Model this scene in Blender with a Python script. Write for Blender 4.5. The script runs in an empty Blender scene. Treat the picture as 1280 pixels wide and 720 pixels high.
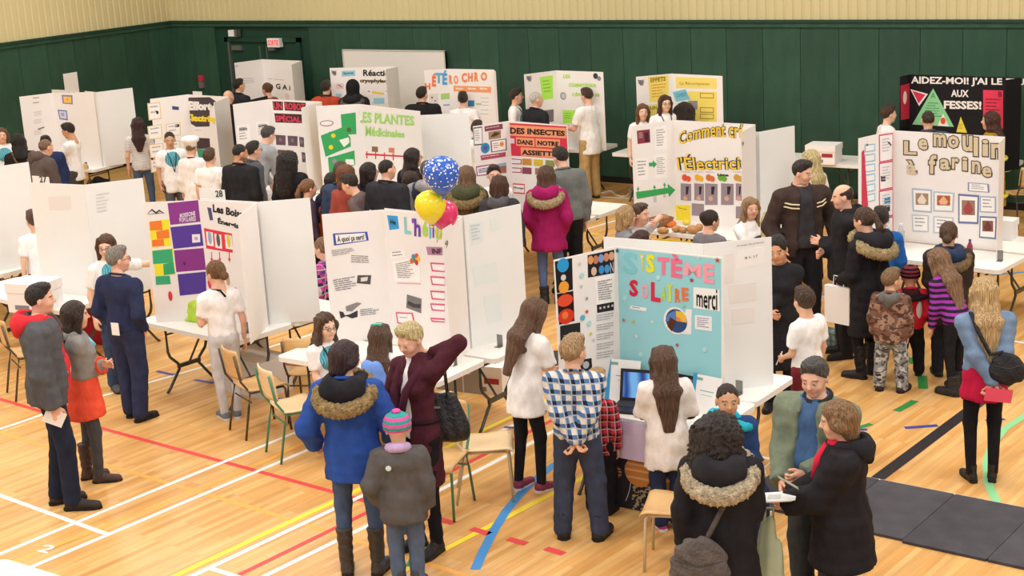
import bpy, math, random
import numpy as np
from mathutils import Vector, Matrix

random.seed(7)
SC = bpy.context.scene
COL = SC.collection

# ---------------------------------------------------------------- camera
# world: X runs along the back wall, Y towards it, Z up; the camera stands on a gallery
FPX, PITCH, ROLL, YAW, CAM_H = 1906.5, math.radians(14.41), math.radians(-3.3), math.radians(35.57), 4.65
_cp, _sp, _cr, _sr = math.cos(PITCH), math.sin(PITCH), math.cos(ROLL), math.sin(ROLL)
_cy, _sy = math.cos(YAW), math.sin(YAW)
def _g(x, y, z=0.0):            # heading frame -> gym frame
    return np.array([x * _cy - y * _sy, x * _sy + y * _cy, z])
_rt, _fw, _up = _g(1, 0, 0), _g(0, _cp, -_sp), _g(0, _sp, _cp)
CR = _cr * _rt + _sr * _up
CU = -_sr * _rt + _cr * _up
CF = _fw
CAM = np.array([0, 0, CAM_H])
cam_d = bpy.data.cameras.new('camera')
cam = bpy.data.objects.new('camera', cam_d)
COL.objects.link(cam)
cam_d.sensor_width = 36.0
cam_d.lens = FPX / 1280 * 36.0
cam_d.clip_end = 200
cam.matrix_world = Matrix(((CR[0], CU[0], -CF[0], 0), (CR[1], CU[1], -CF[1], 0), (CR[2], CU[2], -CF[2], CAM_H), (0, 0, 0, 1)))
SC.camera = cam

# ---------------------------------------------------------------- light
SC.view_settings.view_transform = 'Standard'
SC.view_settings.look = 'None'
SC.view_settings.gamma = 1.0
SC.view_settings.exposure = 0.0
world = bpy.data.worlds.new('world')
SC.world = world
world.use_nodes = True
world.node_tree.nodes['Background'].inputs[0].default_value = (0.94, 0.97, 1.0, 1)
world.node_tree.nodes['Background'].inputs[1].default_value = 0.55
LAMP_W = 160.0
for lx in (-20, -14.5, -9, -3.5, 2):
    for ly in (0, 5.5, 11, 16.5):
        ld = bpy.data.lights.new('gym_lamp', 'AREA')
        ld.shape = 'RECTANGLE'; ld.size = 2.6; ld.size_y = 1.6
        ld.energy = LAMP_W
        ld.color = (0.97, 0.985, 1.0)
        lo = bpy.data.objects.new('gym_lamp', ld)
        lo.location = (lx, ly, 7.4)
        COL.objects.link(lo)

# ---------------------------------------------------------------- helpers
def ray(px, py):
    d = ((px - 640) * CR - (py - 360) * CU) / FPX + CF
    return d
def at(px, py, z=0.0):           # the point at height z that is seen at a pixel
    d = ray(px, py)
    return CAM + d * ((z - CAM_H) / d[2])
def srgb(h):
    if not isinstance(h, str): return tuple(h)
    h = h.lstrip('#')
    o = []
    for i in (0, 2, 4):
        c = int(h[i:i+2], 16) / 255
        o.append(c / 12.92 if c <= .04045 else ((c + .055) / 1.055) ** 2.4)
    return tuple(o)

MATS = {}
def mat(key, color=None, rough=.7, noise=None, bump=None, spec=.3, metal=0, emit=0, alpha=None, sheen=0):
    """Principled material; noise=(scale vector, amount) mottles the colour, bump=(scale vector, strength)"""
    if key in MATS: return MATS[key]
    m = bpy.data.materials.new(key); m.use_nodes = True
    nt = m.node_tree; b = nt.nodes['Principled BSDF']
    c = srgb(color)
    b.inputs['Base Color'].default_value = (*c, 1)
    b.inputs['Roughness'].default_value = rough
    b.inputs['Specular IOR Level'].default_value = spec
    b.inputs['Metallic'].default_value = metal
    if sheen: b.inputs['Sheen Weight'].default_value = sheen
    if alpha is not None:
        b.inputs['Transmission Weight'].default_value = alpha
        b.inputs['IOR'].default_value = 1.3
    if emit:
        b.inputs['Emission Color'].default_value = (*c, 1)
        b.inputs['Emission Strength'].default_value = emit
    if noise or bump:
        tc = nt.nodes.new('ShaderNodeTexCoord')
    def nz(sc, det=3):
        mp = nt.nodes.new('ShaderNodeMapping'); mp.inputs['Scale'].default_value = sc
        nt.links.new(tc.outputs['Object'], mp.inputs[0])
        n = nt.nodes.new('ShaderNodeTexNoise'); n.inputs['Scale'].default_value = 1; n.inputs['Detail'].default_value = det
        nt.links.new(mp.outputs[0], n.inputs[0]); return n
    if noise:
        n = nz(noise[0])
        mx = nt.nodes.new('ShaderNodeMix'); mx.data_type = 'RGBA'
        a = noise[1]
        mx.inputs[6].default_value = (*[x * (1 - a) for x in c], 1)
        mx.inputs[7].default_value = (*[min(1, x * (1 + a) + a * .02) for x in c], 1)
        cr = nt.nodes.new('ShaderNodeMapRange'); cr.inputs[1].default_value = .3; cr.inputs[2].default_value = .7
        nt.links.new(n.outputs[0], cr.inputs[0]); nt.links.new(cr.outputs[0], mx.inputs[0])
        nt.links.new(mx.outputs[2], b.inputs['Base Color'])
    if bump:
        n = nz(bump[0])
        bp = nt.nodes.new('ShaderNodeBump'); bp.inputs['Strength'].default_value = bump[1]; bp.inputs['Distance'].default_value = .05
        nt.links.new(n.outputs[0], bp.inputs['Height']); nt.links.new(bp.outputs[0], b.inputs['Normal'])
    MATS[key] = m
    return m
def cloth(color, kind='c', amt=.12):
    key = 'fabric_' + (color if isinstance(color, str) else '%.2f_%.2f_%.2f' % tuple(color)).lstrip('#')
    return mat(key, color, .85, ((14, 14, 9), amt), ((13, 13, 6), .42), spec=.15)
def paper(color): return mat('paper_' + color.lstrip('#'), color, .6, spec=.2)

def mesh(name, verts, faces, smooth=False):
    me = bpy.data.meshes.new(name)
    v = np.asarray(verts, dtype=np.float32).reshape(-1, 3)
    if isinstance(faces, np.ndarray):
        k = faces.shape[1]; n = len(faces)
        me.vertices.add(len(v)); me.vertices.foreach_set('co', v.ravel())
        me.loops.add(n * k); me.loops.foreach_set('vertex_index', faces.astype(np.int32).ravel())
        me.polygons.add(n); me.polygons.foreach_set('loop_start', np.arange(0, n * k, k, dtype=np.int32))
        me.polygons.foreach_set('loop_total', np.full(n, k, dtype=np.int32))
        me.update(calc_edges=True)
    else:
        me.from_pydata([tuple(map(float, p)) for p in v], [], [tuple(f) for f in faces]); me.update()
    if smooth: me.polygons.foreach_set('use_smooth', np.ones(len(me.polygons), dtype=bool))
    return me
def obj(name, me, m=None, parent=None, kind=None, loc=None, matrix=None):
    o = bpy.data.objects.new(name, me); COL.objects.link(o)
    if m is not None:
        if len(me.materials) == 0: me.materials.append(m)
        elif me.materials[0] is not m:
            o.material_slots[0].link = 'OBJECT'; o.material_slots[0].material = m
    if parent is not None: o.parent = parent
    if matrix is not None: o.matrix_local = matrix
    if loc is not None: o.location = loc
    if kind: o['kind'] = kind
    return o
def tag(o, label, cat, group=None):
    o['label'] = label; o['category'] = cat
    if group: o['group'] = group
    return o
def thing(name, label, cat, loc=(0, 0, 0), rz=0.0, group=None):
    o = bpy.data.objects.new(name, None); COL.objects.link(o)
    o.location = [float(c) for c in loc]; o.rotation_euler = (0, 0, rz)
    return tag(o, label, cat, group)

class MB:
    """collects boxes, tubes, prisms into one mesh"""
    def __init__(s): s.v = []; s.f = []
    def add(s, vs, fs):
        n = len(s.v); s.v += [tuple(map(float, p)) for p in vs]; s.f += [tuple(i + n for i in f) for f in fs]; return s
    def box(s, x0, x1, y0, y1, z0, z1, M=None):
        vs = [(x, y, z) for z in (z0, z1) for y in (y0, y1) for x in (x0, x1)]
        if M is not None: vs = [M @ Vector(p) for p in vs]
        return s.add(vs, [(0, 2, 3, 1), (4, 5, 7, 6), (0, 1, 5, 4), (1, 3, 7, 5), (3, 2, 6, 7), (2, 0, 4, 6)])
    def tube(s, pts, r, n=8, closed=False):
        pts = [np.array(p, float) for p in pts]; m = len(pts); rings = []
        rr = r if hasattr(r, '__len__') else [r] * m
        up = np.array([0, 0, 1.])
        for i, p in enumerate(pts):
            a = pts[(i - 1) % m] if closed or i > 0 else p
            b = pts[(i + 1) % m] if closed or i < m - 1 else p
            t = b - a; t /= np.linalg.norm(t) + 1e-9
            u = np.cross(t, up)
            if np.linalg.norm(u) < .05: u = np.cross(t, [1, 0.02, 0])
            u /= np.linalg.norm(u); w = np.cross(u, t)
            rings.append([p + rr[i] * (math.cos(q) * u + math.sin(q) * w) for q in [2 * math.pi * k / n for k in range(n)]])
        vs = [q for R in rings for q in R]; fs = []
        for i in range(m if closed else m - 1):
            j = (i + 1) % m
            for k in range(n):
                l = (k + 1) % n
                fs.append((i * n + k, i * n + l, j * n + l, j * n + k))
        if not closed:
            fs.append(tuple(range(n))[::-1]); fs.append(tuple((m - 1) * n + k for k in range(n)))
        return s.add(vs, fs)
    def lathe(s, prof, n=16, c=(0, 0, 0)):
        vs = [(c[0] + r * math.cos(2 * math.pi * k / n), c[1] + r * math.sin(2 * math.pi * k / n), c[2] + z) for r, z in prof for k in range(n)]
        fs = [(i * n + k, i * n + (k + 1) % n, (i + 1) * n + (k + 1) % n, (i + 1) * n + k) for i in range(len(prof) - 1) for k in range(n)]
        fs += [tuple(range(n))[::-1], tuple((len(prof) - 1) * n + k for k in range(n))]
        return s.add(vs, fs)
    def prism(s, poly, z0, z1):
        n = len(poly)
        vs = [(x, y, z0) for x, y in poly] + [(x, y, z1) for x, y in poly]
        return s.add(vs, [tuple(range(n))[::-1], tuple(range(n, 2 * n))] + [(i, (i + 1) % n, n + (i + 1) % n, n + i) for i in range(n)])
    def ball(s, c, r, n=12, m=8, M=None):
        vs = []; r = r if hasattr(r, '__len__') else (r, r, r)
        for i in range(m + 1):
            a = math.pi * i / m
            for k in range(n):
                b = 2 * math.pi * k / n
                p = (c[0] + r[0] * math.sin(a) * math.cos(b), c[1] + r[1] * math.sin(a) * math.sin(b), c[2] + r[2] * math.cos(a))
                vs.append(M @ Vector(p) if M is not None else p)
        return s.add(vs, [(i * n + k, (i + 1) * n + k, (i + 1) * n + (k + 1) % n, i * n + (k + 1) % n) for i in range(m) for k in range(n)])
    def build(s, name, m, parent=None, smooth=False, kind=None, loc=None, matrix=None):
        return obj(name, mesh(name, s.v, s.f, smooth), m, parent, kind, loc, matrix)
def rrect(x0, x1, y0, y1, r, n=5):
    o = []
    for cx, cy, a0 in ((x1 - r, y0 + r, -90), (x1 - r, y1 - r, 0), (x0 + r, y1 - r, 90), (x0 + r, y0 + r, 180)):
        for k in range(n + 1):
            a = math.radians(a0 + 90 * k / n); o.append((cx + r * math.cos(a), cy + r * math.sin(a)))
    return o
# ================================================================ the room
WX0, WY1 = -23.0, 21.12          # left wall plane, back wall plane
CAP = 2.53                       # top of the green panels
def floor_material():
    m = bpy.data.materials.new('maple_floor'); m.use_nodes = True
    nt = m.node_tree; b = nt.nodes['Principled BSDF']; L = nt.links.new
    tc = nt.nodes.new('ShaderNodeTexCoord')
    mp = nt.nodes.new('ShaderNodeMapping'); mp.inputs['Rotation'].default_value = (0, 0, math.radians(90 + 3.8))
    L(tc.outputs['Object'], mp.inputs[0])
    br = nt.nodes.new('ShaderNodeTexBrick')
    br.inputs['Scale'].default_value = 1; br.inputs['Brick Width'].default_value = .95; br.inputs['Row Height'].default_value = .057
    br.inputs['Mortar Size'].default_value = .0012; br.inputs['Mortar Smooth'].default_value = .2; br.inputs['Bias'].default_value = -.1
    br.offset = .37; br.offset_frequency = 3
    br.inputs['Color1'].default_value = (*srgb('#e6b876'), 1); br.inputs['Color2'].default_value = (*srgb('#d59b54'), 1)
    br.inputs['Mortar'].default_value = (*srgb('#c08d4c'), 1)
    L(mp.outputs[0], br.inputs[0])
    mp2 = nt.nodes.new('ShaderNodeMapping'); mp2.inputs['Scale'].default_value = (1.1, 16, 1)
    L(mp.outputs[0], mp2.inputs[0])
    n1 = nt.nodes.new('ShaderNodeTexNoise'); n1.inputs['Scale'].default_value = 1; n1.inputs['Detail'].default_value = 5
    L(mp2.outputs[0], n1.inputs[0])
    r1 = nt.nodes.new('ShaderNodeMapRange'); r1.inputs[1].default_value = .35; r1.inputs[2].default_value = .75; r1.inputs[3].default_value = 1.08; r1.inputs[4].default_value = .78
    L(n1.outputs[0], r1.inputs[0])
    n2 = nt.nodes.new('ShaderNodeTexNoise'); n2.inputs['Scale'].default_value = .5; n2.inputs['Detail'].default_value = 3
    L(mp.outputs[0], n2.inputs[0])
    r2 = nt.nodes.new('ShaderNodeMapRange'); r2.inputs[1].default_value = .3; r2.inputs[2].default_value = .7; r2.inputs[3].default_value = .93; r2.inputs[4].default_value = 1.05
    L(n2.outputs[0], r2.inputs[0])
    mu = nt.nodes.new('ShaderNodeMath'); mu.operation = 'MULTIPLY'; L(r1.outputs[0], mu.inputs[0]); L(r2.outputs[0], mu.inputs[1])
    vm = nt.nodes.new('ShaderNodeVectorMath'); vm.operation = 'SCALE'; L(br.outputs['Color'], vm.inputs[0]); L(mu.outputs[0], vm.inputs[3])
    L(vm.outputs[0], b.inputs['Base Color'])
    b.inputs['Roughness'].default_value = .33; b.inputs['Specular IOR Level'].default_value = .45
    return m
fl = MB().box(WX0, 8, -3, WY1, -.1, 0).build('floor', floor_material(), kind='structure')
MB().box(WX0 - .3, 8, -3, WY1 + .3, 7.9, 8.1).build('ceiling', mat('ceiling_paint', '#e8e4da', .9), kind='structure')

green = [mat('green_panel_%s' % n, c, .62, ((5, 5, 1.5), .14), ((60, 60, 30), .12), spec=.35) for n, c in (('dark', '#2a4c3a'), ('mid', '#2c4f3d'), ('soft', '#284838'))]
gdark = mat('green_trim', '#234233', .5)
def corrugated(L, pitch, z0, z1, depth):
    n = int(L / pitch); vs = []; fs = []
    prof = ((0, 0), (.30, 0), (.40, depth), (.60, depth), (.70, depth), (.70, depth), (.9, depth * .0))
    xs = []
    for i in range(n + 1):
        for a, d in ((0, 0), (.62, 0), (.72, depth), (.92, depth)): xs.append(((i + a) * pitch, d))
    for x, d in xs: vs += [(x, d, z0), (x, d, z1)]
    for i in range(len(xs) - 1): fs.append((2 * i, 2 * i + 2, 2 * i + 3, 2 * i + 1))
    return vs, fs
beige = mat('beige_siding', '#d6c898', .7, ((.6, .6, .3), .05))
wb = MB().box(WX0, 8, WY1 + .02, WY1 + .25, 0, 7.9).build('wall_back', gdark, kind='structure')
wl = MB().box(WX0 - .25, WX0 - .02, -3, WY1 + .25, 0, 7.9).build('wall_left', gdark, kind='structure')
v, f = corrugated(29.5, .145, CAP + .11, 7.9, .018)
obj('siding', mesh('siding', [(WX0 + x, WY1 - .02 + y, z) for x, y, z in v], f), beige, wb)['kind'] = 'stuff'
v, f = corrugated(24, .145, CAP + .11, 7.9, .018)
obj('siding', mesh('siding', [(WX0 + .02 - y, WY1 - x, z) for x, y, z in v], [q[::-1] for q in f]), beige, wl)['kind'] = 'stuff'
pm = {}
def gpanel(i, parent, horizontal):
    m = green[(i * 7 + i // 3) % 3]
    key = (m.name, horizontal)
    if key not in pm:
        q = MB(); w = .603
        if horizontal: q.box(0, w, -.03, .02, .10, CAP)
        else: q.box(-.02, .03, -w, 0, .10, CAP)
        pm[key] = mesh('panel', q.v, q.f); pm[key].materials.append(m)
    return obj('panel', pm[key], None, parent)
i = 0; x = WX0
while x < 6:
    if not (-21.6 < x + .3 < -19.6): gpanel(i, wb, True).location = (x, WY1, 0)
    x += .61; i += 1
y = WY1 - .03
while y > 8:
    gpanel(i, wl, False).location = (WX0, y, 0); y -= .61; i += 1
MB().box(WX0, 8, WY1 - .06, WY1 + .02, CAP, CAP + .07).build('trim_1', green[1], kind='structure')
MB().box(WX0, 8, WY1 - .085, WY1 + .02, CAP + .07, CAP + .11).build('trim_2', gdark, kind='structure')
MB().box(WX0 - .02, WX0 + .06, -3, WY1 - .06, CAP, CAP + .07).build('trim_3', green[1], kind='structure')
MB().box(WX0 - .02, WX0 + .085, -3, WY1 - .06, CAP + .07, CAP + .11).build('trim_4', gdark, kind='structure')
bb = mat('black_rubber', '#1b1b1c', .6)
MB().box(WX0, 8, WY1 - .045, WY1, 0, .1).build('baseboard_back', bb, kind='structure')
MB().box(WX0, WX0 + .045, -3, WY1 - .05, 0, .1).build('baseboard_left', bb, kind='structure')

# double door in the back wall
dmat = mat('door_green', '#1f4132', .45, spec=.4); metal = mat('brushed_metal', '#9b9d9a', .4, metal=.8)
d = bpy.data.objects.new('door_1', None); COL.objects.link(d); d.location = (-21.5, WY1, 0); d['kind'] = 'structure'
fr = MB().box(-.02, .06, -.05, .02, 0, 2.32).box(1.84, 1.92, -.05, .02, 0, 2.32).box(-.02, 1.92, -.05, .02, 2.24, 2.32).build('door_frame', gdark, d)
MB().box(.06, .10, -.055, .0, 0, 2.24).build('edge_strip', metal, d)
for k in (0, 1):
    lf = MB().box(.10 + k * .87, .96 + k * .87, -.0, .018, .02, 2.22).build('door_leaf', dmat, d)
    MB().box(.16 + k * .87 * 1.1, .42 + k * .87, -.06, .0, 2.08, 2.17).build('door_closer', metal, lf)
MB().box(.86, .88, -.03, .0, .3, 2.16).box(1.04, 1.06, -.03, .0, .3, 2.16).build('push_rod', metal, d)

# ---- fixtures on the wall
def W3(px, py, off=0.0):         # point on the back wall plane seen at a pixel
    q = ray(px, py); t = (WY1 - .03 - off - CAM[1]) / q[1]; return CAM + q * t
white_pl = mat('white_plastic', '#eeeeea', .4)
p = W3(346, 53)
s = thing('exit_sign', 'white lit exit sign with red lettering high on the green wall', 'exit sign', (p[0], WY1 - .03, p[2] - .08))
MB().box(-.155, .155, -.10, 0, 0, .165).build('housing', white_pl, s)
p = W3(295, 41)
e = thing('emergency_light', 'small white emergency light unit fixed above the door', 'light', (p[0], WY1 - .03, p[2] - .07))
MB().box(-.11, .05, -.10, 0, .01, .13).build('housing', white_pl, e)
MB().box(.055, .12, -.11, 0, .0, .14).build('lamp_head', metal, e)
p = W3(253, 102)
e = thing('fire_alarm', 'red fire alarm pull station with strobe beside the door', 'fire alarm', (p[0], WY1 - .03, p[2] - .12))
MB().box(-.05, .05, -.05, 0, .13, .25).build('pull_station', mat('alarm_red', '#c8384a', .4), e)
MB().box(-.05, .05, -.06, 0, .0, .12).build('strobe', mat('alarm_grey', '#776f70', .4), e)

# large blank white board leaning on the back wall
a = at(432, 64, 2.28); bq = at(560, 65, 2.28)
wbX0, wbX1 = W3(432, 64)[0], W3(560, 65)[0]
zt = W3(480, 63)[2]
t = thing('white_panel', 'large blank white panel standing against the green wall behind the rear boards', 'panel', (wbX0, WY1 - .1, 0))
MB().box(0, wbX1 - wbX0, -.02, .02, .75, zt).build('sheet', mat('panel_white', '#e6e1d9', .5), t)
MB().box(0, .025, -.03, .02, .0, zt + .01).box(wbX1 - wbX0 - .025, wbX1 - wbX0, -.03, .02, .0, zt + .01).box(0, wbX1 - wbX0, -.03, .02, zt, zt + .02).build('frame', mat('frame_grey', '#c9c5bd', .5), t)

# ================================================================ court lines (painted on the floor)
LN = dict(white='#f4f1ea', yellow='#f2dc3c', red='#dd4a4c', orange='#f2b057', blue='#3f8fd0', black='#2b292d', green='#2f8a45', lgreen='#8ed49a', navy='#3c4a9c')
LM = {k: mat('line_' + k, c, .4) for k, c in LN.items()}
def line(colour, pts, w, z=.0015):
    P = [at(*p)[:2] for p in pts]; n = len(P); vs = []
    for i in range(n):
        tg = P[min(i + 1, n - 1)] - P[max(i - 1, 0)]; tg /= np.linalg.norm(tg); nn = np.array([-tg[1], tg[0]]) * w / 2
        vs += [(*(P[i] - nn), z), (*(P[i] + nn), z)]
    fs = [(2 * i, 2 * i + 2, 2 * i + 3, 2 * i + 1) for i in range(n - 1)]
    return obj('court_line', mesh('court_line', vs, fs), LM[colour], fl)
line('orange', [(0, 540.5), (120, 577.5), (320, 636), (470, 684), (600, 725)], .05, .0008)
line('orange', [(60, 440), (200, 405)], .05, .0007)
line('orange', [(-30, 720), (200, 632), (330, 577), (480, 505)], .05, .0006)
line('red', [(-20, 493), (75, 521.2), (180, 550), (416.7, 615), (520, 645)], .055, .0010)
line('white', [(-20, 612), (68, 644), (137, 669)], .05, .0012)
line('white', [(-30, 546), (28, 527), (80, 509), (260, 457), (400, 415)], .05, .0014)
line('white', [(-20, 701), (0, 692.5), (180, 618.3), (383.3, 535), (560, 460)], .05)
line('white', [(20, 717), (180, 649.3), (400, 556), (600, 470)], .05)
line('yellow', [(190, 733), (220, 719.3), (418.3, 626.7), (540, 567.5), (640, 521), (800, 445)], .055)
line('white', [(225, 727), (243, 719), (418, 636), (546.7, 576), (642.5, 531), (800, 455)], .05, .0016)
line('red', [(270, 733), (298, 719), (413, 663), (546.7, 597.8), (613, 564.4), (800, 470)], .05, .0017)
line('white', [(310, 731), (333, 719), (413, 680), (544, 615.8), (649, 561.7), (800, 483)], .05, .0018)
line('white', [(264, 711), (300, 722)], .05, .0019)
line('yellow', [(500, 716), (548, 690.8), (674, 625.6), (800, 560)], .055, .0011)
line('blue', [(594, 712), (604, 689), (618, 662), (634, 637), (650, 618), (668, 600), (690, 583), (720, 562), (760, 540)], .075, .002)
for a_, b_ in (((540, 646), (567, 654.5)), ((589, 661), (612, 667.5)), ((635, 673.5), (658, 680)), ((682, 685.5), (705, 692.5))): line('red', [a_, b_], .07, .002)
line('black', [(1096, 599), (1100, 596), (1210, 513.8), (1280, 463.8), (1330, 428)], .115, .0012)
line('green', [(1120, 514), (1132, 508), (1144, 501)], .075, .002)
line('green', [(1154, 486), (1153, 470)], .09, .002)
line('green', [(1136, 447), (1143, 455)], .07, .002)
line('green', [(1072, 535), (1089, 530)], .06, .002)
line('green', [(516, 708), (523, 690), (523, 676)], .1, .002)
line('green', [(1176, 441), (1190, 444)], .06, .002)
line('lgreen', [(1246, 628), (1236, 606), (1233, 580), (1240, 556), (1256, 536), (1290, 514)], .07, .002)
line('navy', [(1131, 535), (1172, 532)], .06, .002)
line('navy', [(1060, 538), (1084, 537)], .05, .002)
line('navy', [(1232, 526), (1256, 524)], .05, .002)
line('navy', [(196, 464), (218, 469)], .05, .002)
line('navy', [(243, 475), (268, 479)], .05, .002)
line('navy', [(345, 498), (372, 501)], .05, .002)
line('navy', [(630, 534), (655, 536)], .05, .002)
line('white', [(590, 236), (700, 243), (850, 252)], .05)
line('yellow', [(700, 288), (750, 293)], .05)
line('white', [(720, 290), (790, 270), (900, 238)], .05)
line('yellow', [(1110, 305), (1160, 318)], .06)
line('yellow', [(0, 370), (60, 352)], .06)
line('blue', [(1000, 372), (1045, 366)], .05)
line('blue', [(1240, 344), (1300, 338)], .05)
line('white', [(1180, 412), (1300, 432)], .05)
line('white', [(960, 640), (1000, 612), (1050, 575)], .05, .0021)
line('white', [(880, 716), (960, 655)], .05, .0021)
def floor_text(s, corners, m):
    cu = bpy.data.curves.new('t', 'FONT'); cu.body = s; cu.offset = .02; cu.resolution_u = 3
    to = bpy.data.objects.new('t', cu); COL.objects.link(to)
    me = bpy.data.meshes.new_from_object(to.evaluated_get(bpy.context.evaluated_depsgraph_get()))
    bpy.data.objects.remove(to); n = len(me.vertices); co = np.zeros(n * 3, np.float32); me.vertices.foreach_get('co', co); co = co.reshape(-1, 3)
    lo, hi = co.min(0), co.max(0); u = (co[:, :1] - lo[0]) / (hi[0] - lo[0]); w_ = (co[:, 1:2] - lo[1]) / (hi[1] - lo[1])
    TL, TR, BR, BL = [at(*c) for c in corners]
    P = (TL * (1 - u) + TR * u) * w_ + (BL * (1 - u) + BR * u) * (1 - w_); P[:, 2] = .002
    me.vertices.foreach_set('co', P.astype(np.float32).ravel()); me.update()
    return obj('painted_number', me, m, fl)
floor_text('2', [(57, 680.5), (73, 683), (58, 692), (46, 689)], LM['white'])

# black mats and the tape along them
mm = mat('mat_rubber', '#4a484d', .75, ((6, 6, 6), .14), ((80, 80, 80), .3))
mm2 = mat('mat_rubber_dark', '#454349', .75, ((6, 6, 6), .14), ((80, 80, 80), .3))
E1 = at(1083, 597)[:2]; E2 = at(1280, 635.5)[:2]; dirx = (E2 - E1) / np.linalg.norm(E2 - E1); diry = np.array([-dirx[1], dirx[0]])
lab = ['black gym mat square with a chalky scuff beside the black parka', 'black gym mat square, middle one, with grey scratches', 'black gym mat corner nearest the picture edge']
j1 = at(1196, 619)[:2]; s1 = (j1 - E1) @ dirx
Lq = []
for k in range(-1, 4):
    x0 = s1 + (k - 1) * .62 * 1.0
    t_ = E1 + dirx * x0
    Lq.append(x0)
wid = 1.22
for k, (x0, x1_, sh) in enumerate(((s1 - .65 * 1.22 - .62, s1 - .62, .03), (s1 - .615, s1 - .005, 0), (s1, s1 + .62, -.03), (s1 + .625, s1 + 1.25, -.03))):
    o_ = E1 + dirx * x0
    lb = ['black gym mat square mostly hidden behind the black parka', 'black gym mat square with small white specks beside the black parka', 'black gym mat square with long grey scratches, below the heeled boots', 'black gym mat square cut by the picture edge'][k]
    R2 = Matrix(((dirx[0], diry[0], 0), (dirx[1], diry[1], 0), (0, 0, 1)))
    q = MB().prism(rrect(0, x1_ - x0, -1.0 + sh, -.03, .01, 2), 0.001, .022)
    o = q.build('gym_mat', mm if k % 2 else mm2); o.matrix_world = Matrix.Translation((o_[0], o_[1], 0)) @ R2.to_4x4()
    tag(o, lb, 'gym mat', 'black mats on the floor')
R2 = Matrix(((dirx[0], diry[0], 0), (dirx[1], diry[1], 0), (0, 0, 1)))
o = MB().box(-1.5, 3, -.022, .018, 0.0005, .0022).build('court_line', LM['white'], fl); o.matrix_world = Matrix.Translation((E1[0], E1[1], 0)) @ R2.to_4x4()
# ================================================================ folding tables
TT = .745
top_m = mat('table_plastic', '#eeece6', .45, ((40, 40, 40), .03), spec=.4)
leg_m = mat('table_leg_paint', '#55554f', .4, metal=.4)
_tc = {}
def folding_table(fx, fy, ang, label, L=1.83, D=.74, group='white folding tables'):
    """fx, fy: the right end of its near long edge; ang: turn in degrees"""
    R = Matrix.Rotation(math.radians(ang), 3, 'Z')
    c = Vector((fx, fy, 0)) - R @ Vector((L / 2, -D / 2, 0))
    t = thing('folding_table', label, 'table', c, math.radians(ang), group)
    if L not in _tc:
        a = MB().prism(rrect(-L / 2, L / 2, -D / 2, D / 2, .06), TT - .045, TT)
        b = MB().box(-L / 2 + .05, L / 2 - .05, -D / 2 + .06, -D / 2 + .08, TT - .065, TT - .045).box(-L / 2 + .05, L / 2 - .05, D / 2 - .08, D / 2 - .06, TT - .065, TT - .045)
        lg = {}
        for sx in (-1, 1):
            for sy in (-1, 1):
                x = sx * (L / 2 - .27)
                lg[sx, sy] = MB().tube([(x, sy * .24, TT - .05), (x, sy * .24, .42), (x, sy * .22, .36), (x + sx * .0, sy * .13, .27), (x, sy * .12, .22), (x, sy * .26, .04), (x, sy * .30, .0)], .015, 8)
        cbs = []
        for sx in (-1, 1):
            x = sx * (L / 2 - .27)
            cb = MB(); cbs.append(cb); cb.box(x - .012, x + .012, -.14, .14, .225, .265).tube([(x, 0, .245), (x - sx * .32, 0, TT - .06)], .011, 6).tube([(x, -.24, .60), (x, .24, .60)], .010, 6)
        _tc[L] = [mesh(n, q.v, q.f) for n, q in (('tabletop', a), ('apron', b), ('brace', cbs[0]), ('brace', cbs[1]))] + [mesh('leg', q.v, q.f, True) for q in lg.values()]
        for me, m in zip(_tc[L], (top_m,) + (leg_m,) * 7): me.materials.append(m)
    for me in _tc[L]: obj(me.name.split('.')[0], me, None, t)
    return t
T = folding_table
T(-5.00, 9.42, 0, 'white folding table carrying the laptop and binders of the blue solar board', L=1.52)
T(-5.02, 10.17, 0, 'white folding table directly behind the blue solar board', D=.72)
T(-7.62, 9.48, 0, 'white folding table under the helium board')
T(-7.55, 10.24, 0, 'white folding table on the far side of the helium board')
T(-10.14, 9.66, -6, 'white folding table with a bottle and a green covered box on it', L=1.52)
T(-10.06, 10.43, -6, 'white folding table behind the energy drinks board with a grey clip on its corner', L=1.52)
T(-12.72, 9.72, -4, 'white folding table with a white carton on it, behind the two visitors in grey')
T(-12.70, 10.49, -4, 'white folding table behind the blank white board beside the pointing girl')
T(-14.80, 10.52, -4, 'white folding table under the blank board cut by the picture edge')
T(-14.75, 11.28, -4, 'white folding table end showing behind the board cut by the picture edge')
T(-9.88, 15.00, 0, 'white folding table in front of the insects board')
T(-9.88, 15.76, 0, 'empty white folding table behind the insects board')
T(-7.28, 15.06, -6, 'white folding table with potatoes and fruit on it')
T(-7.25, 15.84, -6, 'white folding table behind the fruit electricity board')
T(-4.62, 14.84, -6, 'white folding table with bottles under the flour mill board')
T(-4.52, 15.62, -6, 'white folding table corner showing behind the flour mill board')
T(-19.58, 15.98, 6, 'white folding table under the pale board in front of the left wall')
T(-17.0, 16.35, 0, 'white folding table behind the boy with a lanyard')
T(-14.5, 15.2, 0, 'white folding table in front of the robot board')
T(-12.6, 15.1, 0, 'white folding table in front of the medicinal plants board')
T(-12.48, 19.86, 0, 'white folding table end beside the khaki trousers near the green wall')
T(-8.10, 19.86, 0, 'white folding table with a lidded file carton near the green wall')
T(-14.40, 19.75, 0, 'white folding table under the heterochromia board')
T(-16.5, 19.75, 0, 'white folding table under the reactions board')
T(-19.0, 20.2, 0, 'white folding table in front of the green doors')
T(-10.3, 19.75, 0, 'white folding table under the yellow sheets board')
T(-6.2, 20.2, 0, 'white folding table under the black campfire board')
_c = at(7, 696, TT)
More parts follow.
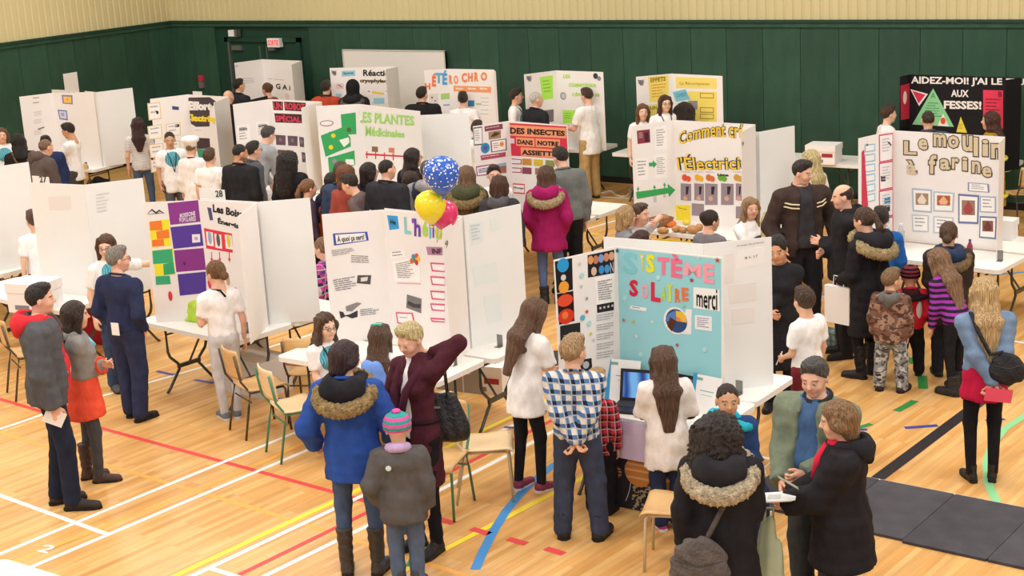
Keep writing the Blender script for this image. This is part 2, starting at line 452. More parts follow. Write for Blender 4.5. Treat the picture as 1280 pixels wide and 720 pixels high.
T(_c[0] + 1.83, _c[1] - .76, 0, 'white table corner at the bottom corner of the picture', D=.76)

# ================================================================ chairs
ply = mat('birch_ply', '#d7ae74', .4, ((3, 3, 26), .13), spec=.45)
ply_l = mat('birch_ply_light', '#ecd0a2', .4, ((3, 3, 26), .08), spec=.45)
f_gr = mat('frame_green', '#4c8a6c', .35); f_bk = mat('frame_brown', '#5f564b', .35, metal=.5); f_cr = mat('frame_cream', '#cfc0a0', .35)
_ch = {}
def chair(px, py, face, label, wood=ply, fm=f_bk, pos=None, small=1.0):
    """px, py: where the centre of its seat shows; face: heading, 0 away from the camera, 90 to the right"""
    p = at(px, py, .45) if pos is None else np.array(pos)
    hd = math.radians(face); wx, wy = _g(math.sin(hd), math.cos(hd))[:2]
    rz = math.atan2(-wx, wy)
    t = thing('school_chair', label, 'chair', (p[0], p[1], 0), rz, 'plywood school chairs')
    if not _ch:
        N = 8; vs = []; fs = []
        prof = [(-.19, .455), (-.12, .443), (0, .44), (.10, .448), (.165, .45), (.20, .437), (.213, .41)]
        for y, z in prof:
            for k in range(N + 1):
                u = -1 + 2 * k / N; w = .20 + .012 * (y > 0)
                vs += [(u * w, y, z + .012 * u * u)]
        n0 = len(vs); vs += [(x, y, z - .014) for x, y, z in vs]
        for i in range(len(prof) - 1):
            for k in range(N):
                a = i * (N + 1) + k; fs += [(a, a + 1, a + N + 2, a + N + 1), (n0 + a, n0 + a + N + 1, n0 + a + N + 2, n0 + a + 1)]
        rim = [k for k in range(N + 1)] + [i * (N + 1) + N for i in range(1, len(prof))] + [(len(prof) - 1) * (N + 1) + k for k in range(N - 1, -1, -1)] + [i * (N + 1) for i in range(len(prof) - 2, 0, -1)]
        for i in range(len(rim)):
            a, b = rim[i], rim[(i + 1) % len(rim)]; fs.append((b, a, n0 + a, n0 + b))
        seat = mesh('seat', vs, fs, True)
        vs = []; fs = []
        prof = [(.56, .9), (.60, 1), (.70, 1), (.80, .97), (.835, .88)]
        for z, w in prof:
            for k in range(N + 1):
                u = -1 + 2 * k / N
                vs.append((u * .185 * w, -.235 - (z - .56) * .12 - .035 * (1 - u * u), z))
        n0 = len(vs); vs += [(x, y + .013, z) for x, y, z in vs]
        for i in range(len(prof) - 1):
            for k in range(N):
                a = i * (N + 1) + k; fs += [(a, a + N + 1, a + N + 2, a + 1), (n0 + a, n0 + a + 1, n0 + a + N + 2, n0 + a + N + 1)]
        rim = [k for k in range(N + 1)] + [i * (N + 1) + N for i in range(1, len(prof))] + [(len(prof) - 1) * (N + 1) + k for k in range(N - 1, -1, -1)] + [i * (N + 1) for i in range(len(prof) - 2, 0, -1)]
        for i in range(len(rim)):
            a, b = rim[i], rim[(i + 1) % len(rim)]; fs.append((a, b, n0 + b, n0 + a))
        back = mesh('backrest', vs, fs, True)
        legs = []
        for s in (-1, 1):
            q = MB().tube([(s * .18, .15, .43), (s * .185, .17, .40), (s * .19, .19, 0)], .011, 8); legs.append(mesh('leg', q.v, q.f, True))
            q = MB().tube([(s * .175, -.29, .80), (s * .18, -.25, .55), (s * .18, -.17, .43), (s * .185, -.2, .3), (s * .19, -.26, 0)], .011, 8); legs.append(mesh('leg', q.v, q.f, True))
        q = MB().tube([(-.18, -.16, .425), (-.18, .15, .425)], .01, 6).tube([(.18, -.16, .425), (.18, .15, .425)], .01, 6).tube([(-.18, .1, .42), (.18, .1, .42)], .01, 6).tube([(-.185, -.17, .34), (.185, -.17, .34)], .008, 6)
        _ch['p'] = (seat, back, legs, mesh('seat_frame', q.v, q.f, True))
    seat, back, legs, frm = _ch['p']
    for me in (seat, back):
        if not me.materials: me.materials.append(ply)
        obj(me.name.split('.')[0], me, wood, t)
    for me in legs + [frm]:
        if not me.materials: me.materials.append(f_bk)
        obj(me.name.split('.')[0], me, fm, t)
    return t
chair(608, 552, 150 - 60, 'light birch school chair with cream legs standing empty beside the helium table', ply_l, f_cr)
chair(376, 478, 62, 'birch school chair with green legs just behind the blue parka', ply_l, f_gr, pos=(-8.98, 9.22))
chair(332, 463, 58, 'birch school chair with brown legs pulled out beside the white carton box', ply, f_bk, pos=(-9.72, 9.52))
chair(350, 440, 10, 'birch school chair standing behind the pulled-out one, against the table', ply, f_bk, pos=(-9.55, 10.05))
chair(842, 612, -75, 'birch school chair half hidden by the curly-haired woman in the black parka', ply, f_cr, pos=(-4.97, 8.75))
chair(1262, 262, -10, 'birch school chair against the green wall beside the black board', ply, f_bk, pos=(-6.0, 20.2))
chair(138, 228, 180, 'birch school chair tucked under the pale board table by the left wall', ply, f_bk, pos=(-19.75, 15.7))
chair(128, 450, 60, 'birch school chair with a red jacket on it beside the navy-clad man', ply, f_bk, pos=(-12.7, 9.3))
chair(548, 560, 200, 'school chair with green legs holding the black handbag', ply, f_gr, pos=(-7.05, 8.72))
chair(1045, 400, 0, 'school chair seen between the legs of the adults in black', ply, f_bk, pos=(-6.2, 13.3))

# ================================================================ display boards
card = mat('board_card', '#f1ece8', .55, ((2, 2, 2), .02), spec=.25)
card_b = mat('board_card_cool', '#ecedeb', .55, ((2, 2, 2), .02), spec=.25)
card_k = mat('board_card_black', '#17161a', .6, spec=.25)
card_s = mat('board_card_aqua', '#9bd6dd', .6, spec=.2)
_font_cache = {}
def text_mesh(s, bold=.0):
    key = (s, bold)
    if key not in _font_cache:
        cu = bpy.data.curves.new('t', 'FONT'); cu.body = s; cu.offset = bold; cu.resolution_u = 2
        to = bpy.data.objects.new('t', cu); COL.objects.link(to)
        me = bpy.data.meshes.new_from_object(to.evaluated_get(bpy.context.evaluated_depsgraph_get()))
        bpy.data.objects.remove(to)
        n = len(me.vertices); co = np.zeros(n * 3, np.float32); me.vertices.foreach_get('co', co)
        fs = [tuple(p.vertices) for p in me.polygons]
        bpy.data.meshes.remove(me); bpy.data.curves.remove(cu)
        _font_cache[key] = (co.reshape(-1, 3).astype(float), fs)
    return _font_cache[key]
class Panel:
    """a standing sheet: A, B plan points of its base, z0..z1"""
    def __init__(s, board, name, A, B, z0, z1, m, th=.006):
        s.A = np.array([A[0], A[1], 0.]); s.B = np.array([B[0], B[1], 0.]); s.z0, s.z1 = z0, z1
        s.d = s.B - s.A; s.len = np.linalg.norm(s.d); s.d /= s.len
        s.n = np.array([-s.d[1], s.d[0], 0])
        if np.dot(s.n[:2], (CAM - s.A)[:2]) < 0: s.n = -s.n
        s.th = th; s.lv = 0
        s.loc = np.array(board.location)
        P = []
        for z in (z0, z1):
            for q in (s.A - s.n * th / 2, s.B - s.n * th / 2, s.B + s.n * th / 2, s.A + s.n * th / 2): P.append(np.array([q[0], q[1], z]) - s.loc)
        me = mesh(name, P, [(3, 2, 1, 0), (4, 5, 6, 7), (0, 1, 5, 4), (1, 2, 6, 5), (2, 3, 7, 6), (3, 0, 4, 7)])
        s.o = obj(name, me, m, board)
    def uv(s, px, py):
        d = ray(px, py); o = s.A + s.n * (s.th / 2)
        t = np.dot(o - CAM, s.n) / np.dot(d, s.n); q = CAM + d * t
        return np.dot(q - s.A, s.d), q[2]
    def P3(s, u, z, off):
        q = s.A + s.d * u + s.n * (s.th / 2 + off); return np.array([q[0], q[1], z]) - s.loc
    def put(s, name, pts, faces, m, kind=None):     # pts: (u, z, off)
        return obj(name, mesh(name, [s.P3(*p) for p in pts], faces), m, s.o, kind)
    def quad(s, name, c, m, lift=.0015):
        """c: two opposite pixel corners or four"""
        if len(c) == 2:
            (u0, z0), (u1, z1) = s.uv(*c[0]), s.uv(*c[1]); c4 = [(u0, z0), (u1, z0), (u1, z1), (u0, z1)]
        else: c4 = [s.uv(*q) for q in c]
        s.lv += .00012
        l = lift + s.lv
        if isinstance(m, str): m = paper(m)
        pts = [(u, z, 0.0003) for u, z in c4] + [(u, z, l) for u, z in c4]
        s.put(name, pts, [(4, 5, 6, 7), (0, 1, 5, 4), (1, 2, 6, 5), (2, 3, 7, 6), (3, 0, 4, 7)], m)
        return c4
    def corners(s, c):
        if len(c) == 2:
            (u0, z0), (u1, z1) = s.uv(*c[0]), s.uv(*c[1]); return [(u0, z0), (u1, z0), (u1, z1), (u0, z1)]
        return [s.uv(*q) for q in c]
    def text(s, st, c, m, bold=.0, lift=.0042, arc=0.0, name='lettering'):
        v, fs = text_mesh(st, bold); lo, hi = v.min(0), v.max(0)
        TL, TR, BR, BL = [np.array(q) for q in s.corners(c)]
        u = (v[:, :1] - lo[0]) / (hi[0] - lo[0]); w = (v[:, 1:2] - lo[1]) / (hi[1] - lo[1])
        P = (TL * (1 - u) + TR * u) * w + (BL * (1 - u) + BR * u) * (1 - w)
        if arc: P[:, 1] += arc * (1 - (2 * u[:, 0] - 1) ** 2)
        if isinstance(m, str): m = paper(m)
        s.lv += .0001
        return s.put(name, [(a, b, lift + s.lv) for a, b in P], fs, m)
    def bars(s, c, n, m='#8f8c90', th=.35, seed=0, name='text_lines', lift=.0042, ragged=.35):
        TL, TR, BR, BL = [np.array(q) for q in s.corners(c)]
        rnd = random.Random(seed + n * 7 + int(c[0][0])); V = []; F = []
        for i in range(n):
            a0 = i / n; a1 = (i + th) / n; l = 1 - rnd.random() * ragged; st = 0
            while st < l:
                en = min(l, st + .1 + rnd.random() * .3)
                k = len(V)
                for (uu, ww) in ((st, a0), (en - .03, a0), (en - .03, a1), (st, a1)):
                    q = (TL * (1 - uu) + TR * uu) * (1 - ww) + (BL * (1 - uu) + BR * uu) * ww; V.append((q[0], q[1], lift + s.lv))
                F.append((k, k + 1, k + 2, k + 3)); st = en
        if isinstance(m, str): m = paper(m)
        return s.put(name, V, F, m, 'stuff')
    def poly(s, name, pix, m, lift=.003):
        if isinstance(m, str): m = paper(m)
        s.lv += .00012
        pts = [s.uv(*q) for q in pix]; n = len(pts)
        return s.put(name, [(u, z, .0003) for u, z in pts] + [(u, z, lift + s.lv) for u, z in pts], [tuple(range(n, 2 * n))] + [(i, (i + 1) % n, n + (i + 1) % n, n + i) for i in range(n)], m)
    def disc(s, name, cx, cy, r, m, lift=.003, n=20, ry=None):
        u, z = s.uv(cx, cy)
        if isinstance(m, str): m = paper(m)
        s.lv += .00012
        pts = [(u + r * math.cos(2 * math.pi * k / n), z + (ry or r) * math.sin(2 * math.pi * k / n)) for k in range(n)]
        return s.put(name, [(a, b, .0003) for a, b in pts] + [(a, b, lift + s.lv) for a, b in pts], [tuple(range(n, 2 * n))] + [(i, (i + 1) % n, n + (i + 1) % n, n + i) for i in range(n)], m)
    def star(s, cx, cy, r, m):
        u, z = s.uv(cx, cy); s.lv += .0001
        pts = [(u + (r if k % 2 == 0 else r * .42) * math.sin(math.pi * k / 5), z + (r if k % 2 == 0 else r * .42) * math.cos(math.pi * k / 5)) for k in range(10)]
        return s.put('star_sticker', [(u, z, .004 + s.lv)] + [(a, b, .004 + s.lv) for a, b in pts], [(0, 1 + k, 1 + (k + 1) % 10) for k in range(10)], paper(m))
    def card(s, c, paper_c='#f7f4f0', frame=None, n=5, seed=0, th=.3, lines='#9a979a'):
        """a sheet with an optional coloured border and rows of small print"""
        c4 = c
        def inset(c, k):
            if len(c) == 2:
                (x0, y0), (x1, y1) = c; dx, dy = (x1 - x0) * k, (y1 - y0) * k
                return ((x0 + dx, y0 + dy), (x1 - dx, y1 - dy))
            cx = sum(q[0] for q in c) / 4; cy = sum(q[1] for q in c) / 4
            return tuple((cx + (q[0] - cx) * (1 - 2 * k), cy + (q[1] - cy) * (1 - 2 * k)) for q in c)
        if frame: s.quad('sheet_border', c, frame); c = inset(c, .07)
        s.quad('sheet', c, paper_c)
        if n: s.bars(inset(c, .13), n, lines, th, seed)

def board(label, left, A, B, right, zt=1.96, z0=TT, m=None, wing=.61, name='display_board', lw=None, rw=None, back=0.0):
    """left/A/B/right: pixels of the top corners (outer end of a wing, hinge, hinge, outer end of the other wing)"""
    m = m or card
    sh = np.array([0, back])
    a = (at(*A, zt)[:2] if len(A) == 2 else np.array(A[1:])) + sh; b = (at(*B, zt)[:2] if len(B) == 2 else np.array(B[1:])) + sh
    t = thing(name, label, 'display board', ((a[0] + b[0]) / 2, (a[1] + b[1]) / 2, z0), 0, 'tri-fold display boards')
    out = [None, Panel(t, 'centre_panel', a, b, z0, zt, m), None]
    if left is not None:
        l = at(*left, zt)[:2]; d = l - a; d = d / np.linalg.norm(d) * (lw or min(wing, np.linalg.norm(d)))
        out[0] = Panel(t, 'side_panel', a + d, a, z0, zt, m)
    if right is not None:
        r = at(*right, zt)[:2] + sh; d = r - b; d = d / np.linalg.norm(d) * (rw or min(wing, np.linalg.norm(d)))
        out[2] = Panel(t, 'side_panel', b, b + d, z0, zt, m)
    return t, out[0], out[1], out[2]
clip_m = mat('clip_grey', '#8b8b87', .35, metal=.6)
def clip(px, py, label, dx=.03):
    p = at(px, py, TT); q = p
    t = thing('board_clip', label, 'clip', (q[0], q[1], TT), YAW * 0)
    MB().box(-.03, .03, 0, .004, 0, .11).build('upright', clip_m, t)
    MB().box(-.03, .03, -.05, .0, 0, .004).build('foot', clip_m, t)
def number_card(px0, py0, px1, py1, num, label, Y, col='#f0eeea', hh=.42):
    """a loose card standing just behind a board, in the vertical plane y = Y"""
    def onp(px, py):
        d = ray(px, py); return CAM + d * (Y / d[1])
    a, b = onp(px0, py0), onp(px1, py1); zt = (a[2] + b[2]) / 2; hh = zt - TT
    t = thing('number_card', label, 'card', ((a[0] + b[0]) / 2, Y, zt - hh), 0)
    p = Panel(t, 'card', (a[0], Y), (b[0], Y), zt - hh, zt, card)
    if num: p.text(num, ((px1 - 11, py1 + 5), (px1 - 2, py1 + 4.5), (px1 - 1, py1 + 13), (px1 - 10, py1 + 13.5)), '#4a4a4c', .02)
    return t
K = '#2a282c'

# ---- front row
t, L_, C_, R_ = board('tri-fold board titled SYSTEME SOLAIRE on aqua paper with planet photos', (692, 325), (770, 308), (903, 322), None)
C_.quad('aqua_sheet', ((771.5, 310), (901.5, 324), (901.5, 478), (776, 464)), card_s, .001)
for s_, c4, cc, bb_ in (('S', ((779, 314), (797, 316), (797, 345), (779, 340)), '#86cdd8', .03), ('Y', ((800, 317), (806, 318), (806, 338), (801, 338)), '#f1dd45', .05), ('S', ((808, 317), (819, 318), (819, 341), (808, 341)), '#eeea2b', .09),
    ('T', ((822, 321), (837, 322), (837, 344), (822, 343)), '#f27f9d', .07), ('È', ((839, 317), (853, 319), (853, 348), (839, 346)), '#ef7595', .07), ('M', ((856, 328), (877, 331), (877, 347), (855, 344)), '#f6a9b8', .07), ('E', ((880, 329), (893, 331), (893, 355), (880, 353)), '#f4a2b2', .08)):
    C_.text(s_, c4, cc, min(bb_, .045), name='letter')
for s_, c4, cc in (('S', ((787, 349), (798, 350), (798, 371), (787, 370)), '#d52645'), ('O', ((802, 354), (811, 355), (811, 374), (802, 373)), '#f5a8bb'), ('L', ((814, 352), (826, 354), (826, 378), (814, 376)), '#dd2f4e'), ('A', ((827, 357), (833, 358), (833, 376), (827, 376)), '#b9e14a'), ('Ï', ((834, 354), (841, 355), (841, 377), (834, 377)), '#cfe45c'), ('R', ((844, 360), (851, 361), (851, 378), (844, 378)), '#ef7a35'), ('E', ((852, 359), (861, 360), (861, 376), (853, 376)), '#f07a4a')):
    C_.text(s_, c4, cc, .045, name='letter')
C_.quad('thank_you_sheet', ((867, 359), (899, 362), (900, 389), (867, 385)), '#f7f5f0')
C_.text('merci', ((871, 362), (897, 361), (897, 388), (871, 382)), '#151315', .015, arc=-.006)
C_.quad('sheet', ((858, 386), (865, 387), (864, 418), (850, 417)), '#f4f0ec')
C_.disc('planet_cutaway', 845, 401, .108, '#f2efe9')
C_.disc('planet_cutaway', 846, 401, .095, '#35507e')
C_.poly('planet_slice', [(846, 401), (845, 388), (853, 389.5), (858, 395), (859, 403)], '#f0c04a', .004)
C_.poly('planet_slice', [(846, 401), (844, 388), (836, 392), (832, 401)], '#5d86c2', .004)
C_.poly('planet_slice', [(846, 401), (840, 414), (835, 408), (838, 396)], '#5b3326', .0045)
C_.poly('planet_slice', [(846, 401), (846, 395), (851, 397), (852, 402)], '#ee8a3c', .005)
C_.card(((869, 394), (890, 396), (890, 414), (869, 411)), n=5, lines='#8b7fa3')
C_.card(((788, 382), (808, 385), (808, 389), (788, 386)), n=1)
for x, y, c, r in ((772, 313, '#2f6d8e', .022), (897, 325, '#c8523b', .024), (865, 350, '#b23a4c', .022), (780, 400, '#cf5f6e', .02), (792, 402, '#c9c93c', .02), (847, 431, '#c74b4a', .02), (796, 420, '#e9eef0', .02), (816, 402, '#e6e0d4', .02), (873, 322, '#bfe3dc', .02), (855, 382, '#a5d6a2', .02), (803, 321, '#e9e6df', .02)): C_.star(x, y, r, c)
for x, y in ((801, 443), (881, 437), (823, 347), (781, 373)): C_.disc('bubble_sticker', x, y, .018, '#b9e2e0')
# planet photographs on the left wing
L_.quad('planet_photo', ((693.5, 327), (715, 322.5), (716, 362), (696, 366.5)), '#1c1a1d')
L_.quad('planet_photo', ((696, 367.5), (716.5, 363.5), (718, 401), (699, 406)), '#2a1412')
L_.disc('planet', 703.5, 331.5, .055, '#2f9ad6'); L_.disc('planet', 704, 347, .024, '#d8d4d0'); L_.disc('planet', 704.5, 359, .048, '#eda13a')
L_.disc('planet', 706, 375.5, .075, '#e2502f', ry=.048); L_.disc('planet', 707.5, 395.5, .075, '#d93d23', ry=.06); L_.disc('sunspot', 706, 394, .03, '#ef7a3c', lift=.004)
L_.quad('planet_photo', ((700, 407.5), (725, 403), (726, 442), (701, 449)), '#262528')
for r in (.05, .075, .1, .125): 
    u0, z0_ = L_.uv(703, 440); V = []; F = []
    for k in range(13):
        a = math.radians(5 + 80 * k / 12)
        for rr in (r, r + .006): V.append((u0 + rr * 1.1 * math.cos(a), z0_ + rr * math.sin(a), .0045))
    for k in range(12): F.append((2 * k, 2 * k + 1, 2 * k + 3, 2 * k + 2))
    L_.put('orbit_arc', V, F, paper('#b5afa6'))
L_.quad('planet_photo', ((734.5, 319), (767.5, 312), (767.5, 341), (735, 347)), '#222025')
for i_, (x, y, c) in enumerate(((738, 325, '#e39a62'), (744.5, 324.5, '#c07a5a'), (751, 323, '#7f9bd0'), (757.5, 321.5, '#d08a64'), (764, 320, '#dba27f'), (742, 339, '#d9b9a5'), (751.5, 337, '#3f8fd0'), (758.5, 336, '#4793cf'))): L_.disc('planet', x, y, .026, c, ry=.034)
L_.text('N', ((762, 328), (766.5, 340)), '#cfd0d8', 0)
L_.card(((743, 348), (768, 343), (769, 378), (745, 381)), n=9, th=.5)
L_.quad('planet_photo', ((746, 381), (767, 377), (767, 387.5), (746.5, 391)), '#29272b')
for x in (750, 755, 760, 765): L_.disc('planet', x, 385 - (x - 750) * .2, .010, '#c9c7c5')
L_.quad('planet_photo', ((725, 450), (739, 447.5), (740, 462), (726, 465)), '#29272b'); L_.disc('planet', 732, 456, .03, '#b9b9bb')
for y in (394, 406, 418, 430, 441): L_.bars(((745, y), (769, y - 4), (769, y + 5), (745, y + 9)), 3, '#aeaaad')
for x, y, c, r in ((724, 330, '#c9d2c0', .022), (726, 358, '#b9b7c0', .018), (733, 373, '#8f93a0', .018), (733, 389.5, '#d24a3c', .022), (738, 417, '#d9cf5a', .022), (741, 425, '#c8c4cc', .02)): L_.star(x, y, r, c)
for x, y, c in ((727, 344, '#b3dcd8'), (728, 397, '#5fb4d2'), (736, 404, '#b9dce0')): L_.disc('bubble_sticker', x, y, .022, c)
t, L_, C_, R_ = board('blank back of a white board behind the solar system board with faint sheets showing', None, (752, 297), (877, 306), (962, 297), m=card_b, back=.03)
R_.quad('sheet', ((921, 314), (956, 308), (956, 329), (919, 337)), '#f3efeb'); R_.text('8 h 17', ((931, 321), (947, 318), (947, 321), (931, 324)), '#6b676a', .0)
R_.text('Groupe du primaire', ((921, 306), (955, 301), (955, 304), (921, 309)), '#8b8588', .0)
for c in (((906, 318), (917, 316), (917, 352), (906, 354)), ((910, 357), (945, 352), (945, 375), (912, 379)), ((915, 386), (943, 383), (943, 402), (915, 406))): R_.quad('faint_sheet', c, '#e9e4df')

t, L_, C_, R_ = board('tri-fold board titled L helium with handwritten sheets and pink boxes', (402, 268), (478, 262), (577, 271), (553, 287))
L_.quad('title_strip', ((416, 292), (459, 289.5), (461, 300.5), (417.5, 307)), '#4456b5')
L_.quad('title_strip', ((419, 293.5), (456, 291), (458, 300), (420.5, 305)), '#f6f3f0')
L_.text('À quoi ça sert?', ((421, 294), (455, 291), (456, 301), (422, 305)), K, .02)
L_.bars(((414, 313), (445, 309), (445, 316), (416, 321)), 4, '#8b878a'); L_.bars(((439, 319), (463, 320), (463, 330), (439, 329)), 4, '#77747a')
L_.bars(((416, 350), (445, 345), (447, 361), (420, 365)), 6, '#6f6c72')
L_.quad('photo', ((447, 344), (464, 344), (463, 355.5), (446, 354)), '#57534f'); L_.quad('photo', ((451, 347), (460, 346), (459, 351), (451, 352)), '#dedad3')
L_.poly('photo', [(432, 383), (446, 378), (452, 379), (440, 389), (433, 389)], '#8e8784')
L_.poly('photo', [(424, 389), (429, 390), (431, 394), (437, 393), (447, 388), (447, 396), (440, 398), (433, 395), (426, 398)], '#3b3a3e')
L_.bars(((450, 387), (475, 384), (475, 393), (451, 396)), 4, '#6f6c72')
C_.quad('element_card', ((484, 269), (497, 270), (499, 286), (487, 287.5)), '#3f9fdc'); C_.text('He', ((488, 274), (495, 275), (495, 281), (488.5, 280.5)), K, .03)
for s_, c4, cc in (('L', ((505, 271), (514, 272), (514, 293), (506, 292)), '#86d4d8'), ("'", ((515, 273), (518, 273), (518, 279), (515, 279)), '#7f5ac0'), ('h', ((518, 273), (526, 274), (526, 296), (518, 295)), '#7543b4'), ('é', ((528, 275), (535, 277), (535, 296), (528, 296)), '#b6e355'), ('l', ((536.5, 276), (539, 276), (539, 298), (537, 298)), '#6bc9e2'), ('i', ((540.5, 280), (543, 280), (543, 297), (541, 297)), '#7b4fc2'), ('u', ((545, 284), (552, 285), (552, 299), (545, 299)), '#c5e14c'), ('m', ((554, 286), (562, 288), (562, 301), (554, 300)), '#f0cf45')):
    C_.text(s_, c4, cc, .03, name='letter')
C_.card(((488, 314), (506, 312), (507, 322), (489, 324)), n=2)
C_.card(((490, 327), (524, 320), (526, 353), (494, 352)), n=9, lines='#77747a')
C_.quad('sheet_underline', ((497, 353), (526, 354), (526, 355.5), (497, 354.5)), '#e7b5bd')
for dx, dy, c in ((-2, -4, '#3f8fd6'), (2, -5, '#e14f3a'), (4, -1, '#f1c63a'), (-1, 0, '#3aa352'), (2, 3, '#d13a52'), (-4, 1, '#e36a3a')): C_.disc('balloon_sticker', 519 + dx, 325 + dy, .02, c, ry=.026)
C_.quad('photo', ((509, 368), (527, 373.5), (526.5, 391.5), (508, 384.5)), '#7e7a78'); C_.poly('photo', [(511, 376), (519, 380), (526, 380), (526, 385), (517, 384), (510, 380)], '#4a474a', .005)
C_.quad('title_strip', ((533, 308.5), (553, 309), (553, 319), (535, 318.5)), '#b788a2'); C_.text('INF', ((540, 310.5), (552, 311), (552, 317.5), (541, 317)), K, .02)
for y in (328, 345, 363, 379, 397):
    h_ = 11 if y < 379 else (9 if y == 379 else 5)
    C_.quad('pink_frame', ((538, y), (556, y + 1), (556, y + h_ + 1), (540, y + h_)), '#dd5f7c'); C_.quad('sheet', ((540, y + 2), (556, y + 3), (556, y + h_ - .5), (541.5, y + h_ - 1.8)), '#f7f2ef')
C_.quad('pink_frame', ((495, 390), (516, 391), (520, 408), (497, 404)), '#df6c80'); C_.quad('sheet', ((497, 392), (514.5, 392.5), (518, 406), (498.5, 402.5)), '#f7f2ef'); C_.bars(((500, 396), (512, 396.5), (514, 398), (501, 397.5)), 1, K)
R_.text('9', ((556, 302), (560, 308)), '#55535a', 0)
t, L_, C_, R_ = board('blank white board back to back with the helium board, pale sheets glowing through', None, (478, 261), (577, 270.5), (636, 258), m=card_b, rw=.64, back=.03)
for c in (((586, 280), (603, 276), (604, 303), (589, 308)), ((612, 274), (622, 272), (624, 288), (614, 290)), ((590, 334), (620, 327), (623, 352), (594, 358)), ((604, 370), (625, 366), (628, 400), (610, 405))): R_.quad('faint_sheet', c, '#e3ebe9')
R_.bars(((588, 282), (600, 280), (601, 300), (590, 303)), 5, '#c3cdd6')

t, L_, C_, R_ = board('tri-fold board titled Les Boissons Energisantes with purple and orange sheets', (178, 253), (248, 250), (320, 254), (287, 278), rw=.61)
L_.poly('mountain_logo', [(184, 267), (190, 261), (195, 265), (199, 262), (206, 267), (199, 264), (195, 267.5), (190, 263)], '#3b3a3c'); L_.bars(((185, 267.5), (206, 265.5), (206, 267.5), (185, 269)), 1, K, ragged=.05)
L_.quad('coloured_sheet', ((186, 277), (211, 274), (214, 307), (190, 309)), '#f2e63a'); L_.quad('coloured_sheet', ((187, 277), (202, 275.5), (203.5, 288), (187.5, 288)), '#f0843a'); L_.quad('coloured_sheet', ((195, 289.5), (211, 286.5), (212, 297.5), (196.5, 299)), '#f0803a'); L_.quad('coloured_sheet', ((190, 300), (204.5, 298.5), (205.5, 307), (190.5, 308.5)), '#ef8038')
L_.quad('coloured_sheet', ((190, 313), (216, 310), (219, 343), (194.5, 345)), '#efe63a'); L_.quad('coloured_sheet', ((190.5, 313.5), (215, 311), (217, 328.5), (191.5, 330)), '#3fae78'); L_.quad('coloured_sheet', ((204, 330), (217, 328), (219, 342), (205, 344)), '#3aa872'); L_.quad('coloured_sheet', ((194.5, 345.5), (212, 344.5), (213.5, 355), (195, 356)), '#3fae7c')
for i_, (c, cc) in enumerate(((((209.5, 254), (247.5, 250), (250.5, 277), (213, 281)), '#8e3f92'), (((213, 284), (251, 280), (254.5, 307), (217, 311)), '#5a3f9c'), (((217.5, 313), (254.5, 310), (257.5, 337), (220.5, 340)), '#8a3c8a'), (((222, 343), (257, 339.5), (258, 366), (225, 369.5)), '#563f98'))):
    L_.quad('coloured_sheet', c, cc)
L_.text('BOISSONS', ((225, 267), (244, 263.5), (244.5, 269), (225, 272)), '#e9e4ea', .03); L_.text('POPULAIRES', ((224, 272.5), (245, 269.5), (245, 276), (225, 278)), '#dad4dc', .03)
L_.quad('sheet', ((240, 293), (250, 292.5), (250.5, 302.5), (240.5, 303.5)), '#efeaf0'); L_.disc('sheet_logo', 245.3, 298, .018, '#b8aec0')
L_.text('♥' if False else 'v', ((228.5, 327), (233, 331.5)), '#3a1c3c', 0)
L_.disc('red_bottle_cutout', 213, 370, .02, '#da3d4e', ry=.05)
C_.text('Les Boissons', ((266, 255), (319, 266.5), (318, 276), (266.5, 265)), K, .04); C_.text('Énergisantes', ((272, 271), (319, 283), (318, 293), (273, 281)), K, .04)
C_.quad('can_photo', ((259, 259), (264, 260), (266.5, 275), (262.5, 275.5)), '#54547c')
C_.quad('red_panel', ((255, 285), (290, 292), (291, 316), (258, 310.5)), '#e2414f')
for x0, y0, cc in ((257.5, 287, '#9db4cc'), (268, 290, '#62605e'), (281, 291, '#dfd23a')):
    C_.quad('sheet', ((x0, y0 + 2), (x0 + 8.5, y0 + 3.5), (x0 + 10, y0 + 21), (x0 + 1.5, y0 + 19.5)), '#f4f0ee'); C_.disc('can_picture', x0 + 5, y0 + 10, .022, cc, ry=.065)
for x in (264, 274, 286): C_.quad('red_arrow', ((x, 315), (x + .9, 315), (x + 1.3, 324), (x + .5, 324)), '#dd4352'); C_.poly('red_arrow', [(x - .8, 323), (x + 2.4, 323), (x + 1, 327.5)], '#dd4352')
for x, y, cc in ((254, 352, '#d84455'), (262, 354, '#d84455'), (285, 350, '#c9a27e'), (295, 366, '#dd4455')): C_.disc('can_picture', x, y, .02, cc, ry=.055)
number_card(249, 239, 280, 233, '28', 'small card numbered 28 behind the energy drinks board', 10.32)
t, L_, C_, R_ = board('blank white board behind the energy drinks board with a grey clip at its foot', None, (248, 249), (320, 253), (385, 248), m=card_b, rw=.49, back=.03)

t, L_, C_, R_ = board('blank white board behind the girl with glasses who points', (-2, 222), (36, 229), (105, 231), (173, 223), m=card_b) if False else board('blank white board behind the girl with glasses who points', None, (36, 228), (105, 231), (173, 223), m=card_b, rw=.61)
C_.quad('faint_sheet', ((60, 246), (88, 245), (89, 262), (62, 263)), '#e8e2de'); R_.bars(((120, 243), (138, 240), (139, 265), (121, 268)), 6, '#d3d6d6')
number_card(41, 226, 60, 215, '27', 'small card numbered 27 above the blank white board', 10.75)
t, L_, C_, R_ = board('blank white board cut by the picture edge beside the carton table', None, (-70, 210), (-30, 212), (11, 206), m=card_b, rw=.61)

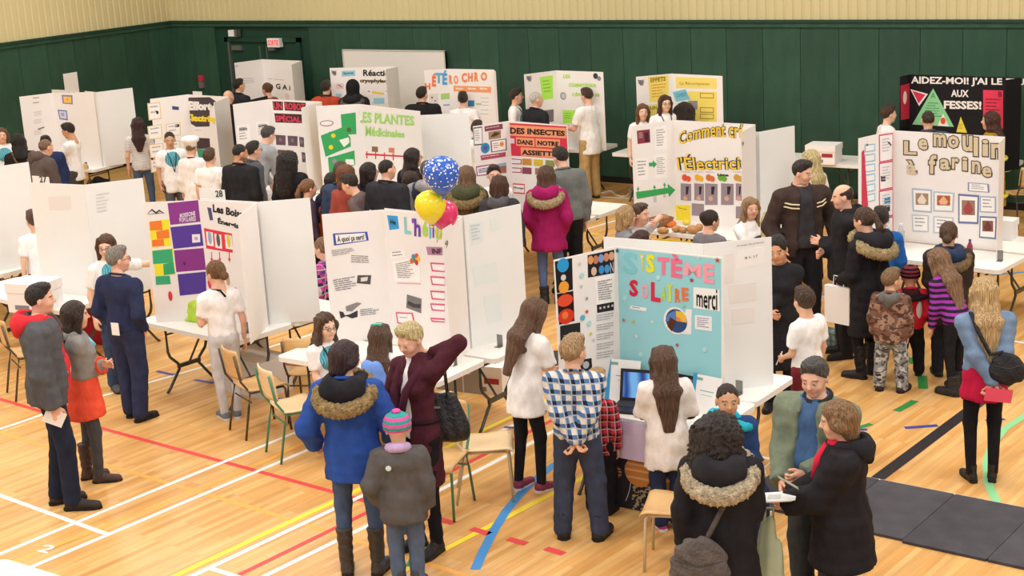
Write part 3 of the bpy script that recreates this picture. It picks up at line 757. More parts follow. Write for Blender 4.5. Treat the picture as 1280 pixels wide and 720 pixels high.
# ---- middle row
t, L_, C_, R_ = board('tri-fold board titled Comment creer l electricite with fruit photos and green arrows', (788, 158), (842, 150), (944, 155.5), (926, 165))
C_.text('Comment créer', ((848, 166), (944, 158), (944, 180), (849, 182)), '#3f3b2c', .06, lift=.0036, arc=.09); C_.text('Comment créer', ((848, 166), (944, 158), (944, 180), (849, 182)), '#f0cb4a', .015, lift=.0048, arc=.09)
C_.text("l'Électricité", ((845, 193), (944, 191), (944, 212), (848, 213)), '#3f3b2c', .06, lift=.0036); C_.text("l'Électricité", ((845, 193), (944, 191), (944, 212), (848, 213)), '#f0cb4a', .015, lift=.0048)
C_.text('Lime', ((897, 216.5), (911, 217), (911, 220.5), (897, 220)), K, .04)
for x, cc in ((858, '#e2573c'), (874, '#eab43c'), (888, '#d5743c'), (903, '#6fae3c'), (923, '#d9a24c')):
    C_.disc('fruit_photo', x - 2, 222, .04, cc); C_.disc('fruit_photo', x + 2.5, 223.5, .035, cc)
    if x != 903: C_.bars(((x - 6, 214.5), (x + 6, 215), (x + 6, 216), (x - 6, 215.5)), 1, K, ragged=.05)
for x0, w_ in ((851, 13), (868, 12), (881.5, 15.5), (901.5, 15.5), (920, 8)):
    C_.quad('experiment_photo', ((x0, 229), (x0 + w_, 230), (x0 + w_, 251 if w_ < 15 else 256), (x0, 250 if w_ < 15 else 256)), '#9a8a92'); C_.quad('experiment_photo', ((x0 + w_ * .5, 233), (x0 + w_ * .8, 233), (x0 + w_ * .7, 243), (x0 + w_ * .5, 243)), '#33303a'); C_.disc('experiment_photo', x0 + w_ * .45, 248, .03, '#d6a592')
C_.quad('experiment_photo', ((865, 254), (880, 255), (880, 270), (865, 269)), '#9a8a92'); C_.quad('experiment_photo', ((920, 258), (926, 258), (926, 273), (920, 273)), '#9a8a92')
C_.quad('yellow_sheet', ((832, 256), (863, 256.5), (863, 281), (832, 280)), '#f4dc3c'); C_.bars(((848, 259), (861, 262), (861, 264), (848, 261)), 1, '#8b7a3c')
L_.quad('portrait_card', ((796, 163.5), (812, 161.5), (813, 178), (797, 180)), '#8c3a48'); L_.quad('portrait_card', ((805, 166), (810.5, 165), (811, 177), (806, 178)), '#3c2a33'); L_.bars(((798, 166), (804, 165.3), (804, 173), (798, 174)), 4, '#d8b9bd')
L_.card(((818, 159), (833, 157), (834, 187), (819, 188)), n=7); L_.card(((794, 198), (810, 197), (811, 224), (796, 226)), n=5); L_.card(((818, 194), (833, 192), (834, 222), (819, 223)), n=9)
L_.poly('green_arrow', [(811, 203.5), (816, 203), (816, 200.5), (821, 205), (817, 210), (816.5, 207.5), (811.5, 208)], '#3fa85c')
L_.poly('green_arrow', [(795, 240), (835, 234.5), (834.5, 230), (844, 237.5), (836, 246), (835.5, 241.5), (796, 248.5)], '#3fa85c')
for x, y in ((797.5, 236), (818, 234), (830.5, 231)): L_.poly('green_arrow', [(x - .4, y + 5), (x - .4, y + 1), (x - 1.7, y + 1), (x, y - 3), (x + 1.7, y + 1), (x + .5, y + 1), (x + .5, y + 5)], '#3fa85c')
L_.quad('paper_tab', ((816.5, 243), (820.5, 242.5), (820.5, 253), (817, 253)), '#c9ccc9'); L_.quad('paper_tab', ((829, 241.5), (832, 241), (832, 247), (829.3, 247)), '#cfc6c0')
R_.text('9', ((927, 178), (929.5, 182)), '#55535a', 0)
t, L_, C_, R_ = board('blank white board seen past the right side of the fruit electricity board', None, ('p', -8.75, 16.0), ('p', -7.76, 15.93), (993, 157), m=card_b, zt=1.85)

t, L_, C_, R_ = board('tri-fold board titled Le moulin a farine in tan bubble letters', (1073, 173), (1117, 163), (1256, 171), (1249, 178))
for s_, (x0, y0, x1, y1), dy in (('L', (1129, 175, 1147, 194), 0), ('e', (1147, 172, 1161, 188), 0), ('m', (1166, 166, 1184, 184), 0), ('o', (1184, 168, 1200, 186), 0), ('u', (1202, 168, 1217, 190), 0), ('l', (1216, 170, 1224, 196), 0), ('i', (1227, 173, 1237, 196), 0), ('n', (1238, 178, 1254, 199), 0), ('à', (1132, 199, 1147, 219), 0), ('f', (1160, 192, 1172, 218), 0), ('a', (1174, 197, 1189, 213), 0), ('r', (1189, 196, 1200, 212), 0), ('i', (1202, 195, 1211, 214), 0), ('n', (1214, 200, 1227, 217), 0), ('e', (1227, 207, 1241, 222), 0)):
    C_.text(s_, ((x0, y0), (x1, y0 + .8), (x1, y1 + .8), (x0, y1)), '#4a4136', .075, lift=.0036, name='letter_outline'); C_.text(s_, ((x0 + 1.2, y0 + 1.2), (x1 - 1.2, y0 + 1.8), (x1 - 1.2, y1 - .6), (x0 + 1.2, y1 - 1.2)), '#d8c7a4', .03, lift=.0048, name='letter')
for c, fr_, cc in ((((1140, 235), (1165, 237), (1165, 266), (1141, 264)), '#a9bccb', '#a58a6c'), (((1167, 239), (1193, 241), (1192, 265), (1167, 264)), '#b5c2cd', '#b5623f'), (((1198, 242), (1224, 244), (1223, 280), (1198, 279)), '#6f7ca5', '#9c7a6a'), (((1225, 245), (1245, 246), (1245, 266), (1225, 265)), '#9fb0c5', None), (((1225, 270), (1246, 271), (1245, 299), (1224, 297)), '#7484a8', '#8a5a4c'), (((1210, 228), (1236, 230), (1237, 240.5), (1210, 238.5)), '#8390b5', None), (((1140, 268), (1161, 269), (1161, 290), (1141, 289)), '#b9c6cf', None), (((1167, 270), (1192, 272), (1192, 292), (1167, 291)), '#b9c6cf', None)):
    C_.card(c, frame=fr_, n=3 if cc is None else 0)
    if cc:
        cx = sum(q[0] for q in c) / 4; cy = sum(q[1] for q in c) / 4 - 2; w_ = (c[1][0] - c[0][0]) * .32; h_ = (c[3][1] - c[0][1]) * .25
        C_.quad('mill_photo', ((cx - w_, cy - h_), (cx + w_, cy - h_ + .5), (cx + w_, cy + h_ + .5), (cx - w_, cy + h_)), cc); C_.poly('mill_photo', [(cx - w_ * .7, cy + h_ * .2), (cx, cy - h_ * .9), (cx + w_ * .7, cy + h_ * .3), (cx + w_ * .4, cy + h_ * .9), (cx - w_ * .5, cy + h_ * .8)], {'#a58a6c': '#e8dccb', '#b5623f': '#e8b48c', '#9c7a6a': '#a84a4e', '#8a5a4c': '#70403a'}[cc], .0055)
L_.poly('red_stripe', [(1077, 190), (1080, 187), (1085, 258), (1077, 262)], '#cf3d55')
for k in range(6): L_.quad('step_sheet', ((1080.5, 181 + k * 12.6), (1093.5, 179.5 + k * 12.4), (1094, 188.5 + k * 12.4), (1081, 190.5 + k * 12.6)), '#79bcd8'); L_.quad('sheet', ((1081.5, 182.2 + k * 12.6), (1092.7, 180.7 + k * 12.4), (1093.1, 187.5 + k * 12.4), (1082, 189.3 + k * 12.6)), '#f4f2f0')
L_.star(1083.5, 181, .02, '#333a55')
for k in range(4): L_.quad('red_frame', ((1098.5, 168.5 + k * 35), (1116, 166 + k * 34.7), (1116, 200 + k * 34.7), (1099, 203 + k * 35)), '#d24a63'); L_.quad('sheet', ((1099.5, 170 + k * 35), (1115.2, 167.7 + k * 34.7), (1115.2, 198.8 + k * 34.7), (1100, 201.7 + k * 35)), '#f5f1ef'); L_.bars(((1102, 174 + k * 35), (1113, 172 + k * 35), (1113, 190 + k * 35), (1102, 192 + k * 35)), 5, '#c6bfc4')
L_.poly('pen_drawing', [(1109, 178), (1111, 177), (1114, 181), (1113, 182.5)], K); L_.quad('photo', ((1100.5, 220), (1106.5, 219.5), (1106.5, 226.5), (1101, 227)), '#33343a'); L_.quad('photo', ((1105, 247), (1112.5, 246), (1112.5, 254.5), (1105, 255.5)), '#3a8cc0'); L_.quad('photo', ((1104, 257), (1112, 256), (1112, 264), (1105, 265)), '#2a3340')

t, L_, C_, R_ = board('tri-fold board with the red and orange title DES INSECTES DANS NOTRE ASSIETTE', (591, 158), (637, 151), (709, 157), None)
C_.quad('red_ground', ((636.5, 153.5), (708, 158), (710, 199), (638.5, 194.5)), '#d93a50')
C_.quad('orange_strip', ((637, 156), (707.5, 160), (708, 173), (637.5, 169.5)), '#f2a074'); C_.text('DES INSECTES', ((638, 159), (706.5, 163.5), (706.5, 170), (638, 167)), '#262024', .04)
C_.quad('orange_strip', ((645, 171.5), (668, 173), (668.5, 183.5), (645.5, 182)), '#f2a074'); C_.text('DANS', ((647, 174), (666.5, 175.5), (666.5, 181.5), (647, 180)), '#262024', .04)
C_.quad('orange_strip', ((669.5, 173), (700, 174.5), (700, 185), (670, 183.5)), '#f2a074'); C_.text('NOTRE', ((672, 175.5), (698.5, 177), (698.5, 183), (672, 181.5)), '#262024', .04)
C_.quad('orange_strip', ((651, 184), (697, 187), (697, 197.5), (651.5, 195)), '#f2a074'); C_.text('ASSIETTE', ((652.5, 187), (695.5, 189.5), (695.5, 195.5), (652.5, 193.5)), '#262024', .04)
C_.quad('sheet', ((638, 173), (643, 173.3), (643, 179.3), (638.3, 179)), '#e6d7e2')
for y, y2 in ((198, 205), (209, 215.5)): C_.quad('title_strip', ((638.5, y), (652, y + 1), (652, y2 + .5), (639, y2)), '#a3485c'); C_.quad('sheet', ((639.5, y + 1.2), (651, y + 2), (651, y2 - .7), (640, y2 - 1)), '#f0e9ec')
for x, y, c in ((653, 198, '#c9903c'), (667, 199, '#d8c03c'), (682, 200, '#8e9a58'), (653, 209, '#8c4a5c'), (669, 210, '#a5786c'), (683, 211, '#c78ca0')): C_.quad('insect_photo', ((x, y), (x + 11.5, y + .7), (x + 11.5, y + 8.7), (x, y + 8)), c)
C_.quad('title_strip', ((641, 229), (656, 230), (656, 242.5), (641.5, 241.5)), '#cf4a3a'); C_.quad('sheet', ((642, 230.5), (655.5, 231.5), (655.5, 241), (642.5, 240)), '#f5efec'); C_.text('Élevage', ((643, 232.5), (655, 233.5), (655, 237), (643, 236)), '#3a3a5a', .02)
L_.card(((591.5, 159.5), (602.5, 158), (603.5, 181), (592.5, 182)), frame='#5a585c', n=5); L_.quad('title_strip', ((605.5, 158), (628, 154.5), (628.5, 161), (606, 164.5)), '#8c4a5e'); L_.bars(((607, 160), (626, 157), (626, 159), (607, 162)), 1, '#f0e3e6')
L_.quad('insect_photo', ((610.5, 165), (626, 162.5), (626, 172.5), (611, 174.5)), '#a88a70'); L_.poly('insect_photo', [(613, 171), (618, 165), (625, 166), (620, 170)], '#5f4034', .005)
L_.disc('round_logo', 606.5, 185, .065, '#3f8fc2'); L_.star(606.5, 185, .05, '#5a5a9c'); L_.card(((613, 176), (633, 173), (633.5, 187.5), (614, 190.5)), frame='#6f6c78', n=0); L_.disc('fruit_drawing', 627, 180, .03, '#e39a3c'); L_.bars(((616, 179), (624, 178), (625, 186), (617, 187)), 3, '#d07a5c')
L_.quad('title_strip', ((600.5, 194.5), (632, 190), (632, 195.5), (601.5, 200.5)), '#b05468'); L_.bars(((602, 196), (630, 192), (630, 194), (602, 198)), 1, '#f0e3e6'); L_.quad('title_strip', ((595, 208), (617, 204.5), (617.5, 218), (596, 220)), '#a3485c'); L_.quad('sheet', ((596, 209.5), (616, 206), (616.5, 216.5), (597, 219)), '#f4eef0'); L_.bars(((598, 211), (614, 208.5), (614, 215), (598, 217)), 3, '#5a5a8c', th=.5)
L_.quad('field_photo', ((619, 205.5), (632.5, 203), (633, 216), (620, 217)), '#a5705c'); L_.quad('field_photo', ((619, 205.5), (632.5, 203), (632.6, 207), (619.2, 209)), '#9fb3d0', .003)

t, L_, C_, R_ = board('tri-fold board titled LES PLANTES Medicinales in light green', (386, 133), (449, 130), (525, 139), None)
C_.text('LES PLANTES', ((448, 139), (518, 145), (518, 157), (448, 153)), '#a8dc72', .03); C_.text('Médicinales', ((457, 157), (506, 164), (506, 172), (457, 170)), '#a8dc72', .03)
C_.quad('red_timeline', ((457, 191.5), (505, 194.5), (505, 196.5), (457, 194)), '#d83f50')
for x in (458, 469, 480, 491): C_.quad('red_timeline', ((x, 189 + (x - 457) * .07), (x + 1.3, 189 + (x - 457) * .07), (x + 1.3, 198 + (x - 457) * .07), (x, 198 + (x - 457) * .07)), '#c93a4a')
C_.quad('plant_photo', ((465, 183), (472.5, 183.5), (472.5, 190), (465, 189.5)), '#8a6c4a'); C_.quad('plant_photo', ((486, 184.5), (493, 185), (493, 191), (486, 190.5)), '#d8806c')
G_ = '#3fa860'
L_.poly('green_sheet', [(426, 143), (444.5, 140.5), (445.5, 167.5), (428, 168.5)], G_); L_.poly('green_sheet', [(401, 169.5), (427, 159.5), (438, 171.5), (438.5, 183), (407, 196)], G_); L_.poly('green_sheet', [(410, 197.5), (443, 188), (444, 206), (412, 220)], G_)
L_.quad('sheet', ((431, 143), (441, 142), (442, 155), (431, 156)), '#eef3ec'); L_.poly('sheet', [(424, 175), (436, 171.5), (437, 178), (430, 184)], '#eef3ec'); L_.poly('sheet', [(432, 199), (442, 199), (443, 206), (432, 207)], '#eef3ec')
for x0, y0, x1, y1, c, c2 in ((411, 165, 422.5, 176, '#3a3c34', '#e8d23a'), (407.5, 180, 420, 190, '#4a4430', '#ecd43a'), (429.5, 158, 443, 168.5, '#7a6c3c', '#5a6a38'), (411, 196.5, 425, 208, '#6f7a5c', '#a08aa0')): L_.quad('plant_photo', ((x0, y0), (x1, y0 - 1.5), (x1 + .5, y1 - 1.5), (x0 + .5, y1)), c); L_.disc('flower_photo', (x0 + x1) / 2, (y0 + y1) / 2 - 1, .032, c2, lift=.0045)
u_ = L_.disc('name_oval', 408.5, 154, .095, '#8c3a44', ry=.04); L_.disc('name_oval', 408.5, 154, .085, '#f2efec', ry=.031, lift=.0042)
t, L_, C_, R_ = board('blank white board beside the medicinal plants board, above the dark-haired crowd', None, ('p', -13.8, 16.24), ('p', -12.85, 16.07), (584, 141), m=card_b, zt=1.85, rw=.66)

t, L_, C_, R_ = board('tri-fold board titled UN ROBOT SPECIAL on dark red paper', (288, 131), (337, 124), (402, 127), (376, 135))
for c, s_ in ((((340.5, 126.5), (353.5, 127), (354, 138), (342, 137.5)), 'UN'), (((355, 127), (382, 128.5), (382, 139.5), (356, 138)), 'ROBOT'), (((343, 141.5), (377, 143), (377.5, 154), (344.5, 153)), 'SPÉCIAL')):
    C_.quad('dark_sheet', c, '#4a2c34'); C_.text(s_, ((c[0][0] + 1, c[0][1] + 1.2), (c[1][0] - 1, c[1][1] + 1.2), (c[2][0] - 1, c[2][1] - 1.2), (c[3][0] + 1, c[3][1] - 1.2)), '#e0485a', .03)
for x, y, w_ in ((344.5, 168.5, 12.5), (359.5, 169.5, 12.5), (374, 171, 6), (347, 187, 12), (377, 190, 5)): C_.quad('robot_photo', ((x, y), (x + w_, y + .8), (x + w_, y + 13), (x + 1, y + 12.5)), '#6a5560'); C_.disc('robot_photo', x + w_ * .5, y + 6, .03, '#8c7480')
L_.card(((296, 157), (312, 155), (313.5, 178), (297.5, 180)), n=5); L_.card(((320, 153), (336, 151.5), (337, 172), (321, 173)), n=7); L_.bars(((323, 157), (334, 155.5), (334, 157.5), (323, 159)), 1, K, ragged=0, th=.9); L_.bars(((299, 161), (309, 160), (309, 162), (299, 163)), 1, K, ragged=0, th=.7)

t, L_, C_, R_ = board('black card board edge showing between the effort board and the robot board', None, (285.2, 131.5), (332, 120), None, m=card_k, back=.04)
t, L_, C_, R_ = board('tri-fold board titled Effort electrique in white and yellow bubble letters', (177, 125), (235, 118), (286, 121), (262, 130), z0=.69)
C_.poly('dark_shape', [(236, 122), (262, 121.5), (272, 128), (262, 135), (262, 158), (245, 158.5), (235, 152), (233, 140)], '#4a4146')
C_.text('Effort', ((235, 126), (265, 128), (265, 138), (236, 138)), '#f2efec', .07); C_.text('électrique', ((233.5, 142), (280, 146), (280, 155), (234.5, 154)), '#f2d93c', .07)
C_.bars(((244, 162), (254, 163), (254, 164), (244, 163)), 1, '#7b7a80'); C_.quad('wire_photo', ((233, 172), (243, 172), (243, 178), (233, 178)), '#6a4a44'); C_.quad('wire_photo', ((244, 172), (262, 173), (263, 186), (246, 186)), '#4a3a3c'); C_.quad('green_sheet', ((246, 186), (262, 187), (262, 203), (250, 204)), '#3f9c7a')
L_.quad('blue_tab', ((215, 132.5), (223.5, 133.5), (223.5, 137.5), (215.5, 137)), '#3f4f86')
for c in (((184, 129), (200, 127.5), (202, 148.5), (186, 150.5)), ((184, 158), (202, 155), (203, 173), (186, 174.5)), ((207, 155), (225.5, 152.5), (226, 169), (208, 171)), ((186, 181), (204, 178.5), (205, 196), (188, 197.5)), ((207, 178), (225, 175.5), (226, 192), (209, 194)), ((188, 200), (204, 198), (205, 214), (189, 216))): L_.card(c, frame='#e6cfa3', n=2, lines='#b9b5ba')
L_.poly('pen_drawing', [(194, 138), (198, 139), (198, 142), (196, 143), (195, 140)], K); L_.quad('photo', ((219, 155.5), (224, 155), (224, 158.5), (219, 159)), '#2e2c30')
number_card(241, 115, 252, 113.5, '', 'small card with a number above the electricity effort board', 16.6, hh=.2)

t, L_, C_, R_ = board('pale tri-fold board by the left wall with two small framed pictures', (24, 121), (66, 116), (117, 115), None, m=card)
C_.quad('picture_card', ((77, 118.5), (90.5, 119), (91, 130.5), (78.5, 129.5)), '#8f7fb2'); C_.quad('picture_card', ((79, 120.5), (89, 121), (89.3, 128.8), (80, 128.2)), '#f2cf5a'); C_.disc('picture_card', 84.5, 124.5, .02, '#ee8f6a', lift=.004)
C_.quad('picture_card', ((72, 137), (83.5, 138), (85, 150.5), (74.5, 149)), '#6c7bb5'); C_.quad('picture_card', ((73.5, 138.5), (82.5, 139.3), (83.5, 148.5), (75.5, 147.8)), '#d5d3e6'); C_.disc('picture_card', 78.5, 143, .03, '#a9a3c6', lift=.004)
for y in (122, 128): L_.bars(((41, y), (51, y - 1), (51, y + 2), (41, y + 3)), 1, '#8f8c90')
for y in (140, 150, 164): L_.bars(((42, y), (55, y - 2), (55, y + 4), (43, y + 6)), 3, '#cfcaca')
L_.poly('pen_drawing', [(47, 161), (55, 158), (55.5, 159.5), (48, 162.5)], '#77757a')
t, L_, C_, R_ = board('blank white board touching the pale board by the left wall, clips at its foot', None, (104, 114), (119, 115.5), (163, 110), m=card_b, rw=.61, back=.03)
number_card(65, 115, 97, 110, '10', 'small card numbered 10 above the pale board by the left wall', 16.5)
d_ = ray(90, 104); q0 = CAM + d_ * ((WX0 + .06 - CAM[0]) / d_[0]); t = thing('paper_sheet', 'small white notice sheet on the green left wall above the pale board', 'sheet', q0)
MB().box(-.026, -.02, -.16, .16, -.19, .19).build('sheet', card, t)

# ---- row along the back wall
t, L_, C_, R_ = board('white board with a logo by the door, letters G A on it', (290, 79), (328, 74), (377, 76), (361, 82), m=card)
L_.bars(((294, 82), (298, 81), (298, 84), (294, 85)), 2, '#8f8f94'); C_.text('G A i', ((345, 104), (363, 107), (363, 113), (345, 111)), '#3a393e', .03); C_.bars(((335, 98), (357, 100), (357, 101), (335, 99)), 1, '#88858c'); C_.disc('pink_dot', 359, 120, .06, '#ecd5d6')
L_.bars(((303, 98), (320, 97), (320, 104), (303, 106)), 3, '#c9c6cc')
t, L_, C_, R_ = board('white board titled Reactions in black and gold letters', None, (412, 85), (497, 83), (485, 86), m=card, rw=.42)
C_.text('Réactions', ((454, 87), (497, 88), (497, 95), (454, 95)), '#2a2620', .03); C_.text('cryophylact', ((450, 98), (486, 99), (486, 104.5), (450, 104.5)), '#7a641c', .05, lift=.0036); C_.text('cryophylact', ((450, 98), (486, 99), (486, 104.5), (450, 104.5)), '#221e1a', .0)
C_.quad('blue_sheet', ((427, 88.5), (444, 88), (444, 95), (427, 95.5)), '#9bd2e0'); C_.text('Spirit', ((429, 90), (442, 89.5), (442, 93.5), (429, 94)), '#3f6a86', .02)
C_.quad('sheet', ((420, 104), (430, 104), (430, 111), (420, 111)), '#e3d2d2'); C_.poly('pen_drawing', [(422, 106), (424, 105.5), (428.5, 109), (427, 109)], '#a04a4a'); C_.quad('blue_sheet', ((420, 117), (427, 117), (427, 121), (420, 121)), '#9fd4e2')
C_.quad('yellow_strip', ((465, 113.5), (480, 116), (480, 118.5), (465, 116.5)), '#f0cf63'); C_.quad('blue_sheet', ((467, 122.5), (480.5, 122.5), (480.5, 129.5), (467, 129.5)), '#9bd6e6'); C_.quad('yellow_strip', ((467, 134), (480, 135), (480, 137), (467, 136)), '#f0cf63')
for x in (459, 481.5): C_.card(((x, 112), (x + 5.5, 112.5), (x + 5.5, 119.5), (x, 119)), n=1, lines='#c87a86')
def crest(P_, x, y):
    for k in range(4): P_.put('crest', [(P_.uv(x, y)[0] + a, P_.uv(x, y)[1] + b, .005) for a, b in ((-.045 + k * .022, .04 - k * .006), (-.035 + k * .022, .045 - k * .006), (.0 + k * .012, -.045), (-.008 + k * .012, -.045))], [(0, 1, 2, 3)], paper('#5d5b60'))
    for k in range(3): P_.put('crest', [(P_.uv(x, y)[0] + a, P_.uv(x, y)[1] + b, .0052) for a, b in ((-.045, .03 - k * .02), (.05, .035 - k * .02), (.05, .028 - k * .02), (-.045, .023 - k * .02))], [(0, 1, 2, 3)], paper('#5d5b60'))
crest(C_, 417.5, 91)
t, L_, C_, R_ = board('white board titled HETEROCHROMIE in orange and blue letters', (530, 88), (561, 86), (617, 87), (622, 92), m=card, rw=.3)
for s_, (x0, y0, x1, y1), cc in (('H', (531, 104, 538, 112), '#ee7f4c'), ('É', (540, 92, 545, 108), '#ee7f4c'), ('T', (544, 91, 553, 104), '#62b2dc'), ('É', (553, 88, 559, 106), '#4fa6d8')): L_.text(s_, ((x0, y0), (x1, y0), (x1, y1), (x0, y1)), cc, .05, name='letter')
for s_, (x0, y0, x1, y1), cc in (('R', (561, 94, 566, 105), '#f08a58'), ('O', (567, 94, 573, 105), '#f3a07c'), ('C', (577, 91, 584, 103), '#f08a58'), ('H', (585, 91, 591, 102), '#f08a58'), ('R', (593, 90, 598, 102), '#f08a58'), ('O', (601, 90, 609, 101), '#f08a58')): C_.text(s_, ((x0, y0), (x1, y0), (x1, y1), (x0, y1)), cc, .05, name='letter')
C_.quad('orange_strip', ((567, 107), (614, 108.5), (614, 116), (567, 114)), '#f4a06c')
for x in (570, 585, 600): C_.bars(((x, 109.5), (x + 10, 110), (x + 10, 112.5), (x, 112)), 1, '#fbe4d2', th=.9, ragged=.1)
C_.quad('eye_photo', ((585, 125.5), (593, 125.5), (593, 133), (585, 133)), '#4488b8'); C_.quad('green_tab', ((595, 129), (601.5, 129), (601.5, 131), (595, 131)), '#a6cf7c')
for y in (122, 127, 131, 137, 142): C_.bars(((601, y), (612, y + .5), (612, y + 1.6), (601, y + 1)), 1, '#7a8a9c')
L_.quad('green_tab', ((551, 117), (562, 116), (562, 123.5), (551, 124.5)), '#a9d27f'); L_.quad('spotted_photo', ((536, 118), (548, 116.5), (548, 130), (537, 132)), '#dedbd6'); L_.disc('spot', 540, 122, .015, '#3b393c'); L_.disc('spot', 544, 126, .012, '#3b393c'); L_.quad('blue_tab', ((554, 130.5), (562, 130), (562, 132), (554, 132.5)), '#8fb9d6')
t, L_, C_, R_ = board('white board with lime green sheets and green lettering LES COMMOTIONS', (655, 93), (695, 88), (754, 90), None, m=card)
L_.quad('green_sheet', ((674.5, 96.5), (691, 94), (691.5, 123), (678, 125)), '#b2ef5c'); L_.bars(((678, 101), (689, 99.5), (689, 117), (680, 118)), 4, '#8cc84a'); C_.quad('green_sheet', ((703, 137.5), (721, 138), (721, 154), (704, 154)), '#b0ee58'); C_.bars(((706, 141), (718, 141.5), (718, 150), (706, 149.5)), 3, '#8cc84a')
C_.text('LES', ((704, 93), (713, 93), (713, 97.5), (704, 97.5)), '#b9e86a', .05); C_.text('COMMOTIONS', ((711, 103.5), (745, 104.5), (745, 109), (711, 108.5)), '#b9e86a', .05); C_.text('CÉRÉBRALES', ((715, 115), (750, 116), (750, 120.5), (715, 120)), '#b9e86a', .05)
C_.disc('brain_drawing', 704, 120, .06, '#9b9a9e'); C_.disc('brain_drawing', 704.5, 120, .04, '#c9c7c9', lift=.004); C_.disc('brain_drawing', 744.5, 95, .045, '#454448'); C_.disc('brain_drawing', 749, 98, .035, '#8b8a8e')
L_.quad('photo', ((681, 138), (692, 136.5), (692, 152), (683, 153)), '#77717a'); crest(L_, 661, 98)
t, L_, C_, R_ = board('white board covered in yellow sheets headed EFFETS', (795, 96), (840, 92), (903, 95), None, m=card)
L_.quad('yellow_sheet', ((810, 96), (835.5, 94), (836, 127.5), (812, 127)), '#f3dc72'); L_.text('EFFETS', ((813, 97.5), (832, 95.5), (832, 101), (813, 103)), '#8a7a2c', .03); L_.bars(((814, 106), (833, 104), (833, 122), (815, 124)), 5, '#e0a63c')
L_.quad('yellow_sheet', ((811, 131), (822, 130), (823, 146), (812, 146)), '#f3dc72'); L_.text('JUIN', ((811, 133), (821, 132), (821, 138), (811, 139)), '#9a8a2a', .03)
C_.quad('yellow_sheet', ((844.5, 96), (896, 98), (896, 111), (845, 110)), '#f3de76'); C_.text('La Récompense', ((850, 102), (887, 103), (887, 107.5), (850, 107)), '#a6965a', .0)
C_.quad('yellow_sheet', ((860, 114), (896, 115), (896, 152), (862, 152)), '#f2dc6e'); C_.poly('blue_sheet', [(841, 115), (857, 111.5), (863, 124), (845, 127)], '#7cc4d6'); C_.text('C6H8O7', ((845, 117), (858, 115), (859, 120), (846, 122)), '#3f7c96', .0); C_.quad('photo', ((860, 126), (872, 126), (872, 137), (862, 137)), '#8c8a90')
for y in (116, 134, 142): C_.quad('sheet_frame', ((875, y), (892.5, y + .5), (892.5, y + 7), (875, y + 6.5)), '#9a8a3c'); C_.quad('yellow_sheet', ((876, y + 1), (891.5, y + 1.4), (891.5, y + 6), (876, y + 5.6)), '#f2dc6e')
crest(L_, 801, 103)
t, L_, C_, R_ = board('black tri-fold board with white lettering about fire and a green paper triangle', (1125, 96), (1137, 93), (1277, 97), (1257, 100), m=card_k, z0=TT)
C_.text("AIDEZ-MOI! J'AI LE FEU", ((1139, 95), (1281, 98), (1281, 109), (1139, 107)), '#f2ece6', .03); C_.text('AUX', ((1189, 112), (1211, 112.5), (1211, 121.5), (1189, 121)), '#f2ece6', .03); C_.text('FESSES!', ((1180, 125.5), (1227, 126.5), (1227, 137), (1180, 136)), '#f2ece6', .04)
C_.poly('red_triangle', [(1138, 111.5), (1160, 117.5), (1149, 132.5)], '#f5ece8'); C_.poly('red_triangle', [(1140.5, 113.5), (1157, 118.3), (1148.5, 129.5)], '#d93a55')
C_.poly('green_triangle', [(1166.5, 110.5), (1192.5, 158.5), (1140.5, 155.5)], '#8fd39a'); C_.text('A', ((1163.5, 116), (1169.5, 116), (1169.5, 123), (1163.5, 123)), '#4c7d55', .0); C_.bars(((1160, 128), (1175, 128.5), (1180, 148), (1152, 147)), 6, '#5f9a6a')
C_.poly('flame_picture', [(1179, 142), (1186, 158), (1172, 157)], '#f5eee6'); C_.disc('flame_picture', 1179, 151, .035, '#e0572c', ry=.045, lift=.006)
C_.quad('pink_sheet', ((1229, 112.5), (1254, 113), (1254, 161), (1229, 159.5)), '#e8405c'); C_.text('B', ((1248, 114.5), (1252.5, 114.5), (1252.5, 121), (1248, 121)), '#7d2034', .02); C_.bars(((1232, 123), (1252, 123.5), (1252, 150), (1232, 149)), 6, '#9c2a40')
C_.poly('yellow_triangle', [(1201, 146), (1209, 166), (1195.5, 165)], '#efd94c'); C_.bars(((1199, 155), (1204, 155), (1205, 162), (1198, 162)), 3, '#a8963c')
L_.quad('red_sheet', ((1125.5, 107), (1137, 104), (1137.5, 148), (1126, 150)), '#c22f48'); L_.disc('sheet', 1131, 122, .05, '#efdfdf', ry=.09)
# ================================================================ small things on and under the tables
for x, y, l in ((924, 492, 'small grey metal clip at the foot of the pale board beside the solar board'), (625, 433, 'small grey metal clip at the far end of the helium board back'), (568, 456, 'small grey metal clip at the near end of the helium board wing'), (378, 388, 'small grey metal clip under the blank board by the purple plaid child'), (308, 416, 'small grey metal clip beside the water bottle'),
                (107, 366, 'small grey metal clip under the blank board by the grey-jacketed man'), (4, 330, 'small grey metal clip under the board cut by the picture edge'), (1250, 326, 'small grey metal clip under the flour mill board'), (150, 202, 'tiny dark clip at the foot of the blank board by the left wall'), (108, 211, 'second tiny dark clip, nearer the boy in the white shirt by the left wall')):
    clip(x, y, l)
glass = mat('bottle_plastic', '#dfeaf0', .08, alpha=.85, spec=.5)
cap_b = mat('cap_blue', '#2c3f86', .4); cap_w = mat('cap_white', '#e9e9e9', .4); water_l = mat('bottle_label', '#a9c6dc', .5)
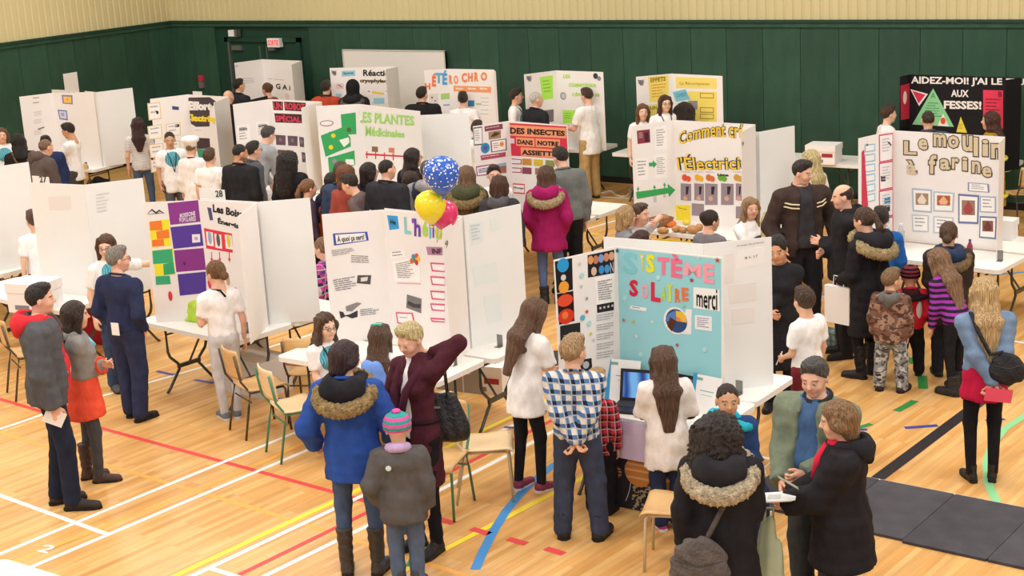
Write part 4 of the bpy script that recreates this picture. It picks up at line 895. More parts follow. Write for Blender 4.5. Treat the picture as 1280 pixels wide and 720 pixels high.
def bottle(px, py, label, s=1.0, body=glass, cap=cap_b, lab=True):
    p = at(px, py, TT)
    t = thing('bottle', label, 'bottle', (p[0], p[1], TT), 0, 'bottles on the tables')
    MB().lathe([(.028 * s, 0), (.033 * s, .01), (.033 * s, .12 * s), (.031 * s, .15 * s), (.014 * s, .19 * s), (.012 * s, .205 * s)], 14).build('body', body, t, True)
    MB().lathe([(.015 * s, .205 * s), (.015 * s, .222 * s)], 10).build('cap', cap, t)
    if lab: MB().lathe([(.0338 * s, .04 * s), (.0338 * s, .09 * s)], 14).build('label', water_l, t)
bottle(323, 407, 'clear water bottle with a dark cap beside the energy drinks board wing', 1.05)
bottle(452, 424, 'clear water bottle with a dark cap in front of the helium board', 1.2)
bottle(1126, 311, 'clear water bottle in front of the flour mill board', 1.25, cap=cap_w, lab=False)
bottle(1212, 324, 'small bottle of red drink with a blue cap beside the flour mill wing', .95, mat('red_drink', '#8c3a52', .3), cap_b)
bottle(395, 234, 'clear bottle in front of the robot board, nearer the picture edge', 1.2, lab=False)
bottle(402, 231, 'clear bottle in front of the medicinal plants board, next to a twin', 1.2, lab=False)
bottle(712, 176, 'small clear bottle on the table by the khaki-trousered young man', 1.0)
wp = mat('white_paper_box', '#f1efed', .55); red_l = mat('label_red', '#a8323e', .5); grey_c = mat('grey_carton', '#a9a39c', .7)
def carton(px, py, w, d, h, label, z=TT, rz=0, lid=True, body=wp, strip=True):
    p = at(px, py, z)
    t = thing('carton', label, 'box', (p[0], p[1], z), rz)
    MB().box(-w / 2, w / 2, -d / 2, d / 2, 0, h * (.8 if lid else 1)).build('body', body, t)
    if lid: MB().box(-w / 2 - .008, w / 2 + .008, -d / 2 - .008, d / 2 + .008, h * .68, h).build('lid', body, t)
    if strip:
        MB().box(w / 2 * .1, w / 2 * .85, -d / 2 - .002, -d / 2, h * .38, h * .58).build('red_label', red_l, t)
        MB().box(-w / 2 * .6, w / 2 * .2, -d / 2 - .0025, -d / 2, h * .1, h * .26).build('small_print', mat('print_grey', '#8b8788', .6), t)
    return t
carton(46, 386, .44, .34, .31, 'white file carton with a red label behind the man in the red hoodie', rz=.25)
carton(1030, 203, .42, .34, .27, 'white lidded file carton with a red label near the green wall', rz=.1)
carton(612, 486, .42, .32, .28, 'white carton with a red label standing under the helium table', 0, .2)
carton(587, 482, .5, .4, .38, 'grey cardboard box under the helium table beside a white carton', 0, .1, False, grey_c, False)
carton(322, 486, .62, .4, .36, 'large white carton on the floor under the energy drinks table', 0, -.1, False, mat('dull_carton', '#dcd8d5', .7), False)
carton(302, 442, .5, .35, .32, 'grey cardboard box under the energy drinks table', 0, .0, False, grey_c, False)
carton(1178, 296, .2, .14, .13, 'small white box on the flour mill table behind the brown hood', rz=.4, strip=False)
carton(1256, 298, .22, .2, .22, 'white box on the table behind the flour mill board wing', rz=0, strip=False)
carton(701, 259, .14, .12, .40, 'tall narrow white box beside the grey-jacketed man at the insects board', rz=0, strip=False, lid=False)
# green covered box
p = at(243, 398, TT); t = thing('covered_box', 'box covered with a lime green cloth on the energy drinks table', 'box', (p[0], p[1], TT), .05)
ff_ = ('cov',)
COVER = (t, p)
def lump(name, label, cat, px, py, r, col, z=TT, seed=1, rz=0):
    p = at(px, py, z); q = MB().ball((0, 0, 0), 1, 16, 10); rnd = random.Random(seed); ph = [rnd.random() * 6 for _ in range(6)]
    vs = []
    for x, y, zz in q.v:
        k = 1 + .16 * math.sin(x * 5 + ph[0]) * math.sin(y * 4 + ph[1]) + .10 * math.sin(zz * 6 + x * 4 + ph[2])
        vs.append((x * r[0] * k, y * r[1] * k, max(0, (zz * k + .85) * r[2])))
    o = obj(name, mesh(name, vs, q.f, True), cloth(col) if isinstance(col, str) else col); o.location = (p[0], p[1], z); o.rotation_euler = (0, 0, rz)
    return tag(o, label, cat)
lump('paper_tissue', 'crumpled white tissue beside the green covered box', 'tissue', 213, 393, (.09, .07, .045), '#f3efee')
lump('paper_tissue', 'crumpled white paper beside the water bottle on the energy drinks table', 'tissue', 342, 401, (.06, .04, .025), '#f1eeec', seed=4)
lump('red_bag', 'red bag with dark trim lying under the carton table', 'bag', 125, 428, (.25, .16, .22), '#b02f3c', 0, 5)
lump('dark_bag', 'black bag on the floor under the pale board by the left wall', 'bag', 125, 240, (.22, .15, .14), '#1c1b1e', 0, 6)
lump('dark_bag', 'black bag on the floor behind the khaki trousers', 'bag', 712, 243, (.14, .12, .2), '#1d1c20', 0, 7)
lump('cloth_sack', 'small beige flour sack on the flour mill table', 'sack', 1124, 308, (.07, .05, .10), '#e8d8c6', TT, 8)
MB_ = MB().lathe([(.02, .0), (.016, .03), (.03, .06)], 10); 
p = at(1194, 305, TT); t = thing('gift_bag', 'patterned paper gift bag on the flour mill table beside the brown hood', 'bag', (p[0], p[1], TT), .3)
MB().box(-.06, .06, -.035, .035, 0, .17).build('body', mat('patterned_paper', '#b89aa4', .6, ((60, 60, 60), .6)), t); MB().tube([(-.03, 0, .17), (-.02, 0, .22), (.02, 0, .22), (.03, 0, .17)], .004, 6).build('handle', mat('string_dark', '#55505a'), t)
# potatoes and fruit
pot = mat('potato_skin', '#b98a58', .7, ((40, 40, 40), .25)); org = mat('orange_peel', '#e0762c', .5, bump=((120, 120, 120), .3)); lem = mat('lemon_peel', '#e3c84a', .5)
for k, (x, y, r, m_, l) in enumerate(((829, 291, .055, pot, 'brown potato at the near end of the row of potatoes'), (846, 288, .048, pot, 'brown potato second in the row on the fruit table'), (854, 289, .046, pot, 'brown potato third in the row on the fruit table'), (866, 290, .062, pot, 'largest brown potato, next to the grey sweater'), (839, 282, .05, org, 'orange behind the potatoes on the fruit table'), (874, 286, .05, pot, 'brown potato half behind the woman with the hair bun'), (858, 279, .04, lem, 'yellow lemon behind the potatoes'))):
    p = at(x, y + 2, TT); o = MB().ball((0, 0, r * .8), (r * 1.35, r, r * .8), 14, 9).build('orange' if m_ is org else ('lemon' if m_ is lem else 'potato'), m_, smooth=True, loc=(p[0], p[1], TT)); o.rotation_euler = (0, 0, k); tag(o, l, 'fruit' if m_ is not pot else 'potato', 'produce on the fruit table')
p = at(833, 286, TT); t = thing('fruit_bowl', 'small brown wicker basket behind the potatoes', 'basket', (p[0] - .12, p[1] + .1, TT)); MB().lathe([(.09, 0), (.13, .05), (.15, .10), (.14, .10), (.12, .05), (.08, .01)], 18).build('bowl', mat('wicker', '#8a5f3c', .8, ((90, 90, 90), .4)), t, True)
MB().ball((0.02, 0, .1), (.09, .07, .05), 12, 8).build('filling', mat('tan_filling', '#a8744a', .8), t, True)
# yellow and black tape along the fruit table edge
p = at(824, 301, TT - .05); t_ = thing('hazard_banner', 'yellow and black lettered banner hung on the edge of the fruit table', 'banner', (0, 0, 0))
bp_ = Panel(t_, 'strip', at(820, 299, TT - .04)[:2], at(871, 304, TT - .04)[:2], TT - .13, TT - .03, mat('banner_yellow', '#e8cf3a', .5))
bp_.text('DANGER', ((822, 301), (866, 305), (866, 309), (822, 305)), K, .08)

# laptop, binders, book and tablet on the solar table
dk = mat('laptop_black', '#232327', .4, spec=.4); scr = bpy.data.materials.new('laptop_screen'); scr.use_nodes = True
b_ = scr.node_tree.nodes['Principled BSDF']; b_.inputs['Base Color'].default_value = (.01, .02, .05, 1); b_.inputs['Roughness'].default_value = .2
tc_ = scr.node_tree.nodes.new('ShaderNodeTexCoord'); gr_ = scr.node_tree.nodes.new('ShaderNodeTexWave'); gr_.inputs['Scale'].default_value = 2.2; gr_.inputs['Distortion'].default_value = 3.5; rp_ = scr.node_tree.nodes.new('ShaderNodeValToRGB')
rp_.color_ramp.elements[0].color = (*srgb('#1d3f8c'), 1); rp_.color_ramp.elements[1].color = (*srgb('#78b4ea'), 1); rp_.color_ramp.elements[1].position = .8
scr.node_tree.links.new(tc_.outputs['Object'], gr_.inputs[0]); scr.node_tree.links.new(gr_.outputs[0], rp_.inputs[0]); scr.node_tree.links.new(rp_.outputs[0], b_.inputs['Emission Color']); b_.inputs['Emission Strength'].default_value = .9
p = at(795, 507, TT); t = thing('laptop', 'open black laptop with a blue screen on the solar board table', 'laptop', (p[0] + .02, p[1] + .05, TT), math.radians(12))
MB().box(-.18, .18, -.26, 0, 0, .022).build('base', dk, t); kb = MB().box(-.155, .155, -.15, -.02, .022, .025).build('keyboard', mat('key_grey', '#35353a', .6), t)
M_ = Matrix.Translation((0, 0, .02)) @ Matrix.Rotation(math.radians(-14), 4, 'X')
ld_ = MB().box(-.18, .18, 0, .012, 0, .25, M_).build('screen_lid', dk, t); MB().box(-.155, .155, -.002, -.001, .025, .225, M_).build('display', scr, ld_)
MB().tube([(-.18, -.1, .01), (-.24, -.05, .02), (-.28, -.08, .006), (-.36, -.03, .006)], .004, 6).build('power_cord', mat('cord_black', '#1a1a1c'), t)
def binder(px, py, label, rz, w=.24, h=.30, strip='#3b9fd4', col='#f3f2f0'):
    p = at(px, py, TT); t = thing('report_folder', label, 'folder', (p[0], p[1], TT), rz)
    Mx = Matrix.Rotation(math.radians(-14), 4, 'X')
    MB().box(-w / 2, w / 2, 0, .008, 0, h, Mx).build('cover', paper(col), t); MB().box(-w / 2 - .012, -w / 2 + .02, -.006, .012, -.0, h + .005, Mx).build('spine_bar', mat('bar_' + strip, strip, .4), t)
    MB().box(-w * .25, w * .25, -.002, 0, h * .6, h * .62, Mx).box(-w * .2, w * .2, -.002, 0, h * .5, h * .51, Mx).box(-w * .42, -w * .2, -.002, 0, h * .86, h * .93, Mx).build('print', paper('#7fae9c'), t)
binder(778, 502, 'white report folder with a blue spine standing against the solar board', math.radians(8), .27, .33)
binder(880, 519, 'white report folder with a blue spine, leaning at the end of the solar board', math.radians(-8), .25, .3)
p = at(852, 512, TT); t = thing('book', 'black picture book about planets standing on the solar board table', 'book', (p[0], p[1], TT), math.radians(-6)); Mx = Matrix.Rotation(math.radians(-12), 4, 'X')
ck = MB().box(-.10, .10, 0, .018, 0, .27, Mx).build('cover', mat('book_black', '#1c1a1e', .35), t); MB().box(-.08, .07, -.002, 0, .21, .245, Mx).box(-.03, .08, -.002, 0, .12, .15, Mx).build('cover_print', paper('#e2643c'), ck); MB().box(-.09, .08, -.0025, 0, .165, .19, Mx).build('cover_title', paper('#e9cf4a'), ck); MB().ball((0, 0, 0), .035, 12, 8, Mx @ Matrix.Translation((.03, 0, .085)) @ Matrix.Scale(.15, 4, (0, 1, 0))).build('cover_planet', paper('#d9a07c'), ck)
def leaning_tablet(px, py, label, w, h, rz):
    p = at(px, py, TT); t = thing('tablet', label, 'tablet', (p[0], p[1], TT), rz); Mx = Matrix.Rotation(math.radians(-40), 4, 'X')
    MB().box(-w / 2, w / 2, 0, .012, 0, h, Mx).build('case', dk, t); MB().box(-w / 2 + .015, w / 2 - .015, -.001, 0, .015, h - .015, Mx).build('screen', mat('screen_grey', '#43474f', .2), t)
leaning_tablet(706, 465, 'black tablet propped up in front of the leaning girl', .3, .2, math.radians(35))
# sheet and patterned planet cloth hanging from the front edge of the solar table
t = thing('hanging_sheet', 'lavender paper sheet hanging from the front edge of the solar table', 'sheet', (0, 0, 0))
hp = Panel(t, 'sheet', (-5.88, 9.365), (-5.52, 9.365), .44, .747, paper('#ddcbe6'), .003); hp.bars(((770, 522), (797, 528), (797, 548), (770, 540)), 7, '#cdbcd6')
cw = mat('star_cloth_black', '#2b272d', .75)
t = thing('planet_cloth', 'black cloth printed with rocks and planets hanging down the front of the solar table', 'cloth', (0, 0, 0))
hp = Panel(t, 'cloth', (-6.05, 9.395), (-5.02, 9.395), .02, .70, cw, .006)
rnd = random.Random(3); V = []; F = []
for k in range(150):
    u = .33 + rnd.random() * .17 + .02 * rnd.random(); z = .03 + rnd.random() * .66; r = .008 + rnd.random() * .010; u += .06 * math.sin(z * 3)
    n0 = len(V); V += [(u + r * math.cos(a) * 1.2, z + r * math.sin(a), .004) for a in [2 * math.pi * j / 7 for j in range(7)]]; F.append(tuple(n0 + j for j in range(7)))
hp.put('printed_rocks', V, F, paper('#a39374'), 'stuff')
for u, z, r, c in ((.22, .31, .055, '#7a4a3a'), (.10, .36, .07, '#3aa0c4'), (.42, .34, .12, '#c8803c'), (.68, .30, .16, '#b07a48')):
    V = [(u, z, .007)] + [(u + r * math.cos(2 * math.pi * j / 20), z + r * math.sin(2 * math.pi * j / 20), .007) for j in range(20)]
    hp.put('printed_planet', V, [(0, 1 + j, 1 + (j + 1) % 20) for j in range(20)], paper(c))
    for dz in (-.4, .1, .5):
        w_ = math.sqrt(1 - dz * dz) * r * .95
        hp.put('planet_band', [(u - w_, z + dz * r - r * .07, .0078), (u + w_, z + dz * r - r * .07, .0078), (u + w_, z + dz * r + r * .07, .0078), (u - w_, z + dz * r + r * .07, .0078)], [(0, 1, 2, 3)], paper('#d9a878' if c != '#3aa0c4' else '#6fae6a'))
for u0 in (-.1, .28, .75):
    V = []; F = []
    for k in range(12):
        a = -.5 + k * .11; rr = .45
        for e in (0, .006): V.append((max(.0, min(1.02, u0 + (rr + e) * math.cos(a))), max(.02, min(.72, .3 + (rr + e) * math.sin(a))), .006))
    hp.put('orbit_line', V, [(2 * k, 2 * k + 1, 2 * k + 3, 2 * k + 2) for k in range(11)], paper('#c9c5c0'))
# white power cable on the floor
pts = [at(x, y, .008) for x, y in ((748, 242), (757, 240), (764, 238.5), (769, 243), (776, 245.5), (783, 245), (789, 240), (786, 236.5), (790, 234), (796, 236))]
tag(MB().tube(pts, .012, 6).build('power_cable', mat('cable_white', '#e9e4d8', .5), smooth=True), 'white power cable snaking over the floor near the khaki trousers', 'cable')
pts = [at(x, y, .008) for x, y in ((978, 560), (970, 572), (955, 585), (958, 596), (975, 590), (985, 575))]
tag(MB().tube(pts, .007, 6).build('power_cable', mat('cable_white', '#e9e4d8', .5), smooth=True), 'thin pale cable loop on the floor below the green jacket', 'cable')
# basket seen between the adults in black
p = at(1046, 432, 0); t = thing('wire_basket', 'low green and blue wire basket on the floor behind the adults in black', 'basket', (p[0], p[1], 0)); q = MB()
for k in range(8): q.box(-.2 + k * .055, -.194 + k * .055, -.1, -.095, 0, .2)
for z in (0, .07, .14, .2): q.box(-.2, .2, -.1, -.095, z, z + .008)
q.build('wire_front', mat('wire_green', '#5a7a5c', .5), t); MB().box(-.19, .19, -.09, .1, .0, .16).build('contents', mat('contents_mixed', '#7c8a92', .7, ((14, 14, 14), .7)), t)

# ================================================================ balloons
for px, py, r, c, l in ((552, 219, .155, '#2f62c4', 'blue balloon with white confetti dots'), (538, 258.5, .135, '#f5e02c', 'plain yellow balloon below the blue one'), (555, 269, .125, '#e0326c', 'pink balloon half hidden behind the yellow one')):
    base = np.array([-7.95, 10.0]) if c != '#e0326c' else np.array([-7.9, 10.15])
    d = ray(px, py); tt = (base[1] - CAM[1]) / d[1]; p = CAM + d * tt
    t = thing('balloon', l, 'balloon', (p[0], p[1], p[2]), 0, 'balloons tied to the helium board')
    prof = [(.004, -1.22), (.05, -1.16), (.2, -1.08), (.45, -.9), (.72, -.62), (.92, -.25), (1, .12), (.96, .45), (.8, .74), (.5, .95), (.22, 1.04), (.02, 1.06)]
    sk = MB().lathe([(a * r, b * r) for a, b in prof], 24).build('skin', mat('balloon_' + c[1:], c, .18, spec=.6), t, True)
    MB().lathe([(.005, -1.21 * r), (.02, -1.28 * r), (.003, -1.20 * r)], 8).build('knot', mat('balloon_' + c[1:], c), t)
    if 'blue' in l and 'dots' in l:
        rnd = random.Random(5); V = []; F = []
        for k in range(170):
            z = .95 - rnd.random() * 1.5; a = rnd.random() * 2 * math.pi
            rr = np.interp(z, [b for _, b in prof], [a_ for a_, _ in prof]); s_ = .006 + .004 * rnd.random()
            n_ = np.array([rr * math.cos(a), rr * math.sin(a), z * .9]); n_ /= np.linalg.norm(n_); c_ = np.array([rr * math.cos(a), rr * math.sin(a), z]) * r + n_ * .0025
            u_ = np.cross(n_, [0, 0, 1]); u_ /= np.linalg.norm(u_) + 1e-6; w_ = np.cross(n_, u_); n0 = len(V)
            V += [c_ + s_ * (math.cos(b) * u_ + math.sin(b) * w_) for b in [math.pi / 3 * j for j in range(6)]]; F.append(tuple(n0 + j for j in range(6)))
        obj('confetti_dots', mesh('confetti_dots', V, F), paper('#f3f3f6'), sk, 'stuff')
    e_ = np.array([-7.95, 10.05, 1.80]) - p
    MB().tube([(0, 0, -1.22 * r), tuple(e_ * .6 + np.array([.01, 0, -.2 * r])), tuple(e_)], .0015, 5).build('string', mat('string_grey', '#8a8a90'), t)
# sign lettering
s_ = bpy.data.objects['exit_sign']; v, fs = text_mesh('SORTIE', .03); lo, hi = v.min(0), v.max(0)
vv = [(-.135 + (x - lo[0]) / (hi[0] - lo[0]) * .27, -.1015, .03 + (y - lo[1]) / (hi[1] - lo[1]) * .105) for x, y, _ in v]
obj('lettering', mesh('lettering', vv, fs), mat('exit_red', '#e23a48', .5, emit=.6), s_)
# ================================================================ people
F32 = np.float32
class Field:
    def __init__(s, lo, hi, h):
        s.ax = [np.arange(lo[i] - 2 * h, hi[i] + 3 * h, h, dtype=F32) for i in range(3)]
        s.F = np.full([len(a) for a in s.ax], .5, F32); s.h = h
    def blk(s, lo, hi):
        sl = []
        for i in range(3):
            a = s.ax[i]; i0 = max(0, int((lo[i] - a[0]) / s.h)); i1 = min(len(a), int((hi[i] - a[0]) / s.h) + 2)
            if i1 <= i0: return None
            sl.append(slice(i0, i1))
        return tuple(sl)
    def xyz(s, sl):
        return s.ax[0][sl[0]][:, None, None], s.ax[1][sl[1]][None, :, None], s.ax[2][sl[2]][None, None, :]
    def join(s, sl, d, k):
        f = s.F[sl]
        if k > 0:
            hh = np.maximum(k - np.abs(f - d), 0) / k; s.F[sl] = np.minimum(f, d) - hh * hh * k * .25
        else: s.F[sl] = np.minimum(f, d)
    def cone(s, a, b, ra, rb, k=.03, w=(1, 1, 1), cuts=()):
        a = np.asarray(a, float); b = np.asarray(b, float); r = max(ra, rb)
        pad = np.array([r / w[0], r / w[1], r / w[2]]) + .05
        sl = s.blk(np.minimum(a, b) - pad, np.maximum(a, b) + pad)
        if sl is None: return
        X, Y, Z = s.xyz(sl); ab = b - a; L2 = max(1e-9, float((ab * ab).sum()))
        t = np.clip(((X - a[0]) * ab[0] + (Y - a[1]) * ab[1] + (Z - a[2]) * ab[2]) / L2, 0, 1).astype(F32)
        d = np.sqrt(((X - a[0] - t * ab[0]) * w[0]) ** 2 + ((Y - a[1] - t * ab[1]) * w[1]) ** 2 + ((Z - a[2] - t * ab[2]) * w[2]) ** 2) - (ra + (rb - ra) * t)
        for p, n in cuts: d = np.maximum(d, (X - p[0]) * n[0] + (Y - p[1]) * n[1] + (Z - p[2]) * n[2])
        s.join(sl, d.astype(F32), k)
    def ell(s, c, r, k=.02, sub=False):
        sl = s.blk(np.array(c) - np.array(r) - .05, np.array(c) + np.array(r) + .05)
        if sl is None: return
        X, Y, Z = s.xyz(sl)
        q = np.sqrt(((X - c[0]) / r[0]) ** 2 + ((Y - c[1]) / r[1]) ** 2 + ((Z - c[2]) / r[2]) ** 2)
        d = ((q - 1) * min(r)).astype(F32)
        if sub:
            f = s.F[sl]; hh = np.maximum(k - np.abs(f + d), 0) / max(k, 1e-6); s.F[sl] = np.maximum(f, -d) + hh * hh * k * .25
        else: s.join(sl, d, k)
    def cut(s, p, n):
        X, Y, Z = s.xyz((slice(None),) * 3); s.F = np.maximum(s.F, (X - p[0]) * n[0] + (Y - p[1]) * n[1] + (Z - p[2]) * n[2]).astype(F32)
    def add(s, g): s.F = (s.F + g).astype(F32)
    def nets(s):
        F = s.F; F[0] = F[-1] = .5; F[:, 0] = F[:, -1] = .5; F[:, :, 0] = F[:, :, -1] = .5
        S = F < 0; n = S.shape
        c = np.zeros((n[0] - 1, n[1] - 1, n[2] - 1), np.int8)
        for i in (0, 1):
            for j in (0, 1):
                for k in (0, 1): c += S[i:n[0] - 1 + i, j:n[1] - 1 + j, k:n[2] - 1 + k]
        act = (c > 0) & (c < 8); idx = np.argwhere(act)
        if len(idx) == 0: return np.zeros((0, 3)), np.zeros((0, 4), int)
        num = np.full(act.shape, -1, np.int32); num[act] = np.arange(len(idx))
        corners = [(i, j, k) for i in (0, 1) for j in (0, 1) for k in (0, 1)]
        V = {cc: F[idx[:, 0] + cc[0], idx[:, 1] + cc[1], idx[:, 2] + cc[2]] for cc in corners}
        P = np.zeros((len(idx), 3)); W = np.zeros(len(idx))
        for a in corners:
            for ax in range(3):
                if a[ax]: continue
                b = list(a); b[ax] = 1; b = tuple(b); va, vb = V[a], V[b]; m = (va < 0) != (vb < 0)
                t = np.where(m, va / np.where(m, va - vb, 1), 0)
                for q in range(3): P[:, q] += np.where(m, a[q] + (t if q == ax else 0), 0)
                W += m
        P = (P / W[:, None] + idx) * s.h + np.array([a[0] for a in s.ax])
        Q = []
        for ax in range(3):
            sl0 = [slice(None)] * 3; sl1 = [slice(None)] * 3; sl0[ax] = slice(0, -1); sl1[ax] = slice(1, None)
            A, B = S[tuple(sl0)], S[tuple(sl1)]; e = np.argwhere(A != B)
            if len(e) == 0: continue
            o1, o2 = [(1, 2), (2, 0), (0, 1)][ax]
            e = e[(e[:, o1] > 0) & (e[:, o2] > 0)]
            flip = A[e[:, 0], e[:, 1], e[:, 2]]
            def cell(d1, d2):
                q = e.copy(); q[:, o1] -= d1; q[:, o2] -= d2; return num[q[:, 0], q[:, 1], q[:, 2]]
            q = np.stack([cell(1, 1), cell(0, 1), cell(0, 0), cell(1, 0)], 1)
            q[~flip] = q[~flip][:, ::-1]; Q.append(q)
        return P, np.concatenate(Q)

# ---- head and hands, built once at two finenesses and joined into each body
_hc = {}
def head_mesh(h):
    if h in _hc: return _hc[h]
    f = Field((-.11, -.13, -.22), (.11, .14, .14), h)
    f.ell((0, -.012, .030), (.076, .096, .090), .02); f.ell((0, .022, -.02), (.060, .068, .085), .03); f.ell((0, .042, -.085), (.034, .038, .028), .03)
    for sx in (-1, 1):
        f.ell((sx * .034, .060, -.03), (.026, .026, .028), .02); f.ell((sx * .080, -.006, -.006), (.010, .019, .031), .008)
        f.ell((sx * .031, .101, .006), (.017, .015, .011), .012, sub=True); f.ell((sx * .031, .082, .006), (.013, .012, .010), .004)
    f.cone((-.036, .080, .024), (.036, .080, .024), .010, .010, .012)
    f.cone((0, .086, .016), (0, .106, -.020), .008, .012, .010); f.cone((-.012, .090, -.023), (.012, .090, -.023), .008, .008, .008)
    f.cone((-.016, .082, -.051), (.016, .082, -.051), .009, .009, .008); f.cone((-.014, .080, -.061), (.014, .080, -.061), .009, .009, .006)
    f.cone((0, -.020, -.06), (0, -.040, -.20), .050, .056, .03)
    v, q = f.nets()
    x, y, z = v.T; ax = np.abs(x)
    brow = (y > .06) & (ax > .014) & (ax < .050) & (np.abs(z - .025 - .004 * np.sin(ax * 60)) < .006)
    eye = (y > .065) & (((ax - .031) / .013) ** 2 + ((z - .006) / .0075) ** 2 < 1)
    pup = (y > .065) & (((ax - .031) / .0062) ** 2 + ((z - .006) / .0075) ** 2 < 1)
    lip = (y > .07) & (np.abs(z + .056) < .010) & (ax < .024)
    chk = (y > .04) & (((ax - .04) / .022) ** 2 + ((z + .03) / .02) ** 2 < 1)
    beard = (z < -.045) & (y > -.02) & (z > -.12) & ~lip
    _hc[h] = (v, q, dict(brow=brow, eye=eye, pup=pup, lip=lip, chk=chk, beard=beard)); return _hc[h]
_hd = {}
def hand_mesh(h, pose):
    if (h, pose) in _hd: return _hd[h, pose]
    f = Field((-.06, -.09, -.04), (.07, .05, .20), h)
    f.cone((0, 0, -.02), (0, 0, .03), .026, .028, .01, (1, 1.35, 1)); f.cone((-.020, 0, .045), (-.024, 0, .085), .018, .017, .02, (1, 1.2, 1)); f.cone((.018, 0, .045), (.024, 0, .085), .018, .017, .02, (1, 1.2, 1))
    curl = {'relax': .35, 'grip': 1.1, 'flat': .08}[pose]; r = .0088 if h < .008 else .0100
    for x0, L, sp in ((-.030, .070, -.10), (-.010, .080, -.02), (.010, .074, .04), (.029, .058, .14)):
        p = np.array([x0, 0, .088]); a = 0
        for j, l in enumerate((L * .45, L * .32, L * .23)):
            a += curl * (.6 + .4 * j); q = p + l * np.array([sp * math.cos(a), -math.sin(a), math.cos(a)])
            f.cone(p, q, r * (1 - .1 * j), r * (.92 - .1 * j), .003); p = q
    f.cone((-.024, -.004, .02), (-.050, -.016, .055), .014, .0115, .012); f.cone((-.050, -.016, .055), (-.056, -.030, .084), .0108, .009, .004)
    _hd[h, pose] = f.nets(); return _hd[h, pose]

skin_m = bpy.data.materials.new('skin'); skin_m.use_nodes = True
b_ = skin_m.node_tree.nodes['Principled BSDF']; at_ = skin_m.node_tree.nodes.new('ShaderNodeVertexColor'); at_.layer_name = 'tone'
skin_m.node_tree.links.new(at_.outputs['Color'], b_.inputs['Base Color']); b_.inputs['Roughness'].default_value = .5; b_.inputs['Specular IOR Level'].default_value = .3
b_.inputs['Subsurface Weight'].default_value = .0
def hair_mat(c):
    key = 'hair_' + c.lstrip('#')
    if key in MATS: return MATS[key]
    m = mat(key, c, .42, ((130, 130, 9), .55), ((120, 120, 8), .8), spec=.45); return m
SK = {'light': '#e2b294', 'pink': '#e6b49a', 'tan': '#cf9a76', 'olive': '#c99a78', 'brown': '#a8765a', 'fair': '#ecc4aa'}

